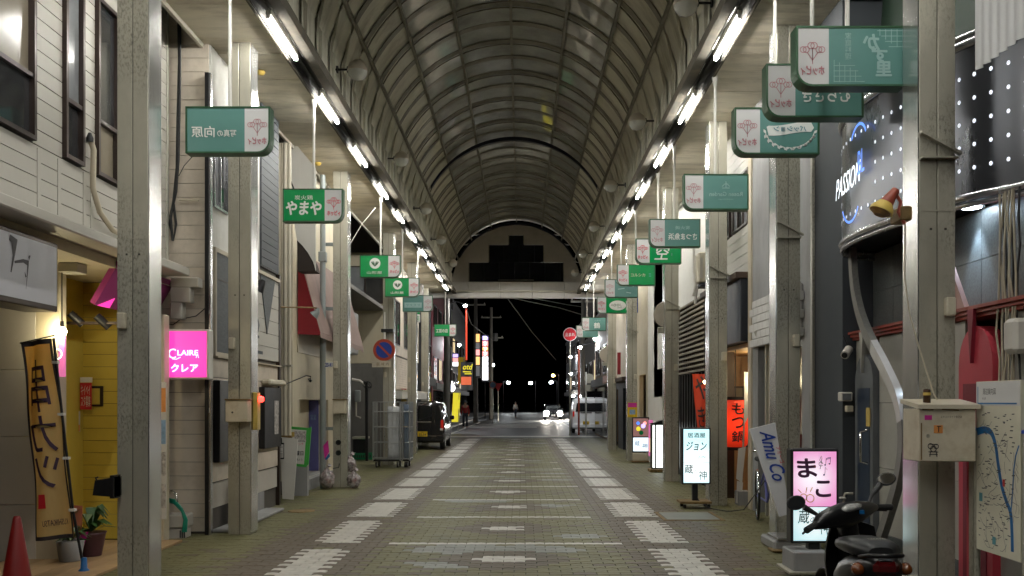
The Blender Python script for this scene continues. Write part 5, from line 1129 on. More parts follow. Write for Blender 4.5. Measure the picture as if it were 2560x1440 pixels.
# steps and towel by the door
t = thing('door_steps', 'dark stone steps at the foot of the snack-bar wall', 'steps', (3.5, 8, 0)); box('lower_step', 'granite', t, 3.42, 3.78, 6.2, 9.5, 0, .09, b=.01); box('upper_step', 'granite', t, 3.6, 3.78, 6.2, 9.5, .09, .18, b=.01)
mat('towel', (.5, .46, .38), .8, var=.3, scale=20); x, y = xat(2262, 6.9), 6.95
t = thing('folded_towel', 'folded striped towels lying behind the scooter', 'towel', (x, y, .1)); MB().bbox(x-.14, x+.1, y-.1, y+.12, .18, .24, .02).build('fold', 'towel', t); MB().bbox(x-.16, x+.06, y-.12, y+.08, .12, .18, .02).build('fold', 'paper', t); strokes('stripe', 'noparking_blue', t, (x-.05, y-.121, .15), [[(-.1, 0), (.1, 0)]], .03)
# corrugated sheet and green net high above
t = thing('corrugated_sheet', 'white corrugated metal sheet hanging high beside the drum', 'metal sheet', (3.3, 5.3, 3.86))
g = []
for i in range(65): y_ = 4.5+1.6*i/64; g.append([(3.3+.014*math.sin(i*1.57), y_, 3.86), (3.3+.014*math.sin(i*1.57), y_, 6.4)])
mb = MB(); mb.sheet(g, .004); mb.build('sheet', 'corrugated', t); box('hanger_beam', 'black_metal', t, 3.34, 3.9, 6.0, 6.08, 4.5, 4.6)
t = thing('green_net', 'dark green netting stretched over the wall above the drum', 'netting', (3.9, 8, 4.5)); mb = MB()
mb.sheet([[(4.0, 5.6+.4*i, 4.48+.0*i), (4.08+.05*math.sin(i), 5.6+.4*i, 5.4), (4.15, 5.6+.4*i, 6.8)] for i in range(11)], .01); mb.build('net', 'net_green', t)
win(t, 'x', 4.02, 6.55, 6.95, 4.72, 5.5, -1, 'ivory', ['glass_dark'], splits=(.5,), hs=(.25, .5, .75), name='lattice')
# red flood lamp clamped to the first pillar
mat('lamp_red', (.35, .07, .04), .45, var=.2, scale=8); mat('amber_glass', (.3, .16, .05), .08, var=.3, scale=12, rvar=.02); d = 6.55
t = thing('clamp_lamp', 'reddish clamp lamp with amber bulb fixed to the stained pillar', 'lamp', P_(2210, 520, d))
MB().tube([P_(2240, 475, d), P_(2225, 495, d), P_(2213, 512, d)], [.03, .042, .055], 14).build('neck', 'lamp_red', t); MB().tube([P_(2214, 508, d), P_(2206, 522, d), P_(2202, 530, d)], [.055, .085, .088], 18).build('rim', 'box_yellow', t); MB().tube([P_(2202, 529, d), P_(2198, 538, d)], [.082, .04], 16).build('bulb', 'amber_glass', t)
mb = MB(); mb.tube([P_(2235, 480, d), P_(2252, 505, d), P_(2246, 530, d), P_(2262, 560, d)], .014, 8); mb.build('clamp', 'lamp_red', t); fbox('clamp_block', 'rust', t, 2252, 2282, 514, 550, d-.02, d+.17)
MB().tube([P_(2263, 560, d), P_(2262, 700, d), P_(2275, 790, d), P_(2295, 860, d), P_(2320, 940, d), P_(2335, 985, d), P_(2345, 1003, d)], .006, 6).build('cord', 'pipe_cream', t)
# ivory steel box with stickers on the pillar, can on top
d = 6.32
t = thing('steel_box', 'rust-edged ivory steel box with stickers on the pillar by the map', 'box', P_(2362, 1155, d)); x0, x1, z0, z1 = xat(2298, d), xat(2440, d), zat(1154, d), zat(1022, d)
MB().bbox(x0, x1, d, d+.27, z0, z1, .006).build('body', 'box_cream', t); MB().prism([(0, 0), (0, .03), (.3, .07), (.3, .04)], (x0-.02, d-.03, z1), (0, 1, 0), (0, 0, 1), (1, 0, 0), x1-x0+.04).build('lid', 'box_cream', t)
strokes('rust_stain', 'rust', t, (x0, d, z1), [[(.02, -.005), (.1, -.008)], [(.16, -.004), (.28, -.01)], [(.015, -.1), (.015, -.36)]], .009)
fbox('sticker', 'pink_wrap', t, 2312, 2330, 1038, 1050, d-.003, d-.001, 0); fbox('sticker', 'paper_orange', t, 2335, 2357, 1063, 1083, d-.003, d-.001, 0); strokes('sticker_mark', 'ink', t, P_(2346, 1073, d-.003), [[(0, -.02), (0, .02)], [(-.012, .02), (.018, .02)]], .006)
disc('lock', 'galv', t, P_(2320, 1090, d), .014); text('エキストマイク放送会', 'ink', t, P_(2378, 1042, d), w=.15, h=.018)
strokes('scribble', 'ink', t, P_(2333, 1126, d), [ring(.018, -.02, .03), ring(.016, .02, .028), ring(.02, .0, .01), [(-.035, -.01), (.035, -.012)], [(-.03, -.03), (.03, -.028)], [(-.025, -.045), (-.02, -.005)], [(.025, -.045), (.02, -.005)], [(-.03, .045), (.03, .04)]], .006)
mat('can_brown', (.06, .03, .015), .3, .6, var=.3, scale=20); c = P_(2314, 1008, 6.42)
t = thing('drink_can', 'small dark coffee can standing on the ivory steel box', 'can', (c[0], 6.4, z1+.036)); MB().lathe([(.02, 0), (.026, .006), (.026, .095), (.022, .104), (.02, .1)], (c[0], 6.4, z1+.036), 16).build('can', 'can_brown', t); MB().lathe([(.0265, .06), (.0265, .08)], (c[0], 6.4, z1+.036), 16).build('band', 'box_yellow', t); MB().lathe([(.021, .104), (.021, .106)], (c[0], 6.4, z1+.036), 16).build('lid', 'chrome', t)
# town map on its stand
X = 3.45; y0, y1 = dep(2552, X), dep(2441, X); zb, zt = .56, 1.75
mat('map_cream', (.68, .65, .52), .35, var=.05, scale=3, rvar=.05); mat('map_blue', (.01, .14, .38), .35, var=.05); mat('map_ink', (.09, .09, .1), .5); mat('map_red', (.6, .06, .05), .4); mat('map_teal', (.1, .3, .35), .4)
t = thing('town_map', 'tall cream town map panel with a winding blue river on a metal stand', 'map board', (X, (y0+y1)/2, 0))
box('panel', 'map_cream', t, X, X+.03, y0, y1, zb, zt); box('title_field', 'sign_white', t, X-.003, X-.001, y0+.005, y1-.005, zt-.17, zt-.005)
for y_ in (y0-.03, y1+.02): MB().tube([(X+.015, y_, 0), (X+.015, y_, zt-.35)], .022, 10).build('leg', 'galv', t); MB().lathe([(.026, 0), (.026, .02), (.001, .03)], (X+.015, y_, zt-.35), 12).build('cap', 'noparking_blue', t)
W_ = y1-y0; H_ = zt-zb
def mp(u_, v_): return ((u_-.5)*W_, (.5-v_)*H_)     # u: 0 at the far edge .. 1 at the near one, v: 0 top
mc = (X, (y0+y1)/2, (zb+zt)/2)
riv = smooth_path([mp(.02, .30), mp(.2, .285), mp(.36, .3), mp(.46, .37), mp(.52, .48), mp(.6, .6), mp(.7, .68), mp(.79, .74), mp(.82, .84), mp(.83, .955)], 40)
strokes('river', 'map_blue', t, mc, [dict(p=[tuple(p) for p in riv], w=[.055-.02*min(1, i/12) for i in range(len(riv))])], .04, off=.002, **U_R)
strokes('small_river', 'map_blue', t, mc, [[mp(.8, .74), mp(.84, .6), mp(.86, .5), mp(.9, .42), mp(.97, .36)]], .012, off=.0025, **U_R)
pr = random.Random(21); rd = []
for i in range(70):
    u_, v_ = pr.uniform(.05, .95), pr.uniform(.17, .95); a = pr.choice((.7, .9, 2.2, 2.4, 1.5, .2)); ln = [mp(u_, v_)]
    for k in range(pr.randint(1, 4)): u_ += .07*math.cos(a); v_ += .035*math.sin(a); a += pr.uniform(-.5, .5); ln.append(mp(min(.97, max(.03, u_)), min(.97, max(.17, v_))))
    rd.append(ln)
strokes('streets', 'map_ink', t, mc, rd, .0028, off=.003, **U_R)
wr = [[mp(u_, v_), mp(u_+pr.uniform(.03, .07), v_+pr.uniform(-.003, .003))] for u_, v_ in [(pr.uniform(.05, .85), pr.uniform(.18, .95)) for _ in range(110)]]
strokes('place_marks', 'map_ink', t, mc, wr, .007, off=.0032, **U_R)['kind'] = 'stuff'; strokes('red_pin', 'map_red', t, mc, [[mp(.65, .56), mp(.65, .6)]], .03, off=.004, **U_R); strokes('blue_blocks', 'map_teal', t, mc, [[mp(.43, .9), mp(.43, .945)], [mp(.12, .66), mp(.12, .71)]], .045, off=.0035, **U_R)
strokes('title_rule', 'map_blue', t, mc, [[mp(.05, .03), mp(.05, .13)], [mp(.05, .13), mp(.93, .13)]], .011, off=.004, **U_R); text('周辺案内図', 'ink', t, (X, mc[1]+mp(.4, 0)[0]*-1 if False else mc[1]-mp(.32, 0)[0], mc[2]+mp(0, .06)[1]), w=.17, h=.045, off=.004, **U_R)
text('谷山駅', 'map_ink', t, (X, mc[1]-mp(.2, 0)[0], mc[2]+mp(0, .1)[1]), w=.05, h=.018, off=.004, **U_R)
# posters on the wall behind the map, red pole, cable bundle, white box
t = thing('event_poster', 'event poster of colourful figures on the pale wall under the ivory box', 'poster', (3.78, 7.6, .9)); box('sheet', 'paper_mixed', t, 3.79, 3.797, dep(2411, 3.8), dep(2442, 3.8)*1.0+.0, .75, 1.45); box('white_sheet', 'paper', t, 3.784, 3.789, dep(2432, 3.8), dep(2440, 3.8)*1.02, .78, 1.0)
x = xat(2430, 6.35)
t = thing('red_pole', 'thin red painted pole standing beside the map', 'pole', (x, 6.6, 0)); box('pole', 'door_red', t, xat(2420, 6.6), xat(2428, 6.6), 6.58, 6.62, 0, 1.2)
t = thing('grey_stand_leg', 'square grey metal post with a dark blue cap beside the map', 'post', (xat(2435, 6.5), 6.5, 0)); box('post', 'galv', t, xat(2429, 6.5), xat(2443, 6.5), 6.48, 6.54, 0, zat(1126, 6.5)); box('cap', 'noparking_blue', t, xat(2427, 6.5), xat(2444, 6.5), 6.475, 6.545, zat(1126, 6.5), zat(1122, 6.5))
t = thing('cable_run', 'tangled yellowish cables running down beside the red arched door', 'cable', (3.75, 6.4, 0)); pr = random.Random(4)
for i in range(9):
    yy = 6.42+.03*i; MB().tube([(3.77-.01*(i % 3), yy+pr.uniform(-.03, .03), z) for z in np.linspace(.9, 3.15, 12)], .008, 5).build('cable', 'pipe_beige' if i % 3 else 'wire', t)
t = thing('white_case', 'small rounded grey case on the wall above the map', 'case', (3.72, 6.25, 1.95)); MB().bbox(3.66, 3.8, dep(2550, 3.7), dep(2518, 3.7), 1.95, 2.2, .03).build('case', 'tile_wall', t)
# ---------------------------------------------------------------- dark wall, meter, camera
K = thing('dark_grey_house', 'plain dark grey wall standing between the snack bar and the concrete shop', 'building', (3.65, 10, 0))
box('wall', 'dark_wall', K, 3.66, 7, 9.64, 10.6, 0, 6.9); box('edge_trim', 'galv', K, 3.63, 3.66, 10.55, 10.62, 0, 6.5)
d = 9.5
t = thing('security_camera', 'white bullet camera on the corner above the arched grey door', 'camera', P_(2120, 880, d)); MB().tube([P_(2122, 873, d), P_(2112, 888, d-.1)], .045, 14).build('housing', 'tile_wall', t); MB().tube([P_(2112, 887, d-.1), P_(2111, 889, d-.115)], .03, 12).build('lens', 'black_metal', t); MB().tube([P_(2138, 872, d), P_(2124, 874, d)], .012, 6).build('arm', 'black_metal', t); MB().tube([P_(2118, 862, d), P_(2108, 838, d)], .006, 6).build('aerial', 'black_metal', t)
t = thing('electric_meter', 'glass-fronted electric meter on the dark wall', 'meter', P_(2118, 1020, d)); fbox('body', 'tile_wall', t, 2104, 2132, 980, 1003, d, d+.12, .01); fbox('glass', 'glass_grey', t, 2107, 2128, 984, 1000, d-.01, d-.001, 0); fbox('socket', 'ivory', t, 2118, 2134, 1014, 1030, d+.02, d+.1)
t = thing('water_tap', 'bent metal tap pipe low on the dark wall behind the scooter', 'tap', P_(2120, 1260, d)); MB().tube([P_(2132, 1234, d), P_(2112, 1234, d), P_(2110, 1242, d), P_(2110, 1258, d)], .014, 8).build('pipe', 'galv', t); fbox('knob', 'white_paint', t, 2102, 2116, 1243, 1248, d-.03, d+.03)
# ---------------------------------------------------------------- concrete shop with white brick sign
X = 3.65
Cn = thing('concrete_shop', 'grey concrete shop front with a dark doorway behind the leaning white board', 'building', (X, 12, 0))
ops = [(11.0, 11.75, 0, 2.3), (12.1, 13.05, 0, 2.42)]
def wall_R(par, m, y0, y1, z0, z1, ops, X_, name='wall', t=.12):
    p0 = y0
    for (a, b, za, zb) in sorted(ops):
        if a > p0: box(name, m, par, X_, X_+t, p0, a, z0, z1)
        if za > z0: box(name, m, par, X_, X_+t, a, b, z0, za)
        if zb < z1: box(name, m, par, X_, X_+t, a, b, zb, z1)
        p0 = b
    if p0 < y1: box(name, m, par, X_, X_+t, p0, y1, z0, z1)
wall_R(Cn, 'concrete', 10.62, 13.35, 0, 6.6, ops, X); box('interior', 'black_metal', Cn, X+.6, X+.7, 10.62, 13.35, 0, 3); box('channel_strip', 'black_metal', Cn, X-.01, X, 12.36, 12.44, 2.5, 6.4); box('door_frame', 'pipe_beige', Cn, X+.02, X+.1, 12.5, 12.56, 0, 2.42); box('door_frame', 'galv', Cn, X+.02, X+.1, 12.7, 12.75, 0, 2.42); box('door_leaf', 'dark_wall', Cn, X+.12, X+.16, 12.1, 12.7, 0, 2.4)
MB().tube([(X+.1, 11.3, 1.2), (X+.25, 11.6, 2.2)], .03, 6).build('prop', 'pipe_beige', Cn)
mat('brick_white', (.62, .61, .59), .6, var=.06, scale=10, bump=.3, rnd=.04)
t = thing('brick_sign', 'white painted brick sign panel with ragged ends over the dark doorway', 'sign panel', (X, 12, 2.41)); z = 2.41; r_i = 0
while z < 3.07:
    y_ = 10.9+(.06 if r_i % 2 else -.02)
    while y_ < 13.1: box('brick', 'brick_white', t, X-.07, X-.012, y_+.004, y_+.236, z+.004, z+.108, b=.006); y_ += .24
    z += .112; r_i += 1
box('backing', 'concrete', t, X-.012, X-.001, 10.95, 13.1, 2.42, 3.06)
t = thing('security_camera', 'grey dome-ended camera on the white brick sign panel', 'camera', (X-.2, 13.0, 2.7)); d = 12.9; MB().tube([P_(1889, 826, d), P_(1896, 836, d), P_(1902, 842, d)], [.04, .05, .045], 12).build('housing', 'tile_wall', t); MB().tube([P_(1902, 838, d), P_(1915, 828, d)], .02, 8).build('arm', 'tile_wall', t)
t = thing('ceiling_lamp', 'warm little lamp glowing inside the doorway beside the leaning-board pillar', 'lamp', (X+.3, 11.3, 2.25)); mat('warm_small', (1, .8, .5), .3, emit=12, ecol=(1, .7, .35), rvar=0); MB().lathe([(.001, -.04), (.04, 0), (.03, .03)], (X+.3, 11.4, 2.2), 10).build('bulb', 'warm_small', t); MB().tube([(X+.3, 11.4, 2.23), (X+.3, 11.4, 2.5)], .01, 6).build('stem', 'black_metal', t)
# ---------------------------------------------------------------- izakaya with siding above and warm timber below
mat('timber', (.36, .2, .085), .5, var=.35, scale=3, stretch=(1, 8, .6)); mat('timber_dark', (.05, .03, .02), .5, var=.3, scale=4, stretch=(1, 6, .6)); mat('navy', (.012, .016, .025), .45, var=.15)
I_ = thing('izakaya_building', 'izakaya with white siding above, dark sign board and warm timber entrance', 'building', (X, 14.5, 0))
box('core', 'joint_dark', I_, X+1.2, 7, 13.4, 16.3, 0, 7); box('end_strip', 'pipe_beige', I_, X-.02, X+.1, 13.36, 13.55, 0, 6.5)
boards(I_, 'x', X+.03, 13.55, 16.3, 3.6, 4.33, .15, .007, 'siding_white', .035, -1); boards(I_, 'x', X+.03, 13.55, 16.3, 5.2, 6.2, .15, .007, 'siding_white', .035, -1); box('upper_core', 'joint_dark', I_, X+.03, X+1.2, 13.4, 16.3, 2.5, 7)
win(I_, 'x', X+.028, 13.6, 14.6, 4.34, 5.19, -1, 'bronze', ['glass_grey', 'glass_dark', 'glass_grey'], splits=(.33, .66)); win(I_, 'x', X+.028, 14.8, 16.2, 4.34, 5.19, -1, 'bronze', ['glass_dark', 'glass_grey'], splits=(.5,))
box('sign_board', 'navy', I_, X-.12, X+.02, 13.6, 16.2, 2.53, 3.5, b=.01); box('eave', 'timber_dark', I_, X-.2, X+.03, 13.56, 16.3, 3.5, 3.59); box('entrance_ceiling', 'timber', I_, X, X+1.2, 13.55, 16.3, 2.45, 2.52)
for i in range(11): box('wall_plank', 'timber', I_, X+.9, X+.94, 13.56+.245*i, 13.56+.245*i+.235, 0, 2.44)
for i in range(5): box('wall_plank', 'timber', I_, X+.02+.17*i, X+.02+.17*i+.16, 16.2, 16.24, 0, 2.44)
box('post', 'timber_dark', I_, X, X+.12, 15.0, 15.12, 0, 2.45); win(I_, 'y', 16.19, X+.2, X+.75, .8, 1.9, -1, 'timber_dark', ['glass_frost'], splits=(.33, .66), hs=(.5,))
t = thing('added_bulb', 'warm bulb under the izakaya eave above the paper lantern', 'light bulb', (X+.4, 14.9, 2.2)); MB().lathe([(.001, -.045), (.035, -.02), (.035, .01), (.015, .04)], (X+.4, 14.9, 2.25), 12).build('bulb', 'warm_bulb', t); MB().tube([(X+.4, 14.9, 2.29), (X+.4, 14.9, 2.45)], .006, 6).build('cord', 'wire', t)  # second bulb, unseen, added to warm the timber entrance
t = thing('entrance_bulb', 'bare warm bulb lighting the timber izakaya entrance', 'light bulb', (X+.25, 13.85, 2.1)); MB().lathe([(.001, -.045), (.035, -.02), (.035, .01), (.015, .04)], (X+.25, 13.85, 1.95), 12).build('bulb', 'warm_bulb', t); MB().tube([(X+.25, 13.85, 1.99), (X+.25, 13.85, 2.45)], .006, 6).build('cord', 'wire', t)
# red paper lantern
mat('lantern_red', (.6, .05, .02), .6, emit=.55, ecol=(1, .04, .01), var=.05, rvar=0)
d = 14.35; x = xat(1839, d); z0, z1 = zat(1117, d), zat(1000, d)
t = thing('paper_lantern', 'glowing red paper lantern with black brush characters behind the pillar', 'lantern', (x, d, z0)); rr0 = .225
pf = [(rr0*.66, 0)]
for i in range(1, 23): h_ = i/23; pf.append((rr0*(.66+.34*(1-abs(2*h_-1)**2.6)**.5)*(1 if i % 2 else .982), (z1-z0)*h_))
c_l = (x, d, (z0+z1)/2); pf.append((rr0*.66, z1-z0)); MB().lathe(pf, (x, d, z0), 30).build('paper_body', 'lantern_red', t)
MB().lathe([(rr0*.74, 0), (rr0*.74, .05)], (x, d, z1), 24).build('top_ring', 'black_metal', t); MB().lathe([(rr0*.74, -.05), (rr0*.74, 0)], (x, d, z0), 24).build('bottom_ring', 'black_metal', t); MB().tube([(x, d, z1+.05), (x, d, 2.45)], .008, 6).build('cord', 'wire', t)
for ch, py in (('も', 1022), ('つ', 1056), ('鍋', 1090)):
    vs, fs = text_mesh(ch, .045); a0 = min(p.x for p in vs); a1 = max(p.x for p in vs); b0 = min(p.y for p in vs); b1 = max(p.y for p in vs); pts = []
    for p in vs:
        a = ((p.x-a0)/(a1-a0)-.5)*.2; b = ((p.y-b0)/(b1-b0)-.5)*.17; th = a/(rr0+.004)-.05; pts.append((x+(rr0+.004)*math.sin(th), d-(rr0+.004)*math.cos(th), zat(py, d)+b))
    mb = MB().add(pts, fs)
    for q, (a, b) in enumerate(((1, 0), (-1, 0), (0, 1), (0, -1))): mb.add([(p[0]+a*.004, p[1]-.0008*(q+1), p[2]+b*.004) for p in pts], fs)
    mb.build('lettering', 'ink', t)
# menu papers on a pole
t = thing('menu_strip', 'long white paper menus hanging on a pole beside the lantern', 'menu', (xat(1858, 14.0), 14.0, .2)); d = 14.0
MB().tube([P_(1866, 930, d), P_(1852, 1250, d)], .014, 8).build('pole', 'galv', t)
for a in ([(1858, 928), (1872, 930), (1868, 1040), (1858, 1060)], [(1843, 1120), (1862, 1115), (1852, 1205), (1838, 1195)], [(1840, 1200), (1855, 1205), (1850, 1260), (1838, 1255)]): mb = MB(); mb.prism(a, (xat(0, d-.02), d-.02, zat(0, d-.02)), (d/F, 0, 0), (0, 0, -d/F), (0, 1, 0), .004); mb.build('sheet', 'paper', t)
box('block', 'concrete', t, xat(1843, d), xat(1872, d), d-.1, d+.15, 0, .22)
# ---------------------------------------------------------------- lattice restaurant
mat('eave_brown', (.1, .07, .055), .6, var=.2); mat('lattice_wood', (.28, .25, .19), .6, var=.15)
X = 3.65
G = thing('lattice_restaurant', 'restaurant with a tilted timber lattice under a brown eave and tall dark slats', 'building', (X, 18.5, 0))
box('upper_wall', 'stucco_white', G, X+.1, X+.3, 16.35, 21.2, 3.7, 6.6); box('core', 'black_metal', G, X+.5, 7, 16.35, 21.2, 0, 6.6); box('lower_wall', 'night_glass', G, X+.32, X+.4, 16.35, 21.2, 0, 3.7)
mb = MB(); mb.prism([(16.4, 3.64), (19.6, 3.64), (19.6, 3.78), (16.4, 3.78)], (X-.22, 0, 0), (0, 1, 0), (.25, 0, 1), (1, 0, 0), .35); mb.build('eave', 'eave_brown', G)
for i in range(15): yy = 16.5+.2*i; mb = MB(); mb.prism([(yy, 2.2), (yy+.035, 2.2), (yy+.035, 3.6), (yy, 3.6)], (X-.05, 0, 0), (0, 1, 0), (-.0, 0, 1), (1, 0, 0), .03); mb.build('lattice_upright', 'timber_dark', G)
for i in range(15): zz = 2.2+.098*i; box('lattice_bar', 'lattice_wood', G, X-.085, X-.052, 16.48, 19.4, zz, zz+.04)
for i in range(16): box('slat', 'black_metal', G, X+.05, X+.1, 16.45+.3*i, 16.52+.3*i, 0, 2.2)
box('white_panel', 'stucco_white', G, X-.02, X+.1, 19.65, 21.15, 2.3, 3.68); box('white_panel_lip', 'pink_plaster', G, X-.05, X+.1, 19.65, 21.15, 2.24, 2.295)
t = thing('aircon_unit', 'cream air-conditioning unit on a bracket by the siding above the lattice eave', 'aircon unit', (3.5, 15.9, 4.1)); d = 16.0; fbox('case', 'ivory', t, 1746, 1778, 630, 705, d, d+.3, .02); fbox('grille', 'tile_wall', t, 1750, 1757, 645, 695, d-.005, d-.001, 0); fbox('shelf', 'navy', t, 1752, 1782, 707, 716, d-.02, d+.32)
t = thing('white_hoses', 'bent white hoses hanging beside the air-conditioning unit', 'hose', (3.4, 16.2, 3.8)); d = 16.2
for i, ln in enumerate(([(1738, 640), (1740, 680), (1736, 700), (1742, 720), (1738, 760)], [(1733, 600), (1735, 680), (1740, 705), (1733, 740)])): MB().tube([P_(*q, d) for q in ln], .025, 8).build('hose', 'white_paint', t)
mat('flag_red', (.55, .05, .015), .7, var=.15, scale=3); d = 16.15
t = thing('red_flag', 'tall red banner flag with dark brush kana behind the izakaya sign', 'flag', P_(1755, 1080, d)[:2]+(.3,))
def fr_(s, u_): return (xat(1731+(1745-1731)*s+(44-10*s)*u_, d), d+.03*math.sin(u_*5+s*4), zat(935+(1085-935)*s, d))
mb = MB(); mb.sheet([[fr_(i/14, j/8) for j in range(9)] for i in range(15)], .003); mb.build('cloth', 'flag_red', t)
flag_text('や', 'ink', .04, .42, .12, .9, t, fr_, False, .05); flag_text('き', 'ink', .55, .9, .1, .55, t, fr_, False, .05); flag_text('ホ\nル', 'paper', .45, .9, .62, .92, t, fr_, False, .02); MB().tube([P_(1779, 925, d+.02), P_(1781, 1200, d+.02)], .014, 8).build('pole', 'black_metal', t)
t = thing('flag_lamp', 'warm lamp glowing on the red banner flag', 'lamp', P_(1762, 955, 15.9)); MB().lathe([(.001, -.04), (.035, 0), (.02, .03)], P_(1762, 955, 15.9), 10).build('bulb', 'warm_small', t); MB().tube([P_(1762, 950, 15.9), P_(1766, 905, 16.3)], .008, 6).build('stem', 'black_metal', t)
# ---------------------------------------------------------------- white shop, brown shop, far tenants
Wh = thing('white_shop', 'white shop front with a small orange-curtained window past the mirror pillar', 'building', (X, 23, 0))
wall_R(Wh, 'stucco_white', 21.25, 24.4, 0, 6.6, [(21.9, 22.7, 2.45, 3.35), (21.5, 23.3, 0, 1.75)], X); box('core', 'joint_dark', Wh, X+.6, 7, 21.25, 24.4, 0, 6.6)
mat('curtain_lit', (.6, .3, .12), .6, emit=.5, ecol=(1, .5, .22), var=.3, scale=6, rvar=0); win(Wh, 'x', X+.06, 21.9, 22.7, 2.45, 3.35, -1, 'timber_dark', ['curtain_lit']); box('porch_back', 'stucco_white', Wh, X+.5, X+.55, 21.4, 23.4, 0, 2.0)
Br = thing('brown_shop', 'narrow shop with ochre timber doorway and hanging plant past the white shop', 'building', (X, 26, 0))
wall_R(Br, 'stucco_cream', 24.45, 27.5, 0, 6.6, [(24.8, 26.2, 0, 2.4)], X); box('core', 'timber', Br, X+.5, 7, 24.45, 27.5, 0, 6.6); mat('ochre_lit', (.4, .22, .05), .5, emit=.25, ecol=(1, .55, .12), var=.3, scale=4, rvar=0); box('lit_panel', 'ochre_lit', Br, X+.45, X+.49, 24.8, 26.2, 1.5, 2.4); box('door_curtain', 'salmon', Br, X+.1, X+.12, 25.0, 25.5, 0, 1.5)
Fr = thing('dark_tenant', 'dark shop front with brown eave and pink awning near the arcade end', 'building', (X, 31, 0))
wall_R(Fr, 'siding_cream', 27.55, 36.2, 2.4, 6.6, [], X); wall_R(Fr, 'navy', 27.55, 36.2, 0, 2.39, [(29, 30.5, 0, 2.1), (32, 33.5, 0, 2.1)], X+.01); box('awning', 'pink_plaster', Fr, X-.35, X, 32.5, 34.2, 2.35, 2.6); box('eave', 'timber_dark', Fr, X-.3, X, 28, 31.5, 2.3, 2.42); box('red_sign', 'cloth_red', Fr, X-.4, X-.3, 28.4, 28.5, 2.5, 3.2)
t = thing('blue_oval_sign', 'dark blue oval sign beside the white oval on the green sign', 'sign', P_(1580, 757, 26.5)); MB().lathe([(.34, 0), (.34, .1)], P_(1580, 757, 26.5), 28, 'y').build('oval', 'noparking_blue', t)
for k_, (px_, py_, d, r_, lb) in enumerate(((1673, 783, 18.05, .27, 'grey back of a big round traffic mirror on the steel pillar'), (1521, 885, 30.0, .27, 'smaller grey back of a round mirror near the arcade end'))):
    t = thing('traffic_mirror', lb, 'mirror', P_(px_, py_, d)); c = P_(px_, py_, d); MB().lathe([(.001, .06), (r_*.6, .05), (r_, .0), (r_*1.02, -.03), (r_*.97, -.035)], (c[0], c[1]+.32, c[2]), 28, 'y').build('bowl', 'lamp_shell', t); MB().tube([(c[0], c[1]+.3, c[2]), (c[0], c[1]+.3, c[2]-.45)], .03, 8).build('post', 'galv', t); MB().bbox(c[0]-.19, c[0]+.19, c[1]+.27, c[1]+.33, c[2]-.38, c[2]-.26, .01).build('bracket', 'galv', t)
t = thing('small_poster', 'bright yellow and pink cartoonish flyer taped on a steel pillar', 'flyer', P_(1581, 1043, 24.6)); d = 24.68; fbox('sheet', 'plate_yellow', t, 1569, 1593, 1006, 1043, d, d+.004, 0); fbox('pink_top', 'pink_wrap', t, 1570, 1592, 1007, 1018, d-.004, d-.001, 0); fbox('blue_spot', 'paper_blue', t, 1574, 1588, 1024, 1036, d-.004, d-.001, 0)
# ---------------------------------------------------------------- street beyond the arcade
mat('road_paint', (.5, .49, .44), .6, var=.25, scale=6, dirt=(.15, .15, .14), dirt_amt=.7, dirt_scale=5); mat('kerb_stone', (.3, .29, .27), .7, var=.15)
o = sheet_obj('road', 'asphalt', -60, 60, 41.3, 400, -.02)
for nm, x0, x1, y0, y1 in (('stop_line', -4.5, 4.6, 42.2, 43.6), ('crossing_stripe', -3.6, 1.2, 58.5, 60.5), ('crossing_stripe', -3.2, 2.4, 62, 64), ('crossing_stripe', -3.0, 2.6, 66, 68)):
    box(nm, 'road_paint', o, x0, x1, y0, y1, -.02, -.013)
mb = MB(); mb.prism([(-3.6, 44.6), (-3.42, 44.6), (-3.2, 75), (-3.38, 75)], (0, 0, -.02), (1, 0, 0), (0, 1, 0), (0, 0, 1), .007); mb.build('edge_line', 'road_paint', o)
mb = MB(); mb.prism([(3.3, 47), (3.45, 47), (3.6, 90), (3.45, 90)], (0, 0, -.02), (1, 0, 0), (0, 1, 0), (0, 0, 1), .007); mb.build('edge_line', 'road_paint', o)
for sd in (-1, 1):
    for i in range(12): y_ = 46+7*i; box('kerb_stone', 'kerb_stone', o, sd*4.3, sd*4.5, y_+.02, y_+6.98, -.02, .1)
    s_ = box('pavement', 'concrete', None, sd*4.5, sd*9, 46, 130, -.02, .09); s_['kind'] = 'structure'
mat('conc_pole', (.22, .2, .17), .8, var=.2, stretch=(1, 1, .3)); mat('far_red', (.2, .03, .04), .7, var=.15); mat('far_grey', (.16, .16, .16), .8, var=.15); mat('far_dark', (.1, .1, .11), .8, var=.2); mat('far_brown', (.2, .14, .09), .7, var=.15); mat('far_green', (.14, .16, .12), .7, var=.1)
mat('win_lit', (1, .8, .5), .5, emit=.6, ecol=(1, .75, .4), rvar=0); mat('neon_red', (1, .1, .05), .4, emit=.35, ecol=(1, .08, .03), rvar=0); mat('street_lens', (1, 1, 1), .4, emit=260, ecol=(.92, .97, 1), rvar=0); mat('street_lens_near', (1, 1, 1), .4, emit=520, ecol=(.92, .97, 1), rvar=0); mat('street_lens_warm', (1, .8, .5), .4, emit=120, ecol=(1, .5, .12), rvar=0)
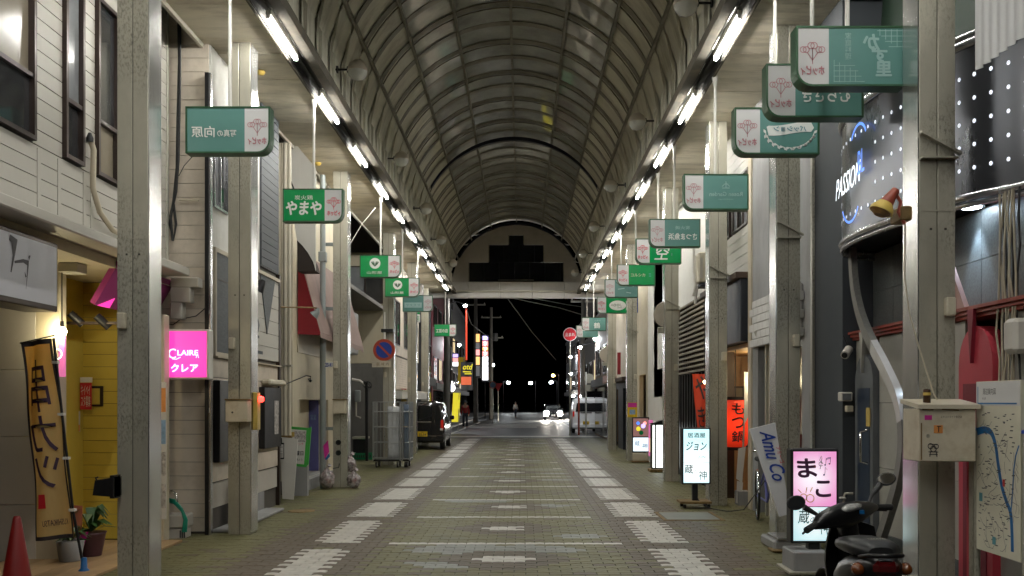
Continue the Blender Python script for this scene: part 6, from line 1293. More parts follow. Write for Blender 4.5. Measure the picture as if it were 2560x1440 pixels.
def far_block(label, m, x0, x1, y0, y1, h, face, rows, cols, lit=(), side=1):
    t = thing('street_building', label, 'building', ((x0+x1)/2, (y0+y1)/2, 0), 'buildings beyond the arcade')
    box('wall', m, t, x0, x1, y0, y1, 0, h); box('roof', 'far_dark', t, x0-.1, x1+.1, y0-.1, y1+.1, h, h+.25)
    xw = x1 if side < 0 else x0; f = 1 if side < 0 else -1
    for r_ in range(rows):
        for c_ in range(cols):
            ya = y0+(y1-y0)*(c_+.2)/cols; yb = y0+(y1-y0)*(c_+.8)/cols; za = 2.9+2.9*r_
            if za+1.3 < h: win(t, 'x', xw, ya, yb, za, za+1.3, f, 'bronze', ['win_lit' if (r_, c_) in lit else 'glass_dark'], splits=(.5,), fw=.06)
    box('shop_front', 'glass_dark', t, xw-.02*f, xw+.05*f, y0+.5, y1-.5, .1, 2.3); box('fascia', 'far_grey', t, xw-.02*f, xw+.25*f, y0+.3, y1-.3, 2.35, 2.7)
    return t
far_block('dark grey shop house just past the arcade beside the black car', 'far_dark', -9, -3.95, 37, 41, 8, 0, 2, 2, (), -1)
far_block('dark red building with a glowing red edge tube beyond the crossing', 'far_red', -11, -4.7, 49, 58, 10, 0, 2, 3, ((0, 1),), -1)
far_block('pale greenish building behind the dark red one', 'far_green', -12, -5.2, 60, 70, 11, 0, 3, 3, (), -1)
far_block('tall dim block far along the street behind the glowing column sign', 'far_dark', -13, -5.6, 74, 95, 10, 0, 3, 5, ((0, 2), (1, 0)), -1)
far_block('brown shop house at the arcade mouth behind the white van', 'far_brown', 3.9, 9, 37, 45, 9, 0, 2, 2, (), 1)
far_block('grey concrete block beyond the white van with a few windows', 'far_grey', 4.6, 11, 51, 66, 11, 0, 3, 4, ((0, 0),), 1)
far_block('low dark block in the distance behind the street lamps', 'far_dark', 5.2, 13, 70, 100, 8, 0, 2, 5, ((0, 3),), 1)
t = thing('neon_tube', 'thin upright glowing red tube on the edge of the dark red building', 'neon tube', P_(1166, 880, 48.5)); MB().tube([P_(1166, 900, 48.6), P_(1166, 772, 48.6)], .05, 8).build('tube', 'neon_red', t); box('back_strip', 'far_red', t, xat(1164, 48.7), xat(1168, 48.7), 48.7, 48.8, zat(900, 48.7), zat(770, 48.7))
# utility poles
def pole(px_, d, h, r_, label, arms=(), tr=False):
    x = xat(px_, d); t = thing('utility_pole', label, 'utility pole', (x, d, 0), 'utility poles along the street'); MB().tube([(x, d, -.02), (x, d, h)], [r_, r_*.7], 14).build('shaft', 'conc_pole', t)
    for z, l in arms: box('crossarm', 'galv', t, x-l/2, x+l/2, d-.06, d+.06, z-.05, z+.05); [MB().lathe([(.03, 0), (.05, .06), (.03, .12)], (x+q*l, d, z+.05), 8).build('insulator', 'white_paint', t) for q in (-.45, .45)]
    if tr: MB().lathe([(.22, 0), (.25, .05), (.25, .7), (.2, .75)], (x+.42, d, h*.7), 14).build('transformer', 'far_grey', t)
    return t
pole(1117, 46.8, 10, .18, 'dark concrete utility pole at the corner behind the black car'); pole(1189, 72, 11, .2, 'concrete utility pole beside the glowing column sign', ((9.5, 1.6),)); pole(1228, 88, 11, .2, 'utility pole carrying a transformer and crossarms', ((8.0, 2.4), (10, 2.0)), True); pole(1457, 52, 9, .12, 'slim grey utility pole behind the red street pole', ((7.5, 1.4),))
# street wires
t = thing('overhead_wires', 'pale cables crossing the black sky beyond the arcade gable', 'wire', (2, 50, 6.5))
for a, b, c in (((1280, 745), (1400, 770), (1500, 800)), ((1330, 745), (1420, 762), (1510, 775)), ((1270, 748), (1330, 830), (1390, 900)), ((1165, 770), (1178, 810), (1230, 850))): MB().tube([P_(*a, 42), P_(*b, 50), P_(*c, 60)], .022, 6).build('wire', 'far_green', t)
# lit signs
mat('led_a', (1, 1, 1), .4, emit=2.6, ecol=(.95, .97, 1), rvar=0); mat('led_b', (1, .3, .3), .4, emit=1.3, ecol=(1, .3, .28), rvar=0); mat('led_c', (.5, .4, 1), .4, emit=1.2, ecol=(.5, .42, 1), rvar=0); mat('led_d', (1, .6, .2), .4, emit=1.1, ecol=(1, .5, .15), rvar=0)
d = 71
t = thing('column_sign', 'tall bright column sign glowing white, pink and violet beyond the crossing', 'sign', P_(1213, 952, d)); fbox('case', 'black_metal', t, 1204, 1222, 836, 955, d, d+.4, .02)
for i, (m, y0_, y1_) in enumerate((('led_c', 840, 850), ('led_b', 852, 866), ('led_d', 868, 876), ('led_b', 878, 890), ('led_a', 892, 902), ('led_a', 904, 914), ('led_a', 916, 950))): fbox('lit_panel', m, t, 1206, 1220, y0_, y1_, d-.05, d-.01, 0); strokes('lettering', 'led_b' if m == 'led_a' else 'led_a', t, P_(1213, (y0_+y1_)/2, d-.05), [[(-.15, .1), (.15, .05)], [(-.1, -.1), (.12, -.05)], [(0, .15), (0, -.15)]], .04, off=.02)
d = 63
t = thing('side_lit_sign', 'narrow orange and white lit sign just before the bright column sign', 'sign', P_(1195, 942, d)); fbox('case', 'black_metal', t, 1188, 1201, 832, 945, d, d+.3, .02); [fbox('lit_panel', m, t, 1190, 1199, a, b, d-.04, d-.01, 0) for m, a, b in (('led_d', 835, 855), ('sign_white', 857, 872), ('led_b', 874, 888), ('led_d', 892, 912), ('sign_white', 915, 940))]
d = 50
t = thing('hotel_poster_sign', 'dark poster sign with yellow script over a red and orange block', 'sign', P_(1167, 976, d)); fbox('panel', 'far_dark', t, 1152, 1182, 905, 976, d, d+.15, .01); mat('poster_yellow', (.8, .7, .05), .4, emit=.5, ecol=(1, .85, .05), rvar=0); mat('poster_red', (.8, .15, .08), .4, emit=.45, ecol=(1, .2, .08), rvar=0)
text('otd', 'poster_yellow', t, P_(1169, 917, d), w=.5, h=.3, bold=.03, slant=.2); fbox('red_block', 'poster_red', t, 1153, 1178, 942, 962, d-.03, d-.01, 0); fbox('grey_block', 'far_grey', t, 1153, 1180, 963, 975, d-.03, d-.01, 0); strokes('underline', 'poster_yellow', t, P_(1166, 930, d), [[(-.2, .02), (.25, .0)], [(-.1, -.1), (.3, -.1)]], .06)
for px_, d, y0_, y1_, lb in ((1152, 52, 893, 960, 'upright yellow banner behind the dark poster sign'), (1140, 48, 982, 1055, 'tilted yellow banner near the person in red')):
    t = thing('yellow_banner', lb, 'banner', P_(px_, y1_, d)); mb = MB(); mb.sheet([[(xat(px_-7+(4 if j else 0)-(4*i/6 if y0_ > 950 else 0)+14*j/3, d), d+.05*math.sin(j+i), zat(y0_+(y1_-y0_)*i/6, d)) for j in range(4)] for i in range(7)], .01); mb.build('cloth', 'poster_yellow' if y0_ > 950 else 'plate_yellow', t); MB().tube([P_(px_+8, y0_-4, d), P_(px_+5, y1_+(25 if y0_ > 950 else 10), d)], .025, 6).build('pole', 'galv', t)  # the tilted banner's cloth is given a glow, it holds no lamp
d = 49
t = thing('parking_sign', 'small white and blue lit sign low beside the utility pole', 'sign', P_(1129, 985, d)); MB().lathe([(.2, 0), (.2, .1)], P_(1129, 970, d), 18, 'y').build('disc', 'led_a', t); text('P', 'neon_blue', t, P_(1129, 970, d), h=.22, bold=.03)
t = thing('pharmacy_lit_sign', 'small violet and pink lit sign above the yellow banner', 'sign', P_(1140, 915, 56)); [fbox('lit_panel', m, t, 1132, 1145, a, b, 56, 56.05, 0) for m, a, b in (('led_c', 885, 893), ('led_b', 895, 903), ('led_a', 905, 915))]
# lamps along the street
for px_, py_, d, warm, lb in ((1148, 862, 57, 0, 'street lamp glowing over the dark poster sign'), (1232, 912, 92, 0, 'street lamp glowing past the bright column sign'), (1271, 956, 140, 0, 'distant pair-like street lamp low in the dark, first from the column sign'), (1327, 957, 150, 0, 'distant street lamp low in the middle of the dark street'), (1378, 955, 120, 0, 'distant white street lamp just above the oncoming car'), (1383, 938, 128, 1, 'distant orange street lamp above the oncoming car'),
                             (1421, 963, 100, 0, 'greenish-white lamp just over the white van'), (1433, 990, 80, 0, 'lowest lamp beside the red street pole'), (1427, 934, 76, 0, 'bluish lamp halfway up beside the red street pole'), (1426, 892, 82, 0, 'cluster-like lamp below the red round sign'), (1450, 868, 45.5, 0, 'bright lamp at the top of the red street pole'), (1488, 847, 43.5, 0, 'big bright lamp in front of the brown shop house'), (1163, 764, 47, 0, 'lamp high on the corner of the dark red building')):
    x, z = xat(px_, d), zat(py_, d); t = thing('street_lamp', lb, 'street lamp', (x, d, 0), 'street lamps beyond the arcade'); r_ = .0016*d+.02
    MB().lathe([(.001, -r_), (r_*.8, -r_*.6), (r_, 0), (r_*.6, r_*.5)], (x, d, z), 12).build('lens', 'street_lens_warm' if warm else 'street_lens_near' if d < 60 else 'street_lens', t); sx = -1 if px_ < 1304 else 1
    MB().tube([(x, d, z+r_), (x+sx*.5, d+.1, z+.25), (x+sx*.8, d+.2, z+.1), (x+sx*.8, d+.2, -.02)] if d > 70 or sx < 0 else [(x, d, z+r_), (x+.4, d+.1, z+.2), (x+1.4, d+.2, z+.2)], .04, 6).build('post', 'black_metal', t); MB().lathe([(r_*1.1, r_*.4), (r_*.3, r_*1.1)], (x, d, z), 12).build('hood', 'galv', t)
# road signs and poles at the corner
d = 44.2; c = P_(1425, 836, d)
t = thing('red_round_sign', 'round red sign with a pale band of writing hung at the street corner', 'road sign', (c[0], d, 0)); MB().lathe([(.34, 0), (.34, .03)], c, 28, 'y').build('disc', 'sign_white', t); disc('red_field', 'paper_red', t, c, .31, off=.004); text('止まれ', 'paper', t, c, w=.46, h=.18, off=.007, bold=.03); MB().tube([(c[0], d+.06, -.02), (c[0], d+.06, c[2]+.3)], .035, 8).build('post', 'galv', t)
d = 45; x = xat(1447, d); t = thing('red_street_pole', 'thin rust-red pole in front of the white van', 'pole', (x, d, 0)); MB().tube([(x, d, -.02), (x, d, zat(872, d))], .05, 8).build('pole', 'lamp_red', t); MB().lathe([(.07, 0), (.05, .05), (.001, .06)], (x, d, zat(872, d)), 10).build('cap', 'lamp_red', t)
d = 44.6; x = xat(1465, d); t = thing('white_sign_post', 'white post with a round plate and square plate beside the white van', 'road sign', (x, d, 0)); MB().tube([(x, d, -.02), (x, d, zat(930, d))], .04, 8).build('post', 'white_paint', t); MB().lathe([(.24, 0), (.24, .03)], P_(1473, 946, d), 20, 'y').build('round_plate', 'galv', t); fbox('square_plate', 'galv', t, 1463, 1481, 962, 978, d-.06, d-.04, 0)
for px_, d, lb in ((1232, 70, 'blue and red round no-stopping sign past the column sign'), (1245, 78, 'red triangular give-way sign on a thin post')):
    x = xat(px_, d); z = 3.0; t = thing('road_sign', lb, 'road sign', (x, d, 0)); MB().tube([(x, d+.05, -.02), (x, d+.05, z+.3)], .035, 8).build('post', 'galv', t)
    if px_ == 1232: MB().lathe([(.3, 0), (.3, .02)], (x, d, z), 20, 'y').build('disc', 'noparking_red', t); disc('field', 'paper_blue', t, (x, d, z), .22)
    else: mb = MB(); mb.prism([(-.4, .3), (.4, .3), (0, -.4)], (x, d, z), (1, 0, 0), (0, 0, 1), (0, 1, 0), .02); mb.build('triangle', 'paper_red', t)
# people
mat('skin_tone', (.45, .28, .2), .6, var=.05); mat('jacket_red', (.35, .03, .03), .8, var=.15); mat('trouser', (.03, .035, .05), .8, var=.1); mat('hair_black', (.01, .01, .01), .6); mat('coat_pale', (.5, .48, .44), .8, var=.1)
def skin_obj(name, m, parent, verts, edges, radii, sub=1):
    o0 = origin(parent); bm = bmesh.new(); ly = bm.verts.layers.skin.verify(); vs = []
    for p, r_ in zip(verts, radii):
        v = bm.verts.new(Vector(p)-o0); v[ly].radius = r_ if isinstance(r_, tuple) else (r_, r_); vs.append(v)
    vs[0][ly].use_root = True
    for a, b in edges: bm.edges.new((vs[a], vs[b]))
    me = bpy.data.meshes.new(name); bm.to_mesh(me); bm.free(); me.materials.append(MATS[m]); o = link(name, me, parent)
    mo = o.modifiers.new('skin', 'SKIN'); mo.use_smooth_shade = True; o.modifiers.new('smooth', 'SUBSURF').levels = sub; o.modifiers['smooth'].render_levels = sub
    return o
def person(x, d, label, top, h=1.68, stride=.12, turn=0.0):
    t = thing('person', label, 'person', (x, d, 0)); k = h/1.7
    def q(a, b, c): return (x+a*k*math.cos(turn)-b*k*math.sin(turn), d+a*k*math.sin(turn)+b*k*math.cos(turn), c*k)
    V = [q(0, 0, .95), q(0, 0, 1.15), q(0, 0, 1.38), q(0, 0, 1.5), q(0, -.01, 1.6), q(0, -.01, 1.68),
         q(.09, 0, .9), q(.1, stride, .5), q(.1, stride*1.1, .09), q(.1, stride*1.1-.13, .035), q(-.09, 0, .9), q(-.1, -stride*.6, .5), q(-.1, -stride, .09), q(-.1, -stride-.13, .035),
         q(.17, 0, 1.38), q(.23, .03, 1.12), q(.23, -.06, .88), q(.23, -.08, .79), q(-.17, 0, 1.38), q(-.23, .03, 1.12), q(-.24, -.08, .9), q(-.24, -.1, .81)]
    E = [(0, 1), (1, 2), (2, 3), (3, 4), (4, 5), (0, 6), (6, 7), (7, 8), (8, 9), (0, 10), (10, 11), (11, 12), (12, 13), (2, 14), (14, 15), (15, 16), (16, 17), (2, 18), (18, 19), (19, 20), (20, 21)]
    rd = [.13, .13, .14, .05, .095, .08, .085, .06, .042, .035, .085, .06, .042, .035, .055, .045, .033, .035, .055, .045, .033, .035]
    skin_obj('body', 'skin_tone', t, V, E, [r_*k for r_ in rd])
    skin_obj('jacket', top, t, [V[i] for i in (1, 0, 2, 14, 15, 16, 18, 19, 20)], [(0, 1), (0, 2), (2, 3), (3, 4), (4, 5), (2, 6), (6, 7), (7, 8)], [r_*k for r_ in (.155, .16, .165, .075, .065, .055, .075, .065, .055)])
    skin_obj('trousers', 'trouser', t, [V[i] for i in (0, 6, 7, 8, 10, 11, 12)], [(0, 1), (1, 2), (2, 3), (0, 4), (4, 5), (5, 6)], [r_*k for r_ in (.14, .1, .08, .06, .1, .08, .06)])
    c = Vector(q(0, .015, 1.66)); bm = bmesh.new(); bmesh.ops.create_icosphere(bm, subdivisions=2, radius=1)
    for v in bm.verts: v.co = Vector((c.x+v.co.x*.1*k, c.y+v.co.y*.11*k, c.z+max(v.co.z, -.5)*.1*k))
    MB().bm(bm, 0, True).build('hair', 'hair_black', t); return t
person(xat(1163, 56), 56, 'person in a red jacket and dark trousers walking away by the yellow banner', 'jacket_red')
person(xat(1289, 95), 95, 'distant person in a pale coat standing at the edge of the dark street', 'coat_pale', turn=.5)
# ---------------------------------------------------------------- lit standing signs
def lit_mat(name, cin, cout, c, r, emit):
    """light box acrylic: lamp hotspot painted into the glow at its centre, colour of the print towards the edge"""
    m = mat(name, cout, .3, emit=emit, ecol=cout, rvar=0, var=.02); N = m.node_tree.nodes; L = m.node_tree.links
    g = N.new('ShaderNodeNewGeometry'); s = N.new('ShaderNodeVectorMath'); s.operation = 'DISTANCE'; s.inputs[1].default_value = c; L.new(g.outputs['Position'], s.inputs[0])
    r_ = N.new('ShaderNodeMapRange'); r_.inputs[2].default_value = r; r_.interpolation_type = 'SMOOTHSTEP'; L.new(s.outputs['Value'], r_.inputs[0]); mx = N.new('ShaderNodeMix'); mx.data_type = 'RGBA'
    L.new(r_.outputs[0], mx.inputs[0]); mx.inputs[6].default_value = tuple(cin)+(1,); mx.inputs[7].default_value = tuple(cout)+(1,); L.new(mx.outputs[2], N['Principled BSDF'].inputs['Emission Color']); return m
mat('ink_lit', (.05, .03, .06), .5); mat('ink_brush', (.1, .03, .1), .5, var=.2); mat('ink_teal', (.02, .12, .12), .5); mat('ink_blue', (.03, .08, .25), .5); mat('case_dark', (.02, .02, .022), .4, .3, var=.1)
def stand_sign(px0, px1, py0, py1, d, label, name='lit_sign'):
    t = thing(name, label, 'sign', (xat((px0+px1)/2, d), d, 0), 'lit standing signs on the walk'); fbox('case', 'case_dark', t, px0, px1, py0, py1, d, d+.14, .01); return t
m_ = MATS['lantern_red']; N = m_.node_tree.nodes; L = m_.node_tree.links   # glow painted to fade away from the middle, no lamp inside
g = N.new('ShaderNodeNewGeometry'); v_ = N.new('ShaderNodeVectorMath'); v_.operation = 'DISTANCE'; v_.inputs[1].default_value = c_l; L.new(g.outputs['Position'], v_.inputs[0]); r_ = N.new('ShaderNodeMapRange'); r_.inputs[1].default_value = .2; r_.inputs[2].default_value = .43; r_.inputs[3].default_value = .75; r_.inputs[4].default_value = .16; L.new(v_.outputs['Value'], r_.inputs[0]); L.new(r_.outputs[0], N['Principled BSDF'].inputs['Emission Strength'])
# pink one
d = 8.1; t = stand_sign(1977, 2097, 1122, 1358, d, 'pink lit standing sign with brush kana and music notes behind the scooter')
c0 = P_(2030, 1195, d); lit_mat('lit_pink', (.9, .92, .95), (.7, .27, .52), c0, .3, .72); lit_mat('lit_cyan', (.9, .95, .95), (.45, .7, .75), P_(2036, 1300, d), .3, .7)
fbox('upper_face', 'lit_pink', t, 1984, 2091, 1129, 1266, d-.006, d-.001, 0); fbox('lower_face', 'lit_cyan', t, 1984, 2091, 1268, 1352, d-.006, d-.001, 0)
text('ま', 'ink_brush', t, P_(2017, 1170, d-.006), w=.165, h=.165, bold=.04, slant=-.1); text('こ', 'ink_brush', t, P_(2058, 1222, d-.006), w=.13, h=.14, bold=.04); strokes('music_notes', 'ink_blue', t, P_(2070, 1154, d-.006), [[(-.022, -.03), (-.018, .03)], [(.018, -.02), (.022, .04)], [(-.018, .03), (.022, .04)], [(-.018, .02), (.022, .03)], dict(p=[(-.035, -.03), (-.02, -.03)], w=[.012, .012]), dict(p=[(.004, -.02), (.02, -.02)], w=[.012, .012]), [(-.03, -.12), (-.026, -.05), (-.008, -.075)], dict(p=[(-.045, -.12), (-.03, -.12)], w=[.014, .014])], .005); strokes('treble_clef', 'ink_teal', t, P_(2052, 1156, d-.006), [ring(.018, 0, -.015, 12, 0, 330), [(.018, -.012), (-.012, .02), (.004, .06), (.01, .04), (-.006, -.06), (-.014, -.055)]], .005)
pr = random.Random(2); strokes('glasses_drawing', 'plate_yellow', t, P_(2017, 1243, d-.006), [ring(.03, -.03, 0), ring(.035, .03, -.01), [(-.01, .04), (.0, .09)], [(.03, .05), (.05, .09)], [(-.05, .04), (-.08, .07)]], .007)
text('蔵', 'ink_teal', t, P_(2010, 1292, d-.006), w=.1, h=.12, bold=.01, slant=.1); text('の', 'ink_teal', t, P_(2033, 1300, d-.006), h=.05); text('神', 'ink_teal', t, P_(2060, 1318, d-.006), w=.1, h=.13, slant=-.1); text('本格焼酎', 'ink_teal', t, P_(2057, 1279, d-.006), w=.09, h=.025)
fbox('stem', 'case_dark', t, 2022, 2050, 1358, 1384, d+.03, d+.12, .005); fbox('weight_box', 'concrete', t, 1985, 2075, 1380, 1432, d-.12, d+.25, .012); fbox('skid', 'galv', t, 1975, 2085, 1430, 1437, d-.15, d+.28, .004)
for px_ in (1990, 2068): MB().lathe([(.025, -.02), (.025, .02)], (xat(px_, d), d-.08, .025), 10, 'x').build('castor', 'tyre', t)
# izakaya sign
d = 13.9-.35; t = stand_sign(1705, 1777, 1069, 1211, d, 'tall white-cyan lit izakaya sign on a thin black leg beside the pillar')
lit_mat('lit_izakaya', (1, 1, 1), (.5, .78, .82), P_(1742, 1165, d), .42, 1.0); fbox('face', 'lit_izakaya', t, 1709, 1773, 1073, 1207, d-.006, d-.001, 0)
text('居酒屋', 'ink_teal', t, P_(1741, 1088, d-.006), w=.27, h=.075, bold=.015); text('ジョン', 'ink_teal', t, P_(1741, 1115, d-.006), w=.3, h=.13, bold=.025, slant=.15); text('JON', 'ink_teal', t, P_(1754, 1143, d-.006), w=.11, h=.05)
strokes('panel_rule', 'ink_teal', t, P_(1741, 1157, d-.006), [[(-.19, 0), (.19, 0)]], .006); text('蔵', 'ink_teal', t, P_(1722, 1173, d-.006), w=.13, h=.13, bold=.01); text('の', 'ink_teal', t, P_(1739, 1178, d-.006), h=.05); text('神', 'ink_teal', t, P_(1757, 1188, d-.006), w=.12, h=.14)
fbox('stem', 'case_dark', t, 1731, 1745, 1211, 1254, d+.03, d+.1, .005); fbox('foot_plate', 'rust', t, 1702, 1780, 1254, 1260, d-.12, d+.25, .005)
for px_ in (1710, 1770): MB().lathe([(.03, -.02), (.03, .02)], (xat(px_, d), d-.05, .035), 10, 'x').build('castor', 'tyre', t); MB().lathe([(.03, -.02), (.03, .02)], (xat(px_, d), d+.2, .035), 10, 'x').build('castor', 'tyre', t)
t = thing('power_cord', 'thin black power cord looping over the paving to the leaning board', 'cord', P_(1800, 1255, 13.4)); MB().tube([P_(1730, 1212, 13.7), (xat(1745, 13.6), 13.55, .12), (xat(1775, 13.3), 13.3, .03), (xat(1820, 13.0), 13.0, .02), (xat(1860, 12.4), 12.4, .12), (xat(1912, 11.2), 11.2, .62)], .008, 6).build('cord', 'wire', t)
# flower sign, white light box
d = 23.8; t = stand_sign(1581, 1623, 1043, 1131, d, 'two-panel lit sign with a flower print above a pale lower panel')
mat('lit_brown', (.25, .13, .12), .4, emit=.22, ecol=(.6, .3, .28), rvar=0); mat('lit_pale', (.8, .9, .95), .4, emit=.9, ecol=(.75, .9, 1), rvar=0); fbox('upper_face', 'lit_brown', t, 1583, 1621, 1046, 1091, d-.01, d-.001, 0); fbox('lower_face', 'lit_pale', t, 1583, 1621, 1094, 1128, d-.01, d-.001, 0)
for px_, py_, r_, m in ((1596, 1072, .06, 'poster_yellow'), (1608, 1065, .06, 'led_c'), (1595, 1058, .045, 'neon_blue'), (1612, 1058, .045, 'led_b'), (1603, 1082, .06, 'sign_green')): disc('flower_print', m, t, P_(px_, py_, d-.01), r_)
text('蔵', 'ink_blue', t, P_(1593, 1108, d-.01), h=.14); text('神', 'ink_blue', t, P_(1612, 1115, d-.01), h=.15); fbox('base_box', 'pipe_beige', t, 1583, 1620, 1133, 1152, d-.05, d+.2, .01); fbox('skid', 'rust', t, 1580, 1623, 1153, 1156, d-.1, d+.25, .004)
d = 20.6; t = thing('light_box', 'bright white upright light box with a small roof behind the mirror pillar', 'sign', P_(1648, 1180, d)[:2]+(0,), 'lit standing signs on the walk'); mat('lit_white', (1, 1, 1), .4, emit=2.0, ecol=(.95, 1, .95), rvar=0)
fbox('frame', 'case_dark', t, 1630, 1668, 1058, 1172, d, d+.3, .01); fbox('face', 'lit_white', t, 1641, 1667, 1063, 1169, d-.01, d-.001, 0); fbox('side_face', 'lit_white', t, 1632, 1637, 1063, 1169, d-.01, d-.001, 0); fbox('skid', 'rust', t, 1626, 1670, 1173, 1181, d-.1, d+.35, .01); text('営業中', 'ink_teal', t, P_(1654, 1150, d-.01), w=.2, h=.06)
mb = MB(); mb.prism([(1626, 1062), (1672, 1062), (1668, 1052), (1655, 1050), (1640, 1056)], (xat(0, d), d-.05, zat(0, d)), (d/F, 0, 0), (0, 0, -d/F), (0, 1, 0), .4); mb.build('roof', 'case_dark', t)
d = 22.0; t = thing('pink_window_strip', 'narrow pink and yellow lit strip sign behind the white light box', 'sign', P_(1628, 1140, d)); fbox('face', 'pink_dim', t, 1622, 1632, 1050, 1140, d, d+.05, 0); fbox('yellow_band', 'win_lit', t, 1624, 1630, 1095, 1130, d-.01, d-.001, 0)
# ---------------------------------------------------------------- fallen board with blue script, footing, bicycle
d = 9.95
t = thing('leaning_board', 'white board with blue script and red kana leaning against the steel pillar', 'board', P_(1960, 1290, d)); mat('board_white', (.68, .68, .7), .35, var=.04, rvar=.05); mat('script_blue', (.01, .05, .35), .4); mat('script_red', (.6, .06, .1), .4)
a, b, c_, e = (1882, 1072), (1944, 1058), (1974, 1284), (1950, 1292)
mb = MB(); mb.prism([(1882, 1074), (1946, 1058), (1976, 1284), (1950, 1292)], (xat(0, d), d+.12*1292*d/F, zat(0, d)), (d/F, 0, 0), (0, -.12*d/F, -d/F), (0, 1, .0), .06); mb.build('panel', 'board_white', t)
uu = Vector((.235, -.116, -.97)).normalized(); vv = Vector((.97, .028, .235)).normalized()
def dy(p): return p[1]-.12*0
def on(px_, py_): return (xat(px_, d), d+.12*(1292-py_)*d/F, zat(py_, d))
text('Amu Co', 'script_blue', t, on(1938, 1142), w=.56, h=.16, u=uu, v=vv, n=(0, -1, 0), off=.012, bold=.02, slant=.3); text('アミーゴ', 'script_red', t, on(1955, 1138), w=.19, h=.05, u=uu, v=vv, n=(0, -1, 0), off=.012, bold=.02)
d = 9.6
t = thing('concrete_footing', 'low concrete block with steel plates at the foot of the leaning-board pillar', 'footing', P_(1985, 1395, d)[:2]+(0,)); fbox('block', 'concrete', t, 1935, 2055, 1352, 1378, d, d+.55, .02); fbox('plate', 'alu', t, 1945, 2060, 1345, 1351, d-.02, d+.4, .003); fbox('wood_foot', 'rust', t, 1932, 1990, 1376, 1381, d-.1, d+.1, .01); box('base', 'rust', t, xat(1940, d), xat(2050, d), d+.02, d+.5, 0, zat(1377, d))
d = 11.15; x = 3.42
t = thing('bicycle', 'bicycle parked behind the leaning-board pillar, front wheel peeping out', 'bicycle', (x, d+.5, 0))
def wheel(yc, xc=x):
    pts = [(xc+.1*math.cos(a)*.6, yc+.31*math.cos(a), .33+.31*math.sin(a)) for a in np.linspace(0, 2*math.pi, 33)]
    w_ = MB().tube(pts, .018, 8, cap=False).build('wheel', 'tyre', t); MB().tube([(p[0], p[1], .33+(p[2]-.33)*.94) for p in pts], .009, 6, cap=False).build('rim', 'chrome', w_)
    mb = MB()
    for a in np.linspace(0, 2*math.pi, 19)[:-1]: mb.tube([(xc, yc, .33), (xc+.06*math.cos(a), yc+.3*math.cos(a), .33+.3*math.sin(a))], .002, 4)
    mb.build('spoke', 'chrome', w_); MB().tube([(p[0], p[1], .33+(p[2]-.33)*1.12) for p in pts[2:16]], .022, 6).build('mudguard', 'chrome', w_)
wheel(d); wheel(d+1.05)
for nm, pl, r_ in (('fork', [(x, d, .33), (x, d+.16, .85)], .014), ('down_tube', [(x, d+.17, .75), (x, d+.58, .3)], .018), ('seat_tube', [(x, d+.58, .3), (x, d+.72, .82)], .018), ('chain_stay', [(x, d+.58, .3), (x, d+1.05, .33)], .012), ('seat_stay', [(x, d+.7, .7), (x, d+1.05, .33)], .01), ('handlebar', [(x-.26, d+.28, .98), (x-.1, d+.15, 1.0), (x+.1, d+.15, 1.0), (x+.26, d+.28, .98)], .012)): MB().tube(pl, r_, 8).build(nm, 'chrome' if nm == 'handlebar' else 'purple_sheet', t)
MB().bbox(x-.09, x+.09, d+.62, d+.88, .82, .88, .03).build('saddle', 'tyre', t); MB().bbox(x-.16, x+.16, d-.12, d+.12, .72, .95, .02).build('basket', 'steel_wire', t)
# ---------------------------------------------------------------- scooter
mat('scooter_black', (.008, .008, .009), .32, var=.15, coat=0, rvar=.06); mat('scooter_matt', (.025, .026, .028), .5, var=.15); mat('seat_vinyl', (.016, .017, .018), .42, var=.15, scale=20, bump=.15); mat('mirror_glass', (.8, .8, .8), .02, 1, var=0, rvar=0); mat('lens_red', (.08, .004, .005), .12, var=.1, coat=.5, rvar=.02); mat('lens_amber', (.16, .04, .006), .12, coat=.5); mat('dial_glass', (.35, .35, .34), .08, var=.5, scale=40, rvar=0)
t = thing('scooter', 'black scooter parked in front of the pink lit sign, seen from behind', 'scooter', (2.16, 5.5, 0))
sp = []
def P3(px_, py_, dd): return Vector(P_(px_, py_, dd))
MB().tube([P3(2036, 1316, 5.48), P3(2052, 1304, 5.52), P3(2078, 1294, 5.56), P3(2110, 1288, 5.62), P3(2145, 1278, 5.68), P3(2172, 1270, 5.74), P3(2190, 1268, 5.77)], [.022, .05, .065, .08, .068, .045, .02], 16).build('handlebar_cover', 'scooter_black', t)
for pa, pb in ((P3(2046, 1306, 5.5), P3(2016, 1326, 5.42)), (P3(2184, 1268, 5.76), P3(2227, 1268, 5.84))): g_ = MB().tube([pa, pb], [.019, .021], 12).build('grip', 'tyre', t); MB().tube([pa+Vector((0, .06, -.02)), (pa+pb)/2+Vector((0, .09, -.03)), pb+Vector((0, .07, -.03))], .007, 6).build('brake_lever', 'black_metal', t)
c = P3(2116, 1268, 5.6); bm = bmesh.new(); bmesh.ops.create_uvsphere(bm, u_segments=18, v_segments=10, radius=1)
for v in bm.verts: v.co = Vector((c.x+v.co.x*.1+v.co.y*.02, c.y+v.co.y*.07, c.z+v.co.z*.03-.01+v.co.x*.02))
MB().bm(bm, 0, True).build('instrument_dial', 'dial_glass', t)
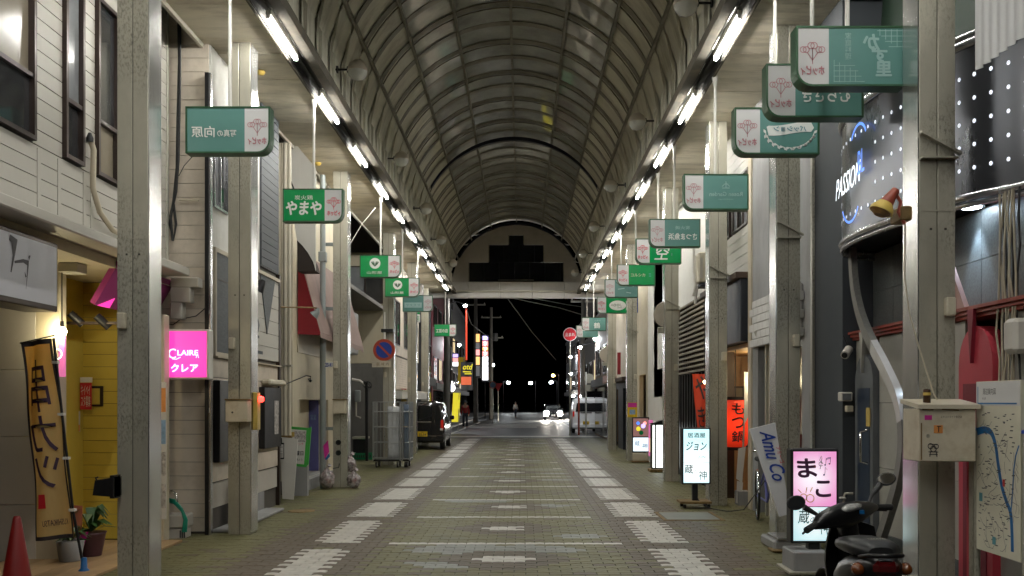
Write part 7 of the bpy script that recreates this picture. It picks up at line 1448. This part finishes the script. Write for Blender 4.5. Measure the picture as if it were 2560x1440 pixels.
for nm, stem, head, ry, mt in (('far', [P3(2172, 1262, 5.74), P3(2178, 1240, 5.78), P3(2200, 1212, 5.86)], P3(2216, 1198, 5.88), 0, 'mirror_glass'), ('near', [P3(2058, 1298, 5.54), P3(2040, 1285, 5.56), P3(2010, 1268, 5.56)], P3(1990, 1257, 5.56), 0, 'tyre')):
    m_ = MB().tube(stem, [.009, .012, .02], 8).build('mirror_stem', 'scooter_matt', t)
    n_ = Vector((-.19, -.82, .54)).normalized() if nm == 'far' else Vector((.1, -1, .1)).normalized(); u_ = Vector((1, 0, .2)); u_ = (u_-n_*u_.dot(n_)).normalized(); v_ = u_.cross(n_)*-1; v_ = v_ if v_.z > 0 else -v_
    bm = bmesh.new(); bmesh.ops.create_uvsphere(bm, u_segments=20, v_segments=12, radius=1)
    for v in bm.verts: q = v.co.copy(); v.co = head+u_*q.x*.062+v_*q.z*.046+n_*(min(q.y, .25))*.03 if True else q
    hd = MB().bm(bm, 0, True).build('mirror_head', 'scooter_matt', t)
    disc('mirror_face', 'mirror_glass' if nm == 'far' else 'glass_dark', hd, head, .052, .038, u=u_, v=v_, n=n_, off=.009)
box('switch_badge', 'map_blue', t, *(P3(2146, 0, 5.6).x, P3(2158, 0, 5.6).x), 5.58, 5.6, P3(0, 1284, 5.6).z, P3(0, 1275, 5.6).z)
MB().tube([P3(2114, 1292, 5.66), P3(2122, 1335, 5.76), P3(2128, 1400, 5.86)], [.07, .065, .08], 16).build('steering_cover', 'scooter_black', t)
# leg shield: curved plate from knees to floor
g = []
for i in range(9):
    s = i/8; z = .80-.62*s; hw = .115+.055*math.sin(math.pi*min(1, s*1.1+.15)); yy = 5.83+.06*s
    g.append([(2.345+hw*(j/8*2-1), yy+.07*(1-abs(j/8*2-1)**2)-.04, z+.03*(1-abs(j/8*2-1)**2)) for j in range(9)])
mb = MB(); mb.sheet(g, .025); mb.build('leg_shield', 'scooter_black', t)
box('floor_board', 'scooter_matt', t, 2.14, 2.46, 5.25, 5.86, .2, .26, b=.02)
def loft_ell(name, m, secs, par):   # secs: (y, x, z, half width, half height)
    n = 16; S2 = [[(x+w_*math.copysign(abs(math.cos(a))**.8, math.cos(a)), z+h_*math.copysign(abs(math.sin(a))**.8, math.sin(a))) for a in np.linspace(0, 2*math.pi, n+1)[:-1]] for y, x, z, w_, h_ in secs]; return loft(par, name, m, S2, [q[0] for q in secs])
loft_ell('rear_body', 'scooter_black', [(4.88, 2.19, .69, .06, .05), (4.93, 2.19, .675, .115, .08), (5.05, 2.195, .63, .145, .12), (5.2, 2.2, .58, .155, .15), (5.34, 2.205, .5, .15, .19), (5.42, 2.21, .43, .13, .16)], t)
loft_ell('seat', 'seat_vinyl', [(4.95, 2.192, .765, .07, .035), (5.0, 2.194, .775, .125, .05), (5.12, 2.197, .775, .145, .055), (5.28, 2.203, .765, .135, .055), (5.42, 2.208, .75, .11, .045), (5.48, 2.21, .73, .05, .025)], t)
text('CERATO', 'galv', t, (2.2, 5.04, .828), w=.1, h=.022, u=(1, 0, 0), v=(0, .9, .2), n=(0, -.2, .9), off=.006)
bmt = MB(); bmt.bbox(2.12, 2.26, 4.86, 4.95, .655, .735, .025); bmt.build('tail_lamp', 'lens_red', t)
for x_ in (2.06, 2.325): MB().lathe([(.001, -.04), (.025, -.034), (.038, 0), (.02, .04)], (x_, 4.95, .68), 12, 'y').build('indicator', 'lens_amber', t)
MB().tube([(2.09, 5.0, .74), (2.1, 4.88, .765), (2.19, 4.84, .77), (2.28, 4.88, .765), (2.29, 5.0, .74)], .012, 8).build('grab_rail', 'scooter_black', t)
box('number_plate', 'white_paint', t, 2.12, 2.26, 4.82, 4.826, .4, .5)
for yy, w_ in ((6.15, .05), (5.15, .055)): wl = MB().lathe([(.14, -w_), (.2, -w_*.9), (.215, 0), (.2, w_*.9), (.14, w_)], (2.36 if yy > 6 else 2.2, yy, .215), 24, 'x').build('wheel', 'tyre', t); MB().lathe([(.135, -w_*.8), (.135, w_*.8)], (2.36 if yy > 6 else 2.2, yy, .215), 18, 'x').build('rim', 'galv', wl)
for s in (-1, 1): MB().tube([(2.36+s*.075, 6.15, .215), (2.36+s*.07, 6.0, .6)], .018, 8).build('fork', 'galv', t)
g = [[(2.36+.08*(j/4*2-1), 6.15+.25*math.cos(a), .215+.25*math.sin(a)) for j in range(5)] for a in np.linspace(.3, 2.6, 10)]; mb = MB(); mb.sheet(g, .01); mb.build('mudguard', 'scooter_black', t)
loft_ell('front_cowl', 'scooter_black', [(5.87, 2.35, .58, .13, .2), (5.95, 2.355, .57, .125, .19), (6.05, 2.36, .54, .09, .14), (6.1, 2.36, .52, .04, .07)], t)
MB().tube([(2.0, 5.1, .25), (1.94, 5.08, .02)], .012, 6).build('side_stand', 'galv', t)
# ---------------------------------------------------------------- grey utility case and hose by the siding wall
d = 10.55
t = thing('grey_case', 'dusty grey plastic case standing below the pink lit sign', 'case', P_(436, 1350, d)[:2]+(0,)); fbox('lower_case', 'tile_wall', t, 411, 461, 1322, 1351, d, d+.22, .01); fbox('upper_case', 'tile_wall', t, 408, 464, 1287, 1320.5, d-.02, d+.24, .015)
for i in range(3): fbox('slot', 'ink', t, 449+5*i, 452+5*i, 1326, 1345, d-.003, d+.01, 0)
t = thing('garden_hose', 'green garden hose looped over a tap beside the cream siding wall', 'hose', P_(440, 1310, d)); MB().tube([P_(418, 1232, d), P_(430, 1228, d), P_(440, 1235, d), P_(444, 1262, d)], .014, 8).build('tap', 'chrome', t)
for i in range(3): MB().tube([P_(416, 1246+3*i, d+.05*i), P_(436, 1250+4*i, d), P_(455, 1272+3*i, d-.03), P_(467-3*i, 1300, d-.03), P_(465-4*i, 1330, d-.02)], .013, 8).build('hose', 'hose_green', t)
# ---------------------------------------------------------------- small fittings under the soffit
for i, (px_, y_) in enumerate(((652, 11.8), (795, 16.3), (1180, 9.3))):
    x = xat(px_, y_) if i < 2 else 3.1; t = thing('soffit_detector', ('yellowed round detector on the soffit by the first hanging sign', 'yellowed round detector on the soffit above the grey pole', 'yellowed round detector on the soffit above the biggest sign')[i], 'detector', (x, y_, ZS-.03)); MB().lathe([(.05, .03), (.06, .015), (.04, -.02), (.015, -.025)], (x, y_, ZS-.03), 14).build('dome', 'box_yellow', t)
t = thing('stay_wire', 'slanting stay wire from the soffit to the first awning pillar', 'wire', (-3, 17.5, 5)); MB().tube([P_(938, 520, 18.5), P_(905, 560, 18.0), P_(872, 615, 17.3)], .008, 5).build('wire', 'galv', t)
